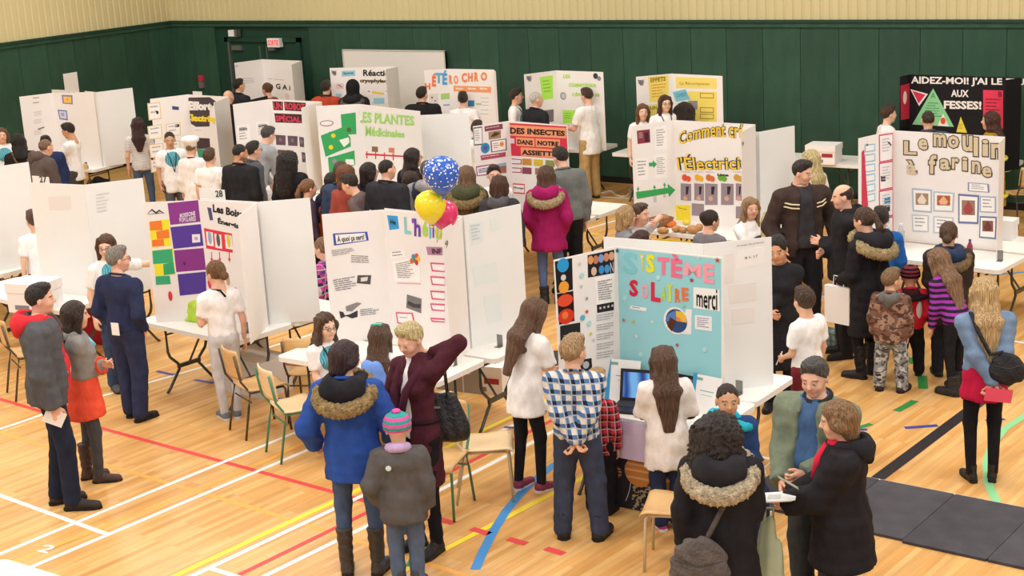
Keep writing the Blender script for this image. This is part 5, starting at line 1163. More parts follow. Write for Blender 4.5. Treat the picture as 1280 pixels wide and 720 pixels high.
# ---- hair and hats in head space, shared between heads
_hr = {}
def hair_mesh(kind, h):
    if (kind, h) in _hr: return _hr[kind, h]
    base = kind.split('+')[0]; L = {'long': .38, 'longer': .50, 'bob': .13, 'bob_short': .055, 'curlylong': .40, 'curlymid': .24, 'wavy': .30, 'mid': .22}.get(base, 0)
    f = Field((-.22, -.30, -.62 if L > .3 else -.36), (.22, .16, .24), h)
    X, Y, Z = f.xyz((slice(None),) * 3)
    if base in ('short', 'crop', 'spiky', 'grey', 'bun', 'ponytail', 'lowbun', 'updo', 'horseshoe') or L:
        t = {'crop': -.003, 'horseshoe': -.002}.get(base, .006)
        f.ell((0, -.014, .034), (.0815 + t * .7, .101 + t, .095 + t), 0)
        if base == 'horseshoe': f.cut((0, 0, .062), (0, .35, 1))
        m_ = 1.05 if base != 'bob' else .9
        f.add(0); nrm = math.sqrt(1 + m_ * m_)
        if base in ('bun', 'ponytail', 'updo', 'lowbun'): f.cut((0, .030, 0), (0, 1 / nrm, -m_ / nrm))
        elif L: f.cut((0, .014, 0), (0, 1 / nrm, -m_ / nrm))
        else: f.cut((0, -.004, 0), (0, 1 / math.sqrt(2.3), -1.14 / math.sqrt(2.3)))
        if not L: f.ell((0, .098, .013), (.072, .058, .076), .006, sub=True)
        if base in ('short', 'spiky', 'grey'): f.ell((0, .035, .112), (.060, .045, .024), .03)
        if base in ('crop', 'short', 'grey', 'spiky', 'horseshoe'):
            f.cut((0, 0, -.09), (0, 0, -1))
    if L:
        c = base.startswith('curly')
        for sx in (-1, 1):
            zz = min(L, .30)
            f.cone((sx * .060, .035, .085), (sx * .083, .018, .0), .024, .026, .03); f.cone((sx * .083, .018, .0), (sx * .080, -.012, -L * .45), .026, .030, .03); f.cone((sx * .080, -.012, -L * .45), (sx * (.075 if L > .2 else .07), -.03 - .05 * (L > .25), -zz), .030, .016, .03)
        f.cone((0, -.055, .02), (0, -.060 - .015 * (L > .1), -min(.13, L + .02)), .075, .066, .03, (.85, 1.1, 1))
        if L > .2:
            f.cone((0, -.075, -.10), (0, -.125, -.20), .050, .050, .04, (.55, 1, 1)); f.cone((0, -.125, -.20), (0, -.150, -L), .048, .022, .04, (.45, 1, 1))
        if c:
            f.cone((0, -.06, .0), (0, -.12, -L * .9), .12, .11, .05, (.72, 1.0, 1))
        if base == 'bob': f.cut((0, 0, -.145), (0, .1, -1))
        f.ell((0, .052, -.03), (.056, .075, .088), .01, sub=True)      # the face stays open
        f.ell((0, .02, -.20), (.052, .062, .10), .01, sub=True)
    if base == 'afro' or base == 'curly':
        f.ell((0, -.02, .045), (.118, .120, .110), 0); f.cone((0, -.04, -.02), (0, -.06, -.09), .095, .075, .03); f.ell((0, .085, -.03), (.062, .085, .095), .015, sub=True)
    if base in ('bun',): f.ell((0, -.075, .115), (.042, .042, .040), .01)
    if base == 'lowbun': f.ell((0, -.125, -.02), (.045, .040, .042), .012)
    if base == 'updo': f.ell((0, -.10, .055), (.055, .045, .055), .02)
    if base == 'ponytail':
        f.ell((0, -.118, .045), (.024, .024, .026), .01); f.cone((0, -.125, .04), (0, -.165, -.06), .026, .034, .015); f.cone((0, -.165, -.06), (0, -.15, -.26), .034, .010, .02)
    amp = {'curly': .012, 'afro': .012, 'curlylong': .013, 'curlymid': .012, 'wavy': .006, 'spiky': .006}.get(base, .0032)
    if base in ('curly', 'curlylong', 'curlymid', 'afro'): f.add(amp * np.sin(X * 95 + 3 * np.sin(Z * 40)) * np.sin(Y * 85 + 2) * np.sin(Z * 90 + X * 30))
    elif base == 'wavy': f.add(amp * np.sin(X * 150 + 1.6 * np.sin(Z * 32)) + .006 * np.sin(Z * 36 + X * 20))
    elif L: f.add(.0017 * np.sin(X * 120 + .4 * np.sin(Z * 9) + Y * 30))
    else: f.add(amp * np.sin(X * 170 + Y * 60) * np.sin(Y * 120 + Z * 40))
    _hr[kind, h] = mesh('hair', *f.nets(), smooth=True); return _hr[kind, h]
def simple_mesh(key, build):
    if key not in _hr:
        q = MB(); build(q); _hr[key] = mesh(key, q.v, q.f, True)
    return _hr[key]
def hat_prof(q, s=1.0, top=.128): q.lathe([(.093 * s, -.005), (.101 * s, .0), (.103 * s, .035), (.097 * s, .07), (.08 * s, .10), (.05 * s, top - .008), (.012, top)], 22, (0, -.012, .012))

# ---- feet
_sh = {}
def shoe_mesh(kind, h=.009):
    if kind in _sh: return _sh[kind]
    f = Field((-.07, -.12, -.01), (.07, .22, .50), h)
    big = {'boot': .008, 'snow': .016, 'tall': .006, 'heel': -.004, 'shoe': .0, 'sneaker': .003}[kind]
    f.cone((0, -.055, .040), (0, .03, .042), .038 + big, .036 + big, .02, (1, 1, .95)); f.cone((0, .03, .042), (.0, .145, .030), .038 + big, .034 + big, .02, (.88, 1, 1.05))
    top = {'boot': .20, 'snow': .24, 'tall': .38, 'heel': .16, 'shoe': .10, 'sneaker': .09}[kind]
    f.cone((0, -.035, .05), (0, -.035, top + .03), .042 + big, {'tall': .062, 'boot': .052, 'snow': .062}.get(kind, .044) + big * .3, .03)
    f.cut((0, 0, top), (0, 0, 1)); f.cut((0, 0, 0.0), (0, 0, -1))
    if kind in ('boot', 'tall', 'snow'):
        X, Y, Z = f.xyz((slice(None),) * 3); f.add(.003 * np.sin(Z * 85 + Y * 25) * (Z > .09))
    v, q = f.nets(); up = mesh('shoe', v, q, True)
    s = MB(); o = [(.0, .185 + big), (.026, .175 + big), (.042 + big, .13), (.043 + big, .06), (.036 + big, -.02), (.040 + big, -.075), (.02, -.10 - big), (-.02, -.10 - big), (-.040 - big, -.075), (-.034 - big, -.02), (-.040 - big, .06), (-.036 - big, .13), (-.022, .175 + big)]
    s.prism(o[::-1] if False else o, 0, .022)
    if kind == 'heel': s.prism([(-.022, -.095), (.022, -.095), (.02, -.05), (-.02, -.05)], -.0, .05)
    sole = mesh('sole', s.v, s.f)
    _sh[kind] = (up, sole); return _sh[kind]

# ---- garment materials with a woven or printed pattern
def pattern(key, kind, c1, c2, c3=None, sc=1.0):
    if key in MATS: return MATS[key]
    m = mat(key, c1, .85, None, ((22, 22, 11), .5), spec=.15); nt = m.node_tree; L = nt.links.new; N = nt.nodes.new; b = nt.nodes['Principled BSDF']
    tc = N('ShaderNodeTexCoord'); sp = N('ShaderNodeSeparateXYZ'); L(tc.outputs['Object'], sp.inputs[0])
    def math_(op, a, bb=None):
        n = N('ShaderNodeMath'); n.operation = op
        for i, v in enumerate((a, bb)):
            if v is None: continue
            if isinstance(v, (int, float)): n.inputs[i].default_value = v
            else: L(v, n.inputs[i])
        return n.outputs[0]
    def mixc(fac, a, bb):
        n = N('ShaderNodeMix'); n.data_type = 'RGBA'; L(fac, n.inputs[0])
        for i, v in ((6, a), (7, bb)):
            if isinstance(v, str): n.inputs[i].default_value = (*srgb(v), 1)
            else: L(v, n.inputs[i])
        return n.outputs[2]
    def band(coord, freq, lo, ph=0.0): return math_('GREATER_THAN', math_('SINE', math_('ADD', math_('MULTIPLY', coord, freq * 6.2832), ph)), lo)
    if kind == 'plaid':
        u = math_('ADD', sp.outputs[0], math_('MULTIPLY', sp.outputs[1], .6))
        a = band(u, 13 * sc, .0); c = band(sp.outputs[2], 13 * sc, .0); s1 = band(u, 13 * sc, .93, 1.2); s2 = band(sp.outputs[2], 13 * sc, .93, 1.2)
        both = math_('MULTIPLY', math_('ADD', a, c), .5)
        r = N('ShaderNodeValToRGB'); r.color_ramp.interpolation = 'CONSTANT'; e = r.color_ramp.elements; e[0].color = (*srgb(c1), 1); e[1].position = .4; e[1].color = (*srgb(c2), 1); e2 = e.new(.9); e2.color = (*srgb(c3), 1)
        L(both, r.inputs[0]); o = mixc(math_('MULTIPLY', math_('MAXIMUM', s1, s2), .55), r.outputs[0], '#e8e6e2' if c1 != '#c23a44' else '#e9c9c9')
    elif kind == 'stripes': o = mixc(band(sp.outputs[2], sc, .0), c1, c2)
    elif kind == 'camo':
        n1 = N('ShaderNodeTexNoise'); n1.inputs['Scale'].default_value = 14 * sc; L(tc.outputs['Object'], n1.inputs[0]); n2 = N('ShaderNodeTexNoise'); n2.inputs['Scale'].default_value = 19 * sc; n2.inputs['Detail'].default_value = 1
        mp = N('ShaderNodeMapping'); mp.inputs['Location'].default_value = (3, 5, 1); mp.inputs['Scale'].default_value = (1, 1, 1.7); L(tc.outputs['Object'], mp.inputs[0]); L(mp.outputs[0], n2.inputs[0])
        o = mixc(math_('GREATER_THAN', n1.outputs[0], .53), c1, c2); o = mixc(math_('GREATER_THAN', n2.outputs[0], .56), o, c3)
    elif kind == 'logo':       # round print on the chest
        z = sp.outputs[2]; dx = math_('MULTIPLY', sp.outputs[0], 1.0); dz = math_('SUBTRACT', z, sc)
        r2 = math_('ADD', math_('MULTIPLY', dx, dx), math_('MULTIPLY', dz, dz)); inside = math_('MULTIPLY', math_('LESS_THAN', r2, .0125), math_('GREATER_THAN', sp.outputs[1], .03))
        w = N('ShaderNodeTexWave'); w.inputs['Scale'].default_value = 14; w.inputs['Distortion'].default_value = 6; L(tc.outputs['Object'], w.inputs[0])
        tl = mixc(w.outputs[0], c2, c3); o = mixc(inside, c1, tl)
    L(o, b.inputs['Base Color']); return m

def rotx(p, c, a):
    y, z = p[1] - c[1], p[2] - c[2]; return np.array([p[0], c[1] + y * math.cos(a) + z * math.sin(a), c[2] - y * math.sin(a) + z * math.cos(a)])
ARMS = {'down': (.24, .03, .83, 'relax'), 'front': (.06, .27, 1.06, 'grip'), 'crossed': (-.10, .21, 1.15, 'relax'), 'pocket': (.17, .07, .92, 'grip'), 'behind': (-.03, -.19, .92, 'grip'), 'behind_low': (.0, -.20, .86, 'grip'),
        'table': (.17, .40, .98, 'relax'), 'point': (.42, .46, 1.38, 'flat'), 'head': (.07, -.10, 1.49, 'relax'), 'hold': (.13, .30, 1.12, 'grip'), 'holdlow': (.20, .10, .80, 'grip'), 'chin': (.06, .20, 1.40, 'grip'), 'bag': (.20, .18, 1.0, 'grip')}
PEOPLE = {}
def norm(v): return v / (np.linalg.norm(v) + 1e-9)
def frame(zdir, ydir):
    z = norm(np.array(zdir, float)); y = np.array(ydir, float); x = norm(np.cross(y, z)); y = np.cross(z, x); return np.stack([x, y, z], 1)

def person(key, px, py, h, face, label, hair, top, bottom, shoes, arms=('down', 'down'), skin='light', hy=0, hp=0, lean=0, sit=False, fem=False, build=1.0, beard=None, step=0.0, spread=.10, glasses=False, lanyard=False, extras=None, pos=None, group=None, hands=None, roll=0, H=None):
    """px, py: where the top of the head shows; h: its height; face: heading, 0 away from the camera, 90 to the right"""
    P0 = at(px, py, h) if pos is None else np.array(pos)
    H0 = H or h
    if sit: H0 = (h - .13) / .75 if H is None else H
    # head size and body unit
    hs = min(1.0, max(.86, .62 + .38 * H0 / 1.6)); b = (H0 - .235 * hs) / 1.515
    if sit: b = (h - .235 * hs - .54) / .585
    hd = math.radians(face); wx, wy = _g(math.sin(hd), math.cos(hd))[:2]; rz = math.atan2(-wx, wy)
    near = np.linalg.norm(P0[:2]); vx = .017 if near < 12.6 else (.021 if near < 17 else .026)
    vb = vx * 1.25; hv = .0068 if near < 12.6 else (.0085 if near < 17 else .0105)
    la = math.radians(lean); hip = np.array([0, 0, .93 * b])
    if sit: hip = np.array([0, 0, .54])
    dz = hip[2] - .93 * b
    T = lambda p: rotx(np.array(p, float) * b + np.array([0, 0, dz]), hip, la)
    sw = (.172 if fem else .190) * build ** .5; 
    J = {}
    J['neck'] = T((0, -.01, 1.47)); J['head'] = J['neck'] + rotx(np.array([0, .035, .0]), (0, 0, 0), 0) + np.array([0, .02 * math.sin(la), .0]) + np.array([0, 0, (.028 * b + .115 * hs) * (1 - .25 * abs(math.sin(la)))]) + np.array([0, .06 * math.sin(la), 0])
    top_z = J['head'][2] + .125 * hs
    # head top is brought under the seen pixel: shift the figure
    off = J['head'][:2]
    wpos = np.array([P0[0], P0[1]]) - np.array([_rotz(off, rz)[0], _rotz(off, rz)[1]])
    t = thing('person', label, 'person', (wpos[0], wpos[1], 0), rz, group)
    # legs
    legs = {}
    for s, sd in ((-1, 'L'), (1, 'R')):
        hj = hip + np.array([s * .085 * b, 0, -.02 * b])
        if sit:
            kn = hip + np.array([s * .11 * b, .40 * b, .02 * b]); an = np.array([s * .12 * b, .42 * b, .09 * b])
        else:
            an = np.array([s * spread * b, s * step * b, .085 * b]); kn = (hj + an) / 2 + np.array([s * .01, .035 * b + .03 * abs(step), .02 * b])
            if lean > 15: an = an + np.array([0, -.10 * lean / 30 * 0, 0])
        legs[sd] = (hj, kn, an)
    # arms
    A = {}
    for s, sd, an_ in ((-1, 'L', arms[0]), (1, 'R', arms[1])):
        spec = ARMS[an_] if isinstance(an_, str) else an_
        S = T((s * sw, -.005, 1.385)); wr = T((s * spec[0], spec[1], spec[2])) if not (len(spec) > 4 and spec[4] == 'w') else np.array([s * spec[0], spec[1], spec[2]]) * b
        u, l = .285 * b, .255 * b; dv = wr - S; D = np.linalg.norm(dv)
        if D > (u + l) * .985: wr = S + dv / D * (u + l) * .985; dv = wr - S; D = np.linalg.norm(dv)
        a_ = (u * u - l * l + D * D) / (2 * D); hh = math.sqrt(max(0, u * u - a_ * a_)); n = dv / D
        pole = np.array([s * .55, -.8, -.5]) if an_ != 'head' else np.array([s * 1.0, .55, -.55])
        pole = pole - n * np.dot(pole, n); E_ = S + n * a_ + norm(pole) * hh
        A[sd] = (S, E_, wr, spec[3] if len(spec) > 3 else 'relax')
    fr = 1.0 if not fem else .93
    def torso(f, g, k=.05, legs_too=False, hem=None, flare=0.0):
        B_ = build
        f.cone(T((0, .0, .96)), T((0, .005, 1.12)), (.150 if not fem else .148) * b * B_ + g, .132 * b * B_ * fr + g, k, (1, 1.38, 1))
        f.cone(T((0, .005, 1.12)), T((0, -.005, 1.32)), .132 * b * B_ * fr + g, .150 * b * B_ * fr + g, k, (1, 1.35, 1))
        f.cone(T((-sw * .62, -.008, 1.355)), T((sw * .62, -.008, 1.355)), .062 * b + g * .85, .062 * b + g * .85, k)
        for s in (-1, 1): f.cone(T((s * .03, -.02, 1.455)), T((s * sw * .85, -.01, 1.395)), .042 * b + g * .6, .036 * b + g * .7, .04)
        f.cone(T((0, -.005, 1.38)), T((0, -.008, 1.46)), .080 * b + g * .8, .056 * b + g * .5, k)
        if fem and H0 > 1.45:
            for s in (-1, 1): f.ell(T((s * .068, .075, 1.27)), (.058 * b + g * .8,) * 3, .05)
        if B_ > 1.1: f.ell(T((0, .055, 1.08)), (.135 * b * B_, .10 * b * B_, .14 * b), .06)
    def arm(f, sd, g, to=1.0, k=.035, r0=.054):
        g = g + .008 * (build - 1) * 8
        S, E_, wr, _ = A[sd]
        if to <= 0: return
        if to < 1.0:
            q = S + (E_ - S) * to / .5 if to <= .5 else E_ + (wr - E_) * (to - .5) / .5
            n = norm(E_ - S) if to <= .5 else norm(wr - E_)
            if to <= .5: f.cone(S, q + n * .05, r0 * b + g, r0 * .9 * b + g * 1.15, k, cuts=((q, n),)); return
            f.cone(S, E_, r0 * b + g, .042 * b + g, k); f.cone(E_, q + n * .03, .042 * b + g, .036 * b + g, k, cuts=((q, n),)); return
        f.cone(S, E_, r0 * b + g, .042 * b + g, k); n = norm(wr - E_); f.cone(E_, wr, .042 * b + g, .031 * b + g, k, cuts=((wr, n),))
    allp = np.array([J['head'], J['neck'], hip] + [q for l_ in legs.values() for q in l_] + [q for a_ in A.values() for q in a_[:3]])
    lo, hi = allp.min(0) - .30, allp.max(0) + .30; lo[2] = 0.0
    # ---- body: one continuous skin
    f = Field((lo[0] + .12, lo[1] + .10, 0), (hi[0] - .12, hi[1] - .10, J['neck'][2] + .06), vb)
    torso(f, -.012); f.cone(T((0, -.01, 1.42)), J['neck'] + np.array([0, .005, .05]), .05 * b, .046 * hs, .03)
    for sd in 'LR':
        arm(f, sd, -.003 if near < 17 else 0.002, k=.02)
        hj, kn, an = legs[sd]; f.cone(hj, kn, .078 * b, .050 * b, .04); f.cone(kn, an, .050 * b, .036 * b, .03)
    V, Q = f.nets(); nb = len(V); sk = np.array(srgb(SK[skin])); C = np.tile(sk, (nb, 1)); C = [C]; VV = [V]; QQ = [Q]; n0 = nb
    hvv, hq, hm = head_mesh(hv)
    Rh = Matrix.Rotation(math.radians(-hy), 3, 'Z') @ Matrix.Rotation(math.radians(-hp - lean * .35), 3, 'X') @ Matrix.Rotation(math.radians(roll), 3, 'Y')
    Rh = np.array(Rh) * hs
    VV.append(hvv @ Rh.T + J['head']); QQ.append(hq + n0); n0 += len(hvv)
    hc = np.tile(sk, (len(hvv), 1)); hc[hm['chk']] = sk * np.array([1.0, .95, .94]); hc[hm['lip']] = sk * np.array([.84, .60, .58])
    hb = hair[1] if isinstance(hair, tuple) else '#3a2a20'
    hcol = np.array(srgb(hb)); 
    if beard: hc[hm['beard']] = sk * .45 + np.array(srgb(beard)) * .55
    hc[hm['brow']] = hcol * .7 + sk * .22; hc[hm['eye']] = (.62, .58, .56); hc[hm['pup']] = (.03, .02, .018)
    C.append(hc)
    M_ = {}
    for sd, s in (('L', -1), ('R', 1)):
        S, E_, wr, ps = A[sd]; d = norm(wr - E_); 
        back = np.array([s * 1.0, .15, .1]) if ps != 'flat' else np.array([0, -.3, 1.0]); R = frame(d, back - d * np.dot(back, d) * 1.0)
        hv_, hq_ = hand_mesh(.0062 if near < 12.6 else .0095, ps if near < 17 else 'relax'); v_ = hv_.copy()
        if s > 0: v_[:, 0] *= -1; hq_ = hq_[:, ::-1]
        v_ = (v_ * (b * (.93 if fem else 1.0) * 1.0)) @ R.T + wr - d * .004
        M_[sd] = wr + d * .075 * b
        if hands != 'none': VV.append(v_); QQ.append(hq_ + n0); n0 += len(v_); C.append(np.tile(sk * np.array([1, .94, .92]), (len(v_), 1)))
    me = mesh('body', np.concatenate(VV), np.concatenate(QQ), True); C = np.concatenate(C)
    ca = me.color_attributes.new('tone', 'FLOAT_COLOR', 'POINT'); ca.data.foreach_set('color', np.concatenate([C, np.ones((len(C), 1))], 1).astype(np.float32).ravel())
    obj('body', me, skin_m, t)
    HM = Matrix.Translation(Vector(J['head'])) @ (Matrix([list(r) for r in Rh])).to_4x4()
    # ---- hair or hat
    kind, hc_ = hair[0], hair[1]
    if kind == 'bald': pass
    elif kind.startswith('hat'):
        if len(hair) > 3: obj('hair', hair_mesh(hair[3], max(.008, hv * 1.2)), hair_mat(hair[1]), t, matrix=HM)
        me = simple_mesh('knit_hat', lambda q: hat_prof(q, 1.04)); ho = obj('knit_hat', me, MATS.get(hair[2]) or cloth(hair[2]), t, matrix=HM)
    elif kind == 'chef':
        me = simple_mesh('chef_hat', lambda q: q.lathe([(.092, .0), (.095, .05), (.12, .07), (.135, .10), (.12, .14), (.07, .155), (.01, .15)], 18, (0, -.015, .03))); obj('chef_hat', me, cloth('#f5f2ee'), t, matrix=HM)
        obj('hair', hair_mesh('crop', .01), hair_mat(hair[1]), t, matrix=HM)
    elif kind == 'hood_up':
        ff = Field((-.16, -.18, -.2), (.16, .14, .18), .011); ff.ell((0, -.03, .03), (.115, .125, .13), 0); ff.cone((0, -.05, -.02), (0, -.05, -.16), .10, .13, .04); ff.ell((0, .11, -.02), (.07, .09, .10), .02, sub=True)
        obj('hood', mesh('hood', *ff.nets(), smooth=True), cloth(hair[2]), t, matrix=HM)
    else: obj('hair', hair_mesh(kind, max(.0085, hv * 1.25)), hair_mat(hc_), t, matrix=HM)
    # ---- trousers, skirt
    if bottom:
        bk, bm = bottom[0], bottom[1]; g = {'slim': .008, 'jeans': .018, 'loose': .030, 'leggings': .003, 'snow': .030}[bk]
        f = Field((lo[0] + .08, lo[1] + .06, 0.02), (hi[0] - .08, hi[1] - .06, hip[2] + .16 * b), vx * 1.05)
        f.cone(hip + np.array([-.045 * b, -.012 * b, 0]), hip + np.array([.045 * b, -.012 * b, 0]), .098 * b * build ** .6 + g * .55, .098 * b * build ** .6 + g * .55, .04, (1, 1.0, 1)); f.cone(hip, T((0, 0, 1.03)), .130 * b * build + g * .3, .120 * b * build, .04, (1, 1.3, 1))
        for sd in 'LR':
            hj, kn, an = legs[sd]; f.cone(hj, kn, .082 * b + g, .054 * b + g, .03); f.cone(kn, an, .054 * b + g, (.040 if bk in ('slim', 'leggings') else .052) * b + g * .8, .025)
        n = norm(T((0, 0, 1.05)) - hip); f.cut(T((0, 0, 1.03)), n)
        X, Y, Z = f.xyz((slice(None),) * 3)
        if bk != 'leggings': f.add(.0032 * np.sin(Z * 62 + X * 24 + Y * 10) * np.sin(X * 31 + Z * 11) * (Z < hip[2] - .04))
        bot_z = {'tall': .34, 'snow': .20, 'boot': .16, 'heel': .13}.get(shoes[0] if shoes else '', .055)
        obj('trousers', mesh('trousers', *f.nets(), smooth=True), bm if not isinstance(bm, str) else cloth(bm), t)
    if shoes:
        for sd, s in (('L', -1), ('R', 1)):
            an = legs[sd][2]; up, sole = shoe_mesh(shoes[0]); sc = b * (1.0 if H0 > 1.4 else 1.12) * (1.0 if not fem else .95)
            Mx = Matrix.Translation((an[0], an[1] + .03 * b, 0)) @ Matrix.Rotation(-s * .22, 4, 'Z') @ Matrix.Scale(sc, 4)
            if not up.materials: up.materials.append(MATS.get('x') or mat('shoe_default', '#222222', .5)); sole.materials.append(mat('sole_default', '#222222', .7))
            nm = {'tall': 'tall_boot', 'boot': 'boot', 'snow': 'snow_boot', 'heel': 'ankle_boot', 'shoe': 'shoe', 'sneaker': 'sneaker'}[shoes[0]]
            so = obj(nm, up, mat('leather_' + shoes[1].lstrip('#'), shoes[1], .5, ((30, 30, 30), .15), ((60, 60, 40), .3)), t, matrix=Mx)
            obj('sole', sole, mat('sole_' + (shoes[2] if len(shoes) > 2 else '#26231f').lstrip('#'), shoes[2] if len(shoes) > 2 else '#26231f', .7), so)
    # ---- tops, inner first
    info = dict(T=T, b=b, hip=hip, A=A, t=t, J=J, HM=HM, hand=M_, rz=rz, wpos=wpos, hs=hs, la=la)
    for g_ in top:
        k_, m_ = g_['k'], g_['c']; m_ = m_ if not isinstance(m_, str) else cloth(m_)
        g = g_.get('g', {'tee': .012, 'shirt': .012, 'sweater': .018, 'jacket': .030, 'coat': .034, 'puffer': .042, 'vest': .03, 'dress': .016}[k_])
        hem = g_.get('hem', {'tee': .86, 'shirt': .90, 'sweater': .90, 'jacket': .84, 'coat': .62, 'puffer': .80, 'vest': .88, 'dress': .70}[k_])
        flare = g_.get('flare', {'tee': .012, 'coat': .03, 'dress': .03}.get(k_, .01)); slv = g_.get('sl', .36 if k_ == 'tee' else 1.0)
        f = Field(lo + np.array([.03, .03, max(0, min(hem * b + dz if not sit else hip[2] - .2, hip[2]) - .1)]), hi - np.array([.03, .03, max(0, hi[2] - (T((0, 0, 1.50))[2] + .10 + max(0, max(A['L'][2][2], A['R'][2][2], A['L'][1][2], A['R'][1][2]) - T((0, 0, 1.5))[2])))]), vx if k_ not in ('puffer',) else vx * .95)
        f2 = None; hemz = hem
        if sit: hemz = max(hem, .88)
        pts_lo = T((0, -.005, .98)); 
        dn = np.array([0, 0, -1.]) if hemz < .86 else -norm(T((0, 0, 1.1)) - T((0, 0, .95)))
        torso(f, g)
        # skirt of the garment
        pl = T((0, 0, .95)); base = pl + dn * max(0, (.95 - hemz) * b) if hemz < .95 else T((0, 0, hemz))
        rb = .150 * b * (1 + .45 * (build - 1)) * (1.04 if fem else 1.0) + g + flare * (1 + max(0, .85 - hemz) * 2)
        if hemz < .95: f.cone(pl, base + dn * .06, .150 * b * (1 + .7 * (build - 1)) + g, rb, .05, (1, 1.22 if hemz > .8 else 1.15, 1))
        f.cut(base, dn)
        X, Y, Z = f.xyz((slice(None),) * 3)
        if g_.get('open'):        # worn open at the front
            w0 = g_['open']; zt_ = T((0, 0, 1.46))[2]
            wedge = (w0 + (zt_ - Z) * g_.get('openw', .10)) - np.abs(X); f.F = np.maximum(f.F, np.minimum(wedge, Y - .02)).astype(F32)
        for sd in 'LR': arm(f, sd, g * (.85 if k_ != 'tee' else 1.0), slv if not isinstance(slv, tuple) else slv['LR'.index(sd)])
        f.cut(T((0, 0, 1.478)), norm(T((0, 0, 1.5)) - T((0, 0, 1.3)))) if not any(a_ == 'head' for a_ in arms) else None
        X, Y, Z = f.xyz((slice(None),) * 3)
        if k_ == 'puffer': f.add(.008 * (1 - np.abs(np.sin(Z * (38 / b) * .8))) + .002 * np.sin(X * 60 + Z * 20))
        elif k_ in ('jacket', 'coat'): f.add(.0044 * np.sin(Z * 36 + X * 22 + Y * 9) * np.sin(X * 25 - Z * 15 + 1) + .002 * np.sin(Z * 80 + Y * 35 + X * 12))
        else: f.add(.0050 * np.sin(Z * 30 + X * 34 + 1.3) * np.sin(X * 20 - Z * 17) + .0016 * np.sin(X * 70 - Z * 33))
        nm = g_.get('n', {'tee': 't_shirt', 'shirt': 'shirt', 'sweater': 'sweater', 'jacket': 'jacket', 'coat': 'coat', 'puffer': 'puffer_coat', 'vest': 'vest', 'dress': 'tunic'}[k_])
        go = obj(nm, mesh(nm, *f.nets(), smooth=True), m_, t)
        if k_ in ('jacket', 'coat', 'puffer', 'shirt') and not g_.get('nocollar'):
            cn = T((0, -.012, 1.472)); rr = .062 * b + g * .55; q = MB(); tilt = .35
            ring = [(cn[0] + rr * math.cos(a), cn[1] + rr * .95 * math.sin(a), cn[2] + .012 - .022 * math.sin(a)) for a in [2 * math.pi * i / 18 for i in range(18)]]
            q.tube(ring, .016 if k_ != 'shirt' else .010, 6, True).build('collar', m_ if 'collar' not in g_ else cloth(g_['collar']), go, True)
        if 'hood' in g_:
            hc2 = g_['hood']; ff = Field((-.17, -.24, -.15), (.17, .12, .12), .012); 
            ff.cone((-.075, .02, .01), (-.05, -.09, .0), .040, .055, .04); ff.cone((.075, .02, .01), (.05, -.09, .0), .040, .055, .04); ff.cone((-.05, -.10, -.01), (.05, -.10, -.01), .058, .058, .05); ff.ell((0, -.06, .05), (.055, .07, .06), .02, sub=True)
            ff.cone((0, -.12, -.02), (0, -.14, -.08), .05, .03, .05)
            Xf, Yf, Zf = ff.xyz((slice(None),) * 3); ff.add(.004 * np.sin(Xf * 55 + Zf * 20) * np.sin(Yf * 40))
            if 'hoodmesh' not in _hr: _hr['hoodmesh'] = mesh('hood', *ff.nets(), smooth=True)
            Mx = Matrix.Translation(Vector(T((0, -.015, 1.455)))) @ Matrix.Rotation(-la, 4, 'X') @ Matrix.Scale(b * g_.get('hs', 1.12 if 'fur' not in g_ else 1.22) * (1 if H0 > 1.4 else 1.12), 4)
            hd_ = obj('hood', _hr['hoodmesh'], cloth(hc2) if hc2 not in MATS else MATS[hc2], go, matrix=Mx)
            if 'fur' in g_:
                if 'furmesh' not in _hr:
                    ff = Field((-.24, -.27, -.20), (.24, .16, .12), .0095); prev = None
                    for i in range(27):
                        a = math.radians(-250 + 320 * i / 26 + 55); q_ = np.array([.130 * math.cos(a), -.045 + .135 * math.sin(a), -.045 + .05 * math.sin(a)])
                        if prev is not None: ff.cone(prev, q_, .040, .040, .01)
                        prev = q_
                    Xf, Yf, Zf = ff.xyz((slice(None),) * 3); r_ = np.random.RandomState(4); ff.add(.010 * np.sin(Xf * 210 + 2 * np.sin(Yf * 90)) * np.sin(Yf * 190 + Zf * 60) + .006 * r_.rand(*ff.F.shape))
                    _hr['furmesh'] = mesh('fur_trim', *ff.nets(), smooth=True)
                fm = mat('fur_' + g_['fur'].lstrip('#'), g_['fur'], .9, ((45, 45, 45), .35), ((120, 120, 120), 1.0), spec=.1)
                obj('fur_trim', _hr['furmesh'], fm, go, matrix=Mx)
        if g_.get('cuffs'):
            for sd in 'LR':
                wr = A[sd][2]; E_ = A[sd][1]; n_ = norm(wr - E_); MB().tube([wr - n_ * .045, wr - n_ * .01], .036 * b + g, 10).build('cuff', cloth(g_['cuffs']), go)
        if g_.get('zip'):
            q = MB(); pts = []
            for zz in np.linspace(max(hem + .02, .70), 1.43, 9):
                yy = .15 * b / 1.25 + g + .01 + (.02 if fem and 1.2 < zz < 1.33 else 0); p = T((0, yy / b, zz)); pts.append(p)
            q.tube(pts, .006, 5).build('zip', cloth(g_['zip']), go)
    if lanyard:
        y0 = .125 * b + .02; q = MB()
        for s in (-1, 1): q.tube([T((s * .055, -.06, 1.47)), T((s * .078, .02, 1.475)), T((s * .070, .085, 1.42)), T((s * .045, y0 / b + .01, 1.30)), T((0, y0 / b + .015, 1.10))], .0065, 5)
        ly = q.build('lanyard', cloth('#2a2a2e'), t, True)
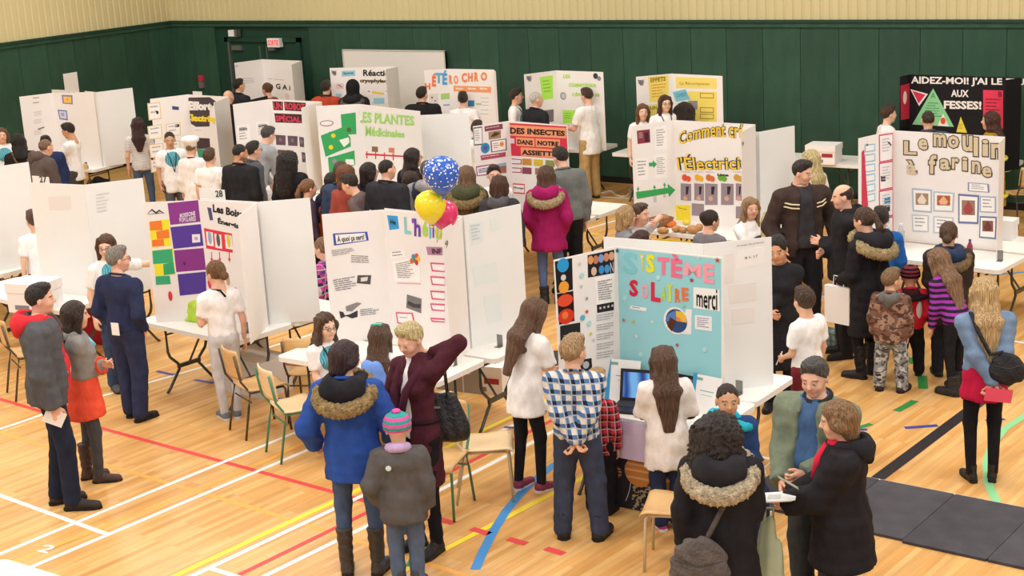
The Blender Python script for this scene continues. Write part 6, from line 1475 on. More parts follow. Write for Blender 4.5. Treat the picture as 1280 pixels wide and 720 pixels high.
    if glasses:
        q = MB()
        for s in (-1, 1):
            q.tube([(s * .031 + .020 * math.cos(a), .104, .006 + .015 * math.sin(a)) for a in [2 * math.pi * i / 14 for i in range(14)]], .0022, 5, True); q.tube([(s * .051, .100, .010), (s * .078, .02, .010), (s * .080, -.02, .004)], .002, 5)
        q.tube([(-.011, .105, .008), (.011, .105, .008)], .002, 5).build('glasses', mat('glasses_dark', '#2c2426', .3), t, matrix=HM)
    if extras: extras(info)
    PEOPLE[key] = info; return info
def _rotz(v, a): return (v[0] * math.cos(a) - v[1] * math.sin(a), v[0] * math.sin(a) + v[1] * math.cos(a))
def to_world(info, p):
    x, y = _rotz((p[0], p[1]), info['rz']); return np.array([x + info['wpos'][0], y + info['wpos'][1], p[2]])
def held(info, name, label, cat, local, build_fn, rz=0, rx=0, ry=0, group=None):
    """a thing of its own held at a local point of a person"""
    w = to_world(info, local); t = thing(name, label, cat, w, info['rz'] + rz, group); t.rotation_euler = (rx, ry, info['rz'] + rz); build_fn(t); return t
# ================================================================ the crowd
W_ = '#f3f1ef'
def tee(z): return pattern('tee_logo_%d' % int(z * 100), 'logo', W_, '#2f8aa2', '#7cc0cc', z)
def TEE(c=W_, **k): return dict(k='tee', c=c, **k)
DK = '#1d1c1f'; JN = '#3b4a66'; NV = '#232a40'
plaid_b = pattern('plaid_blue', 'plaid', '#ddd7cc', '#55759f', '#1f2a42', 1.0)
plaid_r = pattern('plaid_red', 'plaid', '#c23a44', '#8c2430', '#3a1c22', 1.3)
plaid_p = pattern('plaid_purple', 'plaid', '#5a4a86', '#c0468c', '#2c2a4c', .9)
stripe_p = pattern('stripe_purple', 'stripes', '#a23cae', '#2a2430', sc=19)
stripe_w = pattern('stripe_white', 'stripes', '#e9e6e4', '#b9b3b6', sc=40)
stripe_h = pattern('hat_stripes', 'stripes', '#3a9c98', '#d8589c', sc=22)
camo_b = pattern('camo_brown', 'camo', '#7a5a4c', '#a58470', '#54403a', 1.0)
camo_g = pattern('camo_grey', 'camo', '#8f9090', '#c4c6c4', '#55575a', 1.3)
beanie_m = pattern('beanie_stripes', 'stripes', '#1c1a1e', '#8c3440', sc=26)
white_m = '#f1efec'

def paper_prop(name, label, w, h, col='#f2f0ee', cat='paper'):
    def f(t): MB().box(-w / 2, w / 2, -.0015, .0015, -h, 0).build('sheet', paper(col), t)
    return f
def handbag(t, w=.34, h=.26, d=.14, col='#1b1b1e', strap=.22):
    f = Field((-w / 2 - .02, -d / 2 - .02, -h - .02), (w / 2 + .02, d / 2 + .02, .02), .012)
    for k_ in range(7):
        u_ = k_ / 6; f.cone((-w * (.30 + .08 * u_), 0, -.04 - (h - .10) * u_), (w * (.30 + .08 * u_), 0, -.04 - (h - .10) * u_), d * (.16 + .32 * u_), d * (.16 + .32 * u_), .03)
    X, Y, Z = f.xyz((slice(None),) * 3); f.add(.003 * np.sin(X * 60 + Z * 20))
    m = mat('bag_' + col.lstrip('#'), col, .45, ((8, 8, 8), .2), ((30, 30, 30), .4), spec=.4)
    obj('bag_body', mesh('bag_body', *f.nets(), smooth=True), m, t)
    for y in (-d * .2, d * .2): MB().tube([(-w * .2, y, -.03), (-w * .18, y, strap * .6), (-w * .06, y, strap), (w * .06, y, strap), (w * .18, y, strap * .6), (w * .2, y, -.03)], .007, 6).build('strap', m, t, True)
    MB().box(-.03, .03, -d * .52, -d * .5, -.1, -.085).build('clasp', metal, t)
def sling(info, label, col, side=1, z=.80, w=.30, h=.30, y=-.20, disc=False):
    """bag worn on a strap over the other shoulder"""
    T, b = info['T'], info['b']; w0 = to_world(info, T((side * .13, y, z))); t = thing('shoulder_bag', label, 'bag', w0, info['rz'])
    f = Field((-w / 2 - .04, -.10, -h / 2 - .04), (w / 2 + .04, .10, h / 2 + .04), .012)
    f.ell((0, 0, -.02), (w / 2, .060, h / 2), 0); f.cone((-w * .3, 0, -h * .2), (w * .3, 0, -h * .2), .055, .055, .05); X, Y, Z = f.xyz((slice(None),) * 3); f.add(.003 * np.sin(X * 50 + Z * 60))
    m = mat('bagcloth_' + col.lstrip('#'), col, .75, ((12, 12, 12), .2), ((40, 40, 40), .5)); obj('bag_body', mesh('bag_body', *f.nets(), smooth=True), m, t)
    MB().tube([(-w * .42, -.058, h * .1), (0, -.064, h * .0), (w * .42, -.058, h * .1)], .004, 5).build('zip', mat('zip_dark', '#3a3632', .5), t)
    if disc: MB().ball((.02, -.062, -h * .28), (.018, .004, .018), 12, 6).build('badge', mat('copper', '#b5683c', .4, metal=.6), t)
    o = T((side * .13, y, z)); P = [T(q) - o for q in ((side * .10, y, z + .12), (side * .0, -.185, 1.16), (-side * .10, -.155, 1.36), (-side * .13, -.06, 1.475), (-side * .12, .08, 1.44))]
    MB().tube(P, .016, 6).build('strap', m, t, True)

Pn = person
ff = Field((-.26, -.2, -.03), (.26, .2, .30), .012)
for a_, b_ in (((-.11, -.05), (.11, -.05)), ((.11, -.05), (.11, .05)), ((.11, .05), (-.11, .05)), ((-.11, .05), (-.11, -.05)), ((-.11, 0), (.11, 0))):
    for z_ in (.05, .10, .155): ff.cone((*a_, z_), (*b_, z_), .055, .055, .02)
ff.cone((-.14, -.07, .0), (.15, -.06, .0), .05, .06, .04); ff.cut((0, 0, 0), (0, 0, -1)); X_, Y_, Z_ = ff.xyz((slice(None),) * 3); ff.add(.006 * np.sin(X_ * 40 + Z_ * 25) * np.sin(Y_ * 30 - Z_ * 30))
obj('cloth_cover', mesh('cloth_cover', *ff.nets(), smooth=True), cloth('#b5d34a'), COVER[0])
# ---- foreground, picture left
i_ = Pn('left_man', 48, 353, 1.9, 78, 'man in a charcoal jacket over a red hoodie, holding a folded white paper', ('short', '#2a221d'), [dict(k='sweater', c='#d8323c', g=.016, hood='#d8323c', nocollar=1), dict(k='jacket', c='#55565a', g=.045, open=.045, openw=.14, hem=.84, collar='#47484c')], ('jeans', '#23283a'), ('shoe', '#2e2722', '#1f1b18'), arms=('down', (.25, .04, .82, 'grip')), skin='pink', hy=0, hp=2, step=.06, spread=.09, build=1.14)
held(i_, 'folded_paper', 'folded white paper in the hand of the man in the red hoodie', 'paper', i_['hand']['R'] + [.01, .0, .03], lambda t: MB().box(-.002, .002, -.09, .07, -.10, .02).build('sheet', paper('#efe9e4'), t), rx=-.5)
i_ = Pn('orange_girl', 92, 375, 1.60, 72, 'woman with very long dark hair in a grey and orange-red coat, arms crossed', ('longer', '#3a2a24'), [dict(k='coat', c='#e2533a', g=.032, hem=.66, sl=0), dict(k='jacket', c='#8a8784', g=.040, hem=1.06, hood='#8a8784', cuffs='#e2533a')], ('slim', '#4a4a4c'), ('tall', '#4c3830'), arms=('crossed', (-.04, .22, 1.10, 'relax')), fem=True, hy=-4, hp=3, step=.05, spread=.08)
T_ = i_['T']; MB().tube([T_((.075 * math.cos(a), -.01 + .085 * math.sin(a), 1.47 - .03 * math.sin(a))) for a in [2 * math.pi * k / 16 for k in range(16)]], .024, 8, True).tube([T_((.03, .07, 1.43)), T_((.03, .15, 1.32))], .03, 8).build('hood_lining', cloth('#7fd0e6'), i_['t'], True)
i_ = Pn('navy_man', 146, 307, 1.7, 28, 'grey-haired man in a navy shirt and navy trousers, hands in his pockets', ('grey', '#8c857c'), [dict(k='shirt', c='#2c3350', g=.020, hem=.93)], ('loose', '#2e3450'), ('shoe', '#1d1b1b'), arms=('pocket', 'pocket'), skin='pink', hy=40, glasses=True, build=1.06, step=-.04)
held(i_, 'visitor_card', 'white visitor card clipped at the belt of the navy-clad man', 'card', i_['T']((.05, -.19, .985)), lambda t: MB().box(-.045, .045, -.002, .002, -.06, .06).build('card', paper('#f0ecea'), t))
i_ = Pn('pointing_girl', 131, 292, 1.62, 140, 'smiling girl with glasses and long brown hair, arm stretched toward the purple sheets', ('long', '#5a3a28'), [TEE(tee(1.22))], ('jeans', JN), ('sneaker', '#555555'), arms=((.50, .30, 1.44, 'flat'), 'down'), fem=True, hy=40, hp=6, glasses=True, skin='fair', pos=None)
i_ = Pn('white_jeans', 268, 325, 1.54, -22, 'student in a white shirt and pale grey jeans with a black lanyard, seen from behind', ('lowbun', '#7a5634'), [TEE(W_, hem=.95)], ('slim', '#c9c9cb'), ('sneaker', '#6f7884', '#d8d8d8'), arms=((.10, .24, 1.08, 'grip'), 'down'), fem=True, hy=-25, hp=8, glasses=True, skin='pink', spread=.07, lanyard=False)
MB().tube([i_['T'](q) for q in ((.05, -.115, 1.40), (.0, -.10, 1.475), (-.075, -.02, 1.475), (-.09, .09, 1.40), (-.05, .17, 1.2), (-.03, .19, 1.10))], .010, 6).build('lanyard', cloth('#26262a'), i_['t'], True)
i_ = Pn('blue_parka', 430, 424, 1.75, 8, 'woman in a royal blue parka with a tan fur-trimmed hood, seen from behind', ('bob_short', '#38252a'), [dict(k='coat', c='#2d4f9c', g=.045, hem=.76, flare=.015, hood='#232328', fur='#b59a6c', hs=1.38)], ('slim', '#4a5a78'), ('tall', '#453c36'), arms=((.30, .12, .95, 'grip'), (.20, .26, 1.10, 'grip')), fem=True, hy=45, hp=8, spread=.12)
i_ = Pn('maroon', 511, 402, 1.76, 222, 'laughing blonde woman in a maroon wool coat, one hand behind her head', ('spiky', '#dcc08c'), [dict(k='sweater', c='#efe9e6', g=.006), dict(k='coat', c='#4a212c', g=.022, hem=.52, flare=.0, open=.02, openw=.04, nocollar=1)], ('slim', '#1c1a1e'), ('boot', '#201c1e'), arms=('head', (.20, .28, .98, 'grip')), fem=True, hy=-4, hp=20, skin='pink', build=.94)
MB().tube([i_['T'](q) for q in ((.07, -.04, 1.46), (.09, .06, 1.40), (.06, .16, 1.28), (.015, .19, 1.12), (-.02, .19, 1.10), (-.06, .165, 1.28), (-.09, .06, 1.40), (-.07, -.04, 1.46), (0, -.09, 1.49))], .030, 8, True).build('shawl_collar', cloth('#4a2230'), i_['t'], True)
MB().tube([i_['T'](q) for q in [(.168 * math.cos(a), .136 * math.sin(a), 1.03) for a in [2 * math.pi * k / 20 for k in range(20)]]], .014, 6, True).build('belt', cloth('#2c1820'), i_['t'], True)
lw_ = at(546, 489, 1.22); t = thing('handbag', 'black leather handbag with two handles hanging beside the maroon coat', 'bag', (lw_[0], lw_[1], 1.22), math.radians(30)); handbag(t, .38, .36, .18)
i_ = Pn('hat_child', 495, 515, 1.3, 2, 'child in a dark grey parka and a striped knitted hat, seen from behind', ('hat', '#8a6a4a', 'hat_stripes'), [dict(k='jacket', c='#5a5756', g=.040, hem=.74, flare=.02)], ('jeans', '#56657e'), ('boot', '#4a4a50'), arms=((.24, .06, .92, 'relax'), 'down'), hy=-10, spread=.09)
MB().tube([i_['T'](q) for q in [(.085 * math.cos(a), -.03 + .080 * math.sin(a), 1.49 - .02 * math.sin(a)) for a in [2 * math.pi * k / 16 for k in range(16)]]], .034, 8, True).build('scarf', cloth('#b9a0c8'), i_['t'], True)
MB().ball((0, 0, 0), 1, 14, 8, i_['HM'] @ Matrix.Translation((0, -.012, .145)) @ Matrix.Diagonal((.035, .035, .018, 1))).build('hat_button', cloth('#e0589c'), i_['t'], True)
MB().ball((0, 0, 0), .02, 12, 6, Matrix.Translation(Vector(i_['T']((-.09, -.165, 1.33)))) @ Matrix.Scale(.15, 4, (0, 1, 0))).build('badge', paper('#cfe0dc'), i_['t'])
Pn('glasses_girl', 408, 391, 1.24, 148, 'seated girl with wavy brown hair and glasses in a white shirt beside the green-legged chair', ('wavy', '#5a3f2e'), [TEE(tee(.84))], ('jeans', '#2c3348'), ('sneaker', '#444444'), arms=('table', 'front'), sit=True, fem=True, glasses=True, lanyard=True, skin='fair', hy=-6, hp=2, pos=at(406, 391, 1.24))
Pn('back_girl', 473, 403, 1.22, 12, 'seated girl with straight brown hair and a teal clip before the helium board', ('longer', '#5c4434'), [TEE()], ('jeans', JN), None, arms=('table', 'table'), sit=True, fem=True)
MB().box(-.04, .04, -.06, -.02, .118, .135, PEOPLE['back_girl']['HM']).build('hair_clip', mat('teal_clip', '#4cc0a0', .4), PEOPLE['back_girl']['t'])
p_ = at(468, 462, 1.0); q = MB(); t = thing('blue_jacket', 'light blue jacket carried between the royal blue parka and the maroon coat', 'jacket', (p_[0], p_[1], .78)); ff = Field((-.17, -.12, -.22), (.17, .12, .30), .014); ff.cone((-.03, 0, .2), (0, 0, -.12), .09, .11, 0, (.8, 1.3, 1)); ff.cone((.06, 0, .12), (.08, 0, -.16), .06, .05, .04); X_, Y_, Z_ = ff.xyz((slice(None),) * 3); ff.add(.012 * np.sin(X_ * 55 + Z_ * 12)); obj('cloth', mesh('cloth', *ff.nets(), smooth=True), cloth('#6c92d8'), t)
# ---- centre
Pn('leaning_girl', 668, 381, 1.52, 52, 'girl with long brown hair leaning toward the tablet, white shirt and black leggings', ('longer', '#6a4c38'), [TEE(W_, hem=.74, flare=.03)], ('leggings', '#1f1f24'), ('sneaker', '#8c3c5a', '#e6dfe0'), arms=((.06, .34, 1.10, 'relax'), (.10, .36, 1.08, 'relax')), fem=True, H=1.60, lean=12, hy=5, hp=14, spread=.10, step=.05)
Pn('plaid_boy', 716, 418, 1.57, 14, 'boy in a blue and white checked shirt, hands clasped behind his back', ('spiky', '#b5946c'), [dict(k='shirt', c=plaid_b, g=.026, hem=.92, flare=.01)], ('loose', '#3c4358'), ('snow', '#2b2724'), arms=('behind', 'behind_low'), spread=.16, hy=30, build=1.04)
Pn('red_plaid_child', 745, 461, 1.16, 20, 'small blond child in red plaid peeking past the checked shirt', ('short', '#cfa878'), [dict(k='shirt', c=plaid_r, g=.02, hem=.80)], ('loose', '#1d1c20'), ('boot', '#2a2826'), hy=10)
Pn('screen_girl', 829, 431, 1.43, -4, 'girl with long straight hair in an oversized white shirt over black sleeves, seen from behind', ('longer', '#5f4634'), [dict(k='sweater', c='#2a2a2c', g=.006, n='undershirt'), TEE('#efe8e2', hem=.64, g=.030, flare=.02, sl=.5)], ('jeans', '#2c3654'), ('sneaker', '#c0408a', '#e8e4e6'), arms=((.10, .33, 1.08, 'relax'), (.16, .26, 1.0, 'relax')), fem=True, spread=.08)
Pn('seated_boy', 909, 479, 1.27, 168, 'seated boy with cropped dark hair in a navy jacket with a turquoise yoke', ('crop', '#3a2e26'), [dict(k='jacket', c='#27406e', g=.030, hood='#27b0c4')], ('loose', '#26304e'), ('snow', '#2a2c3c'), arms=('front', 'front'), sit=True, hy=12, hp=0, skin='olive')
t_ = PEOPLE['seated_boy']; T_ = t_['T']
for s in (-1, 1): MB().tube([T_((s * .05, .11, 1.45)), T_((s * .12, .10, 1.41)), T_((s * .17, .06, 1.39))], .035, 8).build('yoke', cloth('#27b0c4'), t_['t'], True)
chair(908, 560, 168, 'school chair hidden under the boy in the navy and turquoise jacket', ply, f_gr, pos=(t_['wpos'][0], t_['wpos'][1], 0))
i_ = Pn('black_parka', 900, 514, 1.64, 12, 'curly dark-haired woman in a black parka with a cream fur-trimmed hood, seen from behind', ('curlymid', '#2a201c'), [dict(k='coat', c='#242226', g=.050, hem=.60, flare=.03, hood='#29272b', fur='#d8c7a8', hs=1.5)], ('jeans', '#23232a'), ('boot', '#232326'), arms=('down', 'front'), fem=True, hy=22, build=1.04)
sling(i_, 'grey canvas sling bag with a copper badge on the back of the curly-haired woman', '#5c5450', side=-1, z=.86, w=.34, h=.36, y=-.27, disc=True)
i_ = Pn('green_jacket', 1018, 446, 1.76, -140, 'man with short grey hair in an open sage green jacket over a denim-blue shirt', ('grey', '#4c4a48'), [dict(k='shirt', c='#46648c', g=.016, hem=.88), dict(k='jacket', c='#75806c', g=.042, open=.05, openw=.10, hem=.80, collar='#2c2e2c')], ('loose', '#3a3d40'), ('shoe', '#222222'), arms=('front', (.10, .27, .98, 'grip')), skin='pink', hy=-8, hp=14, build=1.12)
i_ = Pn('red_scarf', 1047, 499, 1.64, -76, 'woman with short highlighted brown hair in a black parka and a red scarf, holding papers', ('bob_short', '#8c6a48'), [dict(k='puffer', c='#222024', g=.050, hem=.64, flare=.03, hood='#262428')], ('jeans', '#24222a'), ('boot', '#222222'), arms=((.05, .36, 1.06, 'grip'), (.10, .34, 1.04, 'grip')), fem=True, hy=-2, hp=10, build=1.18, skin='pink')
T_ = i_['T']; MB().tube([T_((.065 * math.cos(a), -.01 + .075 * math.sin(a), 1.475)) for a in [2 * math.pi * k / 14 for k in range(14)]], .030, 8, True).tube([T_((-.03, .08, 1.46)), T_((-.045, .14, 1.36)), T_((-.04, .18, 1.24))], [.04, .04, .02], 8).build('scarf', cloth('#d02440'), i_['t'], True)
hl = (i_['hand']['L'] + i_['hand']['R']) / 2
def held_at(info, name, label, cat, px, z, fn, **k):
    w = at(*px, z); t = thing(name, label, cat, w, info['rz']); t.rotation_euler = (k.get('rx', 0), k.get('ry', 0), info['rz'] + k.get('rz', 0)); fn(t); return t
held_at(i_, 'papers', 'stack of white printed papers held by the woman with the red scarf', 'papers', (970, 621), 1.06, lambda t: [MB().box(-.09 + k * .01, .10 + k * .01, -.12 + k * .012, .12 + k * .004, -.002 - k * .006, .001 - k * .006).build('sheet', paper('#f1f0f2'), t) for k in range(3)] + [MB().box(-.05, .05, -.03, .05, .001, .002).build('print', paper('#c9cdc9'), t)], rx=-.10, ry=.1)
held_at(i_, 'leaflet', 'small mint green leaflet held above the stack of papers', 'leaflet', (985, 603), 1.18, lambda t: MB().box(-.06, .07, -.07, .07, -.001, .001).build('sheet', paper('#cfe8d8'), t), rx=.5, ry=.5)
def sage(t):
    ff = Field((-.16, -.09, -.62), (.16, .09, .04), .014); ff.cone((0, 0, -.52), (0, 0, -.08), .12, .045, .02, (1, 2.2, 1)); ff.cone((-.08, 0, -.52), (.08, 0, -.52), .06, .06, .05, (1, 1.2, 1)); X, Y, Z = ff.xyz((slice(None),) * 3); ff.add(.009 * np.sin(X * 90 + Z * 6) + .004 * np.sin(Z * 20 + X * 30))
    obj('bag_body', mesh('bag_body', *ff.nets(), smooth=True), mat('bag_sage', '#a9b598', .4, ((5, 5, 5), .1), spec=.4), t); MB().tube([(-.03, 0, -.1), (-.025, 0, .02), (.025, 0, .02), (.03, 0, -.1)], .012, 6).build('handle', mat('bag_sage', '#a9b598'), t)
held(i_, 'plastic_bag', 'pale green plastic carrier bag hanging from the wrist of the woman with the red scarf', 'bag', i_['A']['L'][2] + [-.04, .10, -.04], sage, rz=1.57)
# ---- right of centre
Pn('white_boy', 1005, 358, 1.42, -42, 'boy in a white shirt holding a pen, behind the man in the sage jacket', ('short', '#4a3426'), [TEE(W_, hem=.86, g=.02)], ('loose', '#7a2c34'), ('sneaker', '#333333'), arms=((.08, .26, 1.0, 'grip'), 'down'), hy=20, skin='light')
held(PEOPLE['white_boy'], 'pen', 'white pen in the hand of the boy in the white shirt', 'pen', PEOPLE['white_boy']['hand']['L'], lambda t: MB().tube([(0, 0, -.07), (0, .02, .07)], .005, 6).build('barrel', paper('#f0f0f0'), t), rx=.6)
Pn('asian_woman', 972, 294, 1.62, 192, 'smiling black-haired woman in a long black coat with a patterned scarf', ('updo', '#1c1718'), [dict(k='coat', c='#232226', g=.034, hem=.45)], ('jeans', '#202024'), ('boot', '#1f1f21'), arms=('crossed', 'front'), fem=True, skin='tan', hy=10, hp=12, roll=8)
Pn('leather_man', 1003, 199, 1.92, 168, 'tall man in an open dark brown leather jacket with cream stripes', ('short', '#2c2420'), [dict(k='shirt', c='#3c3a3e', g=.014, hem=.92), dict(k='jacket', c='#40332f', g=.036, open=.06, openw=.08, hem=.84)], ('jeans', '#26242a'), ('boot', '#1e1c1c'), arms=((.30, .10, .95, 'relax'), (.26, .10, .92, 'relax')), build=1.10, hy=-38, hp=12, skin='pink')
t_ = PEOPLE['leather_man']; T_ = t_['T']
for s in (-1, 1):
    for dz in (0, .035): MB().tube([T_((s * .085, .150, 1.30 + dz)), T_((s * .15, .125, 1.305 + dz)), T_((s * .215, .055, 1.32 + dz))], .008, 5).build('stripe', paper('#e0d3ae'), t_['t'])
MB().tube([T_((.155 * math.cos(a), .118 * math.sin(a), .955)) for a in [2 * math.pi * k / 20 for k in range(20)]], .018, 6, True).build('belt', mat('belt_black', '#161416', .4), t_['t'])
Pn('bald_man', 1053, 229, 1.76, -88, 'balding man in a black hooded jacket with folded arms, in profile', ('horseshoe', '#3c2e26'), [dict(k='jacket', c='#242427', g=.036, hood='#242427', hem=.80)], ('jeans', '#26262c'), ('shoe', '#1c1c1c'), arms=('crossed', (-.02, .22, 1.08, 'grip')), skin='pink', hp=6, build=1.08)
i_ = Pn('pony_woman', 1080, 258, 1.66, -42, 'woman with a brown ponytail in a long black coat with a tan fur collar', ('ponytail', '#4f382a'), [dict(k='puffer', c='#232226', g=.036, hem=.46, hood='#29272b', fur='#c9b183', hs=1.45)], ('slim', '#1e1e22'), ('tall', '#222024'), arms=((.10, .24, 1.0, 'grip'), 'down'), fem=True, glasses=True, hp=8, skin='pink')
held(i_, 'carrier_bag', 'white printed carrier bag held by the woman with the brown ponytail', 'bag', i_['T']((-.16, .22, .95)), lambda t: [MB().box(-.03, .03, -.14, .14, -.36, 0).build('bag_body', paper('#e6e3e2'), t), MB().tube([(0, -.06, 0), (0, -.05, .10), (0, .05, .10), (0, .06, 0)], .005, 5).build('handle', paper('#e6e3e2'), t)])
Pn('blue_boy', 1101, 258, 1.42, 10, 'dark-haired boy in a bright blue hooded jacket behind the ponytail', ('short', '#2f2420'), [dict(k='jacket', c='#2262ae', g=.036, hood='#2262ae')], ('jeans', '#26262c'), ('boot', '#222222'), hy=-5)
Pn('camo_boy', 1115, 335, 1.17, 28, 'boy in a brown camouflage jacket with a grey hood and grey camouflage trousers', ('short', '#8c6f50'), [dict(k='jacket', c=camo_b, g=.040, hem=.78, hood='#6c6a68')], ('snow', camo_g), ('snow', '#35282a', '#1f1c1e'), arms=('down', 'down'), hy=42, spread=.17)
Pn('red_child', 1138, 332, 1.07, 10, 'small child in a red and black winter jacket and a black striped beanie', ('hat', '#2a2020', 'beanie_stripes'), [dict(k='jacket', c='#cf2438', g=.038, hem=.84, hood='#3a2024', cuffs='#e8e4e2')], ('snow', '#1e1c20'), ('boot', '#1d1b1d'), arms=('down', (.22, .14, .95, 'relax')), spread=.15)
t_ = PEOPLE['red_child']; T_ = t_['T']; MB().ball((0, 0, 0), 1, 14, 8, Matrix.Translation(Vector(T_((.0, -.03, 1.38)))) @ Matrix.Diagonal((.17, .125, .05, 1))).build('shoulder_panel', cloth('#2a2226'), t_['t'], True)
v_, fs_ = text_mesh('RACER' if False else 'SNOW', .05); lo_, hi_ = v_.min(0), v_.max(0)
for s in (-1, 1): MB().ball((0, 0, 0), 1, 10, 6, Matrix.Translation(Vector(T_((s * .13, -.135, 1.17)))) @ Matrix.Diagonal((.03, .02, .09, 1))).build('white_patch', cloth('#ddd6d6'), t_['t'], True)
Pn('striped_girl', 1173, 338, 1.12, -30, 'girl with long light brown hair bending forward in a purple and black striped top', ('longer', '#8c6c50'), [dict(k='sweater', c=stripe_p, g=.016, hem=.86)], ('slim', '#1f1e22'), ('snow', '#2b2a2c'), arms=((.20, .25, .85, 'flat'), (.10, .30, 1.05, 'relax')), fem=True, H=1.38, lean=24, hp=10, step=.05)
i_ = Pn('denim_woman', 1232, 344, 1.66, 4, 'woman with long blonde hair in a denim jacket and red skirt, hands behind her back', ('longer', '#cfae7c'), [dict(k='dress', c='#c01c42', g=.012, hem=.74, n='skirt', flare=.035), dict(k='jacket', c='#748ba8', g=.028, hem=.98)], ('leggings', '#1c1a1d'), ('heel', '#2a2620'), arms=('behind', 'behind_low'), fem=True, spread=.09, skin='pink')
sling(i_, 'black leather bag on a shoulder strap across the denim jacket', '#29272a', side=1, z=1.06, w=.26, h=.26, y=-.20)
held(i_, 'phone_wallet', 'coral pink wallet held behind the back by the woman in denim', 'wallet', (i_['hand']['L'] + i_['hand']['R']) / 2 + [.03, -.04, -.02], lambda t: MB().box(-.10, .10, -.012, .012, -.05, .05).build('cover', mat('coral', '#e8546a', .4), t), ry=.15)
Pn('brown_puffer', 1186, 276, 1.50, 10, 'woman in a dark brown quilted coat with a fur-edged hood at the flour mill table', ('lowbun', '#5c4430'), [dict(k='puffer', c='#3c322e', g=.046, hem=.62, hood='#2c3a55', fur='#9c8262', hs=1.45)], ('jeans', '#26262c'), ('boot', '#2a2a2a'), arms=('front', 'front'), fem=True, glasses=True, build=1.08, hy=12)
MB().ball((0, 0, 0), 1, 12, 8, PEOPLE['brown_puffer']['HM'] @ Matrix.Translation((0, -.10, -.03)) @ Matrix.Diagonal((.035, .022, .03, 1))).build('hair_tie', cloth('#e8a0b4'), PEOPLE['brown_puffer']['t'], True)
# ---- fruit electricity table
Pn('blonde_back', 963, 263, 1.24, 12, 'seated woman with layered blonde hair, back turned, by the man in leather', ('long', '#d8bd8c'), [dict(k='sweater', c='#3a3c46')], ('jeans', DK), None, sit=True, fem=True)
Pn('student_face', 938, 246, 1.28, 150, 'girl with long light brown hair facing out at the fruit electricity board', ('longer', '#a5825c'), [TEE()], ('jeans', JN), None, arms=('table', 'table'), sit=True, fem=True, skin='pink', hy=15)
Pn('grey_bun', 888, 262, 1.24, 40, 'woman with a dark hair bun in a grey sweater at the fruit table', ('updo', '#2f2422'), [dict(k='sweater', c='#77757a', g=.024)], ('jeans', DK), None, sit=True, fem=True, hy=25, hp=6)
Pn('bob_woman', 783, 256, 1.28, 80, 'woman with a blonde bob and glasses in a grey top, in profile', ('bob', '#b59468'), [dict(k='sweater', c='#85878c')], ('jeans', DK), None, sit=True, fem=True, glasses=True, skin='pink')
Pn('leaning_boy', 800, 254, 1.27, 130, 'boy with brown hair resting his head on his raised hand', ('spiky', '#5c4836'), [TEE('#c9c9cb')], ('jeans', DK), None, arms=((.20, .12, 1.50, 'relax'), 'front'), sit=True, hy=-10, skin='pink')
Pn('hidden_brown', 803, 287, 1.22, 30, 'brown ponytail of a child just above the white board edge', ('ponytail', '#4a2c26'), [dict(k='sweater', c='#6a4a52')], ('jeans', DK), None, sit=True, hy=60)
# ---- around the insects board
Pn('magenta', 682, 206, 1.64, 10, 'woman in a magenta padded parka with a fur-trimmed hood, looking at the insects board', ('mid', '#5a3f30'), [dict(k='coat', c='#9c1c5c', g=.044, hem=.70, hood='#9c1c5c', fur='#c9b48a', hs=1.4)], ('slim', '#5c6f94'), ('snow', '#2c2b2e'), arms=('pocket', 'pocket'), fem=True, spread=.10)
Pn('grey_zip', 700, 184, 1.76, -22, 'man in a grey-green fleece leaning toward the insects board', ('short', '#2c241e'), [dict(k='jacket', c='#6f7370', g=.030, hem=.88)], ('loose', '#1e1d20'), ('shoe', '#2a2a2a'), arms=('front', 'down'), lean=8, H=1.78, hy=-12, hp=12, build=1.1, skin='pink')
Pn('brown_bob', 623, 218, 1.62, 12, 'woman with a brown bob in a long dark wool coat beside the magenta parka', ('bob', '#4c3024'), [dict(k='coat', c='#3a3a3f', g=.036, hem=.40, flare=.03, hood='#55555a')], ('jeans', DK), ('snow', '#26262a'), fem=True)
Pn('green_parka', 582, 206, 1.66, 6, 'woman with long highlighted hair in an olive parka with a fur collar behind the balloons', ('longer', '#7a5e44'), [dict(k='coat', c='#4a4e36', g=.044, hem=.70, hood='#4a4e36', fur='#a58c62', hs=1.45)], ('jeans', DK), ('boot', '#2a2a2a'), fem=True)
Pn('peek_face', 600, 217, 1.56, 170, 'face of a dark-haired person peeping between the olive parka and the brown bob', ('short', '#3c2a24'), [TEE()], ('jeans', DK), None, skin='pink', pos=at(600, 217, 1.56) + np.array([-.2, .55, 0]))
# ---- crowd in front of the medicinal plants board
Pn('curly_red', 433, 207, 1.62, 30, 'woman with curly auburn hair and glasses in a rust red top', ('afro', '#7c4c30'), [dict(k='sweater', c='#9c4a40')], ('jeans', DK), None, fem=True, glasses=True, hy=35, pos=None, skin='pink')
Pn('brown_kid', 425, 208, 1.60, 20, 'brown-haired person in a navy quilted sleeve behind the curly auburn hair', ('spiky', '#5c4030'), [dict(k='puffer', c='#3a4660')], ('jeans', DK), None, pos=at(424, 209, 1.60) + np.array([-.25, .3, 0]))
Pn('dark_glasses', 461, 202, 1.62, 45, 'dark-haired woman with glasses leaning in beside the man in the black jacket', ('bob', '#2a1e1c'), [dict(k='jacket', c='#26283a')], ('jeans', DK), None, fem=True, glasses=True, skin='pink', hy=20)
i_ = Pn('black_jacket', 483, 198, 1.78, 34, 'man in a black jacket with thin white piping, broad back turned', ('crop', '#241c1a'), [dict(k='jacket', c='#2c2c32', g=.036)], ('jeans', DK), None, build=1.12, hy=25, skin='pink')
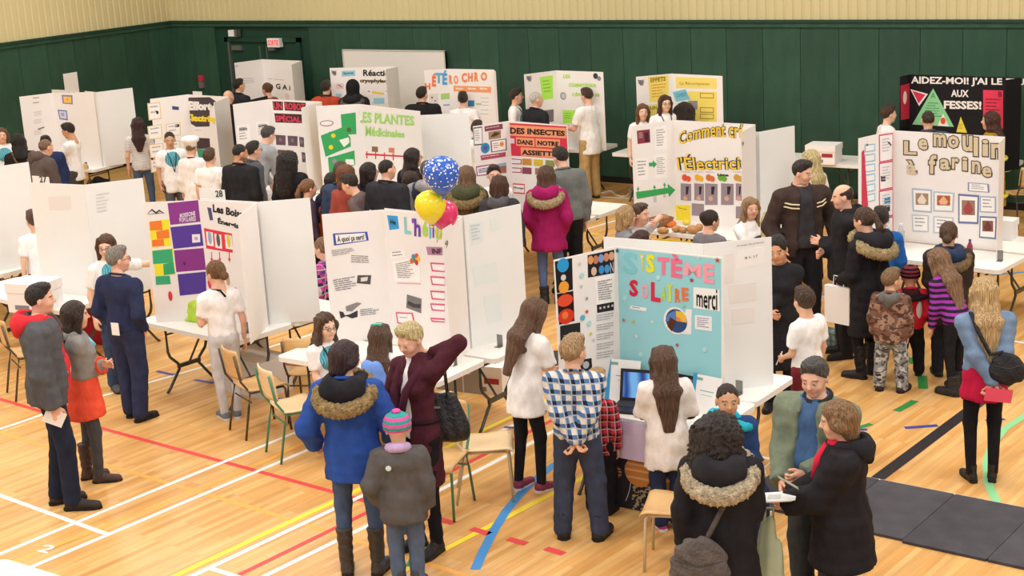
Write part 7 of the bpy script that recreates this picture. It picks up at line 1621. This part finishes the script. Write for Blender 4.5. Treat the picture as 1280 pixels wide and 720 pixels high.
MB().tube([i_['T'](q) for q in ((-.20, -.10, 1.16), (-.12, -.165, 1.15), (0, -.19, 1.148), (.12, -.165, 1.15), (.20, -.10, 1.16))], .006, 5).build('piping', paper('#d8d8da'), i_['t'])
Pn('long_dark', 516, 184, 1.70, 40, 'woman with shoulder-length dark hair and glasses taller than the crowd around her', ('mid', '#2c1e1e'), [dict(k='jacket', c='#26242a')], ('jeans', DK), None, fem=True, glasses=True, hy=30)
Pn('long_hair_kid', 512, 213, 1.52, 10, 'person with long straight dark hair and a blue checked sleeve behind the grey hoodie', ('longer', '#3a2620'), [dict(k='shirt', c=plaid_b)], ('jeans', DK), None, fem=True)
Pn('grey_hoodie', 533, 199, 1.68, 12, 'man with cropped grey hair in a grey hoodie and navy vest behind the blue balloon', ('crop', '#5c5652'), [dict(k='sweater', c='#8a8a8c', g=.03, hood='#9a9a9c'), dict(k='vest', c='#3a3a52', g=.045, sl=0, hem=.88)], ('jeans', DK), None, build=1.1)
Pn('bowed_man', 438, 240, 1.36, -70, 'man with short dark hair bowed low above the helium board', ('short', '#2c2420'), [dict(k='sweater', c='#6a5a58')], ('jeans', DK), None, lean=28, H=1.66, hp=10, skin='pink')
Pn('dark_kid', 413, 216, 1.42, 10, 'dark-haired child in an orange-trimmed navy jacket beside the curly auburn hair', ('short', '#2c2220'), [dict(k='jacket', c='#2c3446')], ('jeans', DK), None, hy=10)
Pn('orange_kid', 409, 230, 1.28, 20, 'small child in an orange vest low in the crowd', ('short', '#4a3628'), [dict(k='vest', c='#e8702c', g=.035)], ('jeans', DK), None, hy=15)
Pn('profile_kid', 385, 223, 1.40, 62, 'girl with light brown hair in profile beside the very long curly hair', ('ponytail', '#8a6444'), [dict(k='sweater', c='#4a3a4c')], ('jeans', DK), None, fem=True, skin='pink')
Pn('plaid_kid', 402, 296, 1.34, -60, 'child in a purple plaid flannel shirt seen between two white boards', ('ponytail', '#8a6648'), [dict(k='shirt', c=plaid_p, g=.024)], ('jeans', DK), None, skin='pink', pos=at(402, 296, 1.34))
Pn('curtain_hair', 362, 188, 1.66, 22, 'woman with extremely long curly black hair down her back', ('curlylong', '#1f1716'), [dict(k='jacket', c='#232226')], ('jeans', DK), None, fem=True, hy=30, build=1.05)
Pn('grey_lean', 336, 176, 1.50, 48, 'man with grey hair and glasses in a light grey sweater leaning over the robot table', ('grey', '#4a4442'), [dict(k='sweater', c='#9a9c9e', g=.026)], ('jeans', '#5a5654'), ('shoe', '#222222'), arms=('table', 'table'), lean=26, H=1.78, glasses=True, hp=8, skin='pink', build=1.08)
Pn('goggle_man', 299, 179, 1.76, 30, 'man in a black jacket with sunglasses pushed up on his dark hair', ('crop', '#26201e'), [dict(k='jacket', c='#26262a', g=.034)], ('jeans', DK), ('shoe', '#222222'), beard='#2a2220', hy=30, hp=10, skin='tan', build=1.05)
Pn('strap_head', 316, 176, 1.66, 60, 'dark-haired person wearing black eye goggles behind the man in the black jacket', ('short', '#2c2422'), [dict(k='jacket', c='#55565c')], ('jeans', DK), None, glasses=True, skin='pink')
# ---- electricity effort board
Pn('lanyard_boy', 211, 164, 1.56, 158, 'boy with cropped hair, white shirt with a round teal print and a dark lanyard', ('crop', '#2e241e'), [TEE(tee(1.15), hem=.74, g=.018)], ('jeans', '#5a5c62'), ('sneaker', '#333333'), lanyard=True, skin='olive', hy=10, hp=10)
Pn('chef', 238, 174, 1.50, 10, 'person in white with a white chef hat and a red neckerchief', ('chef', '#8a6a50'), [dict(k='shirt', c='#f0ece8', g=.022, hem=.62, flare=.03)], ('loose', '#ece8e4'), ('sneaker', '#dddddd'), fem=True)
T_ = PEOPLE['chef']['T']; MB().tube([T_((.062 * math.cos(a), -.015 + .062 * math.sin(a), 1.49)) for a in [2 * math.pi * k / 14 for k in range(14)]], .018, 6, True).build('neckerchief', cloth('#b8202c'), PEOPLE['chef']['t'], True)
Pn('white_back_boy', 261, 185, 1.50, 8, 'brown-haired boy in a white shirt with his back turned beside the chef hat', ('spiky', '#5c4230'), [TEE(W_, g=.02)], ('jeans', JN), None, hy=12)
Pn('striped_woman', 171, 146, 1.62, -8, 'long-haired woman in a white striped top, half behind a white board', ('long', '#3c2422'), [dict(k='tee', c=stripe_w)], ('slim', '#4c5f7c'), ('snow', '#1e1c1e'), fem=True)
# ---- left wall group
Pn('bag_woman', 22, 166, 1.66, -20, 'black-haired woman in black with a brown shoulder bag near the left wall', ('mid', '#171416'), [dict(k='jacket', c='#26211f', g=.032)], ('jeans', '#1c2030'), ('boot', '#222222'), fem=True)
sling(PEOPLE['bag_woman'], 'large brown shoulder bag carried by the black-haired woman', '#6a543c', side=1, z=.86, w=.44, h=.36, y=-.18)
Pn('edge_girl', 1, 159, 1.58, 160, 'person in a white shirt with a teal print cut by the picture edge', ('bob', '#6a4c3a'), [TEE(tee(1.15))], ('jeans', JN), None, fem=True, skin='pink')
Pn('navy_sitter', 56, 169, 1.56, 172, 'dark-haired man in a navy sweater facing out behind the man in the brown hoodie', ('short', '#2a2220'), [dict(k='sweater', c='#26335a', g=.028)], ('jeans', DK), None, skin='pink', build=1.1)
Pn('hoodie_man', 57, 180, 1.62, 40, 'man with a shaved head in a brown-grey hoodie leaning over the table', ('crop', '#8a6a54'), [dict(k='sweater', c='#5c504c', g=.034, hood='#5c504c')], ('jeans', DK), ('shoe', '#222222'), arms=('table', 'table'), lean=28, H=1.78, build=1.12, hp=-10, skin='pink')
Pn('profile_boy', 84, 153, 1.62, -80, 'boy with dark hair in a white shirt in profile before the pale board', ('short', '#2a201c'), [TEE(W_, g=.02, hem=.78)], ('loose', '#4a4648'), ('sneaker', '#333333'), arms=('table', 'front'), hp=14, skin='tan', lanyard=True)
Pn('armless', 30, 262, 1.50, -40, 'person in a white shirt almost hidden behind the blank board near the picture edge', ('short', '#5a4030'), [TEE(W_, g=.02)], ('jeans', '#6a2c34'), ('sneaker', '#333333'), pos=at(40, 262, 1.5))
# ---- row at the back wall
Pn('hood_fur', 441, 100, 1.8, 12, 'person with a black hood up and grey fur on the shoulders', ('hood_up', '#1c1c1e', '#1d1c20'), [dict(k='coat', c='#242327', g=.042, hood='#242327', fur='#77736c')], ('jeans', DK), None, fem=True)
Pn('rust_man', 407, 100, 1.78, 20, 'dark-haired man in a rust red jacket at the reactions board', ('short', '#2e2420'), [dict(k='jacket', c='#b2442c', g=.036, collar='#3a2c2a')], ('jeans', DK), None, build=1.05)
Pn('rust_face', 416, 106, 1.64, 35, 'woman in profile just behind the man in the rust red jacket', ('short', '#2c2020'), [dict(k='jacket', c='#6a3a34')], ('jeans', DK), None, fem=True, skin='fair', hy=30, pos=at(416, 106, 1.64) + np.array([.15, .35, 0]))
Pn('black_coat', 527, 108, 1.78, 10, 'man in a black overcoat in front of the heterochromia board', ('short', '#261c18'), [dict(k='coat', c='#1e1e21', g=.038)], ('jeans', DK), None, hy=25, build=1.12, skin='pink')
Pn('white_back', 578, 114, 1.62, 8, 'dark-haired boy in a white shirt at the heterochromia board', ('short', '#2e221c'), [TEE(W_)], ('jeans', JN), None, hy=-10, lanyard=True)
Pn('hair_top', 596, 150, 1.62, 20, 'top of a dark head just above the insects board wing', ('short', '#3a2a22'), [TEE()], ('jeans', DK), None)
Pn('bald_head', 285, 112, 1.64, 30, 'bald man behind the electricity effort board', ('bald', '#6a5444'), [dict(k='jacket', c='#3a3a40')], ('jeans', DK), None, skin='pink')
Pn('door_man', 298, 98, 1.76, 40, 'man in a dark jacket with his back to the hall near the door', ('short', '#2a201c'), [dict(k='jacket', c='#2a2a30')], ('jeans', DK), None, hy=20)
Pn('bun_girl', 333, 103, 1.60, -50, 'girl with a brown hair bun in front of the board by the door', ('updo', '#6a4630'), [dict(k='sweater', c='#8a5c48')], ('jeans', DK), None, fem=True, skin='pink')
Pn('khaki_man', 733, 109, 1.74, -42, 'young man in a long white shirt and khaki trousers by the green-sheet board', ('short', '#4a3426'), [TEE(W_, hem=.72, g=.026)], ('loose', '#b99c68'), ('shoe', '#6a5a40'), arms=(.5 and (.12, .34, 1.10, 'relax'), 'down'), hp=8, skin='pink', lanyard=True)
Pn('teal_boy', 645, 110, 1.72, 100, 'dark-haired boy in a white shirt with a teal print beside the white-haired man', ('short', '#3a2a20'), [TEE(tee(1.22))], ('jeans', JN), None, skin='pink', hy=-10, lanyard=True)
Pn('white_haired', 670, 114, 1.72, 50, 'elderly white-haired man in a black jacket', ('crop', '#d8cfc4'), [dict(k='jacket', c='#26272c')], ('jeans', DK), None, skin='pink', hy=20)
Pn('smile_girl', 803, 129, 1.58, 175, 'smiling girl with long brown hair at the yellow sheets board', ('longer', '#7a5238'), [TEE(tee(1.14))], ('jeans', JN), None, fem=True, skin='fair')
Pn('specs_girl', 831, 118, 1.74, 165, 'girl with glasses and a dark lanyard between the smiling girl and the curly hair', ('longer', '#4c3024'), [TEE(tee(1.18))], ('jeans', JN), None, fem=True, skin='fair', glasses=True, lanyard=True)
Pn('curl_back', 856, 127, 1.60, 20, 'person with big dark curly hair, back turned, at the yellow sheets board', ('curlylong', '#2a1e1a'), [dict(k='jacket', c='#3a3436')], ('jeans', DK), None, fem=True)
Pn('blonde_far', 1013, 186, 1.62, -35, 'woman with long straight blonde hair and white shirt near the file carton', ('longer', '#dcc08a'), [TEE(W_)], ('jeans', DK), None, fem=True, skin='pink')
Pn('short_hair_girl', 1111, 131, 1.60, 80, 'person with short brown hair and a lanyard in profile by the black board', ('short', '#4c3426'), [dict(k='sweater', c='#ece8ea')], ('jeans', DK), None, fem=True, skin='fair', lanyard=True)
Pn('slate_man', 1160, 137, 1.74, 5, 'man with cropped hair in a slate jacket facing the black board', ('crop', '#3a302a'), [dict(k='jacket', c='#4a5260')], ('jeans', DK), None, build=1.08)
i_ = Pn('fire_coat', 1238, 138, 1.68, -60, 'woman in a mustard firefighter coat with yellow reflective bands', ('mid', '#4c2c24'), [dict(k='coat', c='#a5842c', g=.045, hem=.48, flare=.02)], ('loose', '#3a3430'), ('boot', '#222222'), fem=True, skin='pink')
for zz in (.62, 1.12): MB().tube([i_['T']((.245 * (1.05 if zz < 1 else .9) * math.cos(a), .19 * (1.08 if zz < 1 else 1) * math.sin(a), zz)) for a in [2 * math.pi * k / 24 for k in range(24)]], .024, 6, True).build('reflective_band', mat('hi_vis', '#e8dc3c', .4), i_['t'])
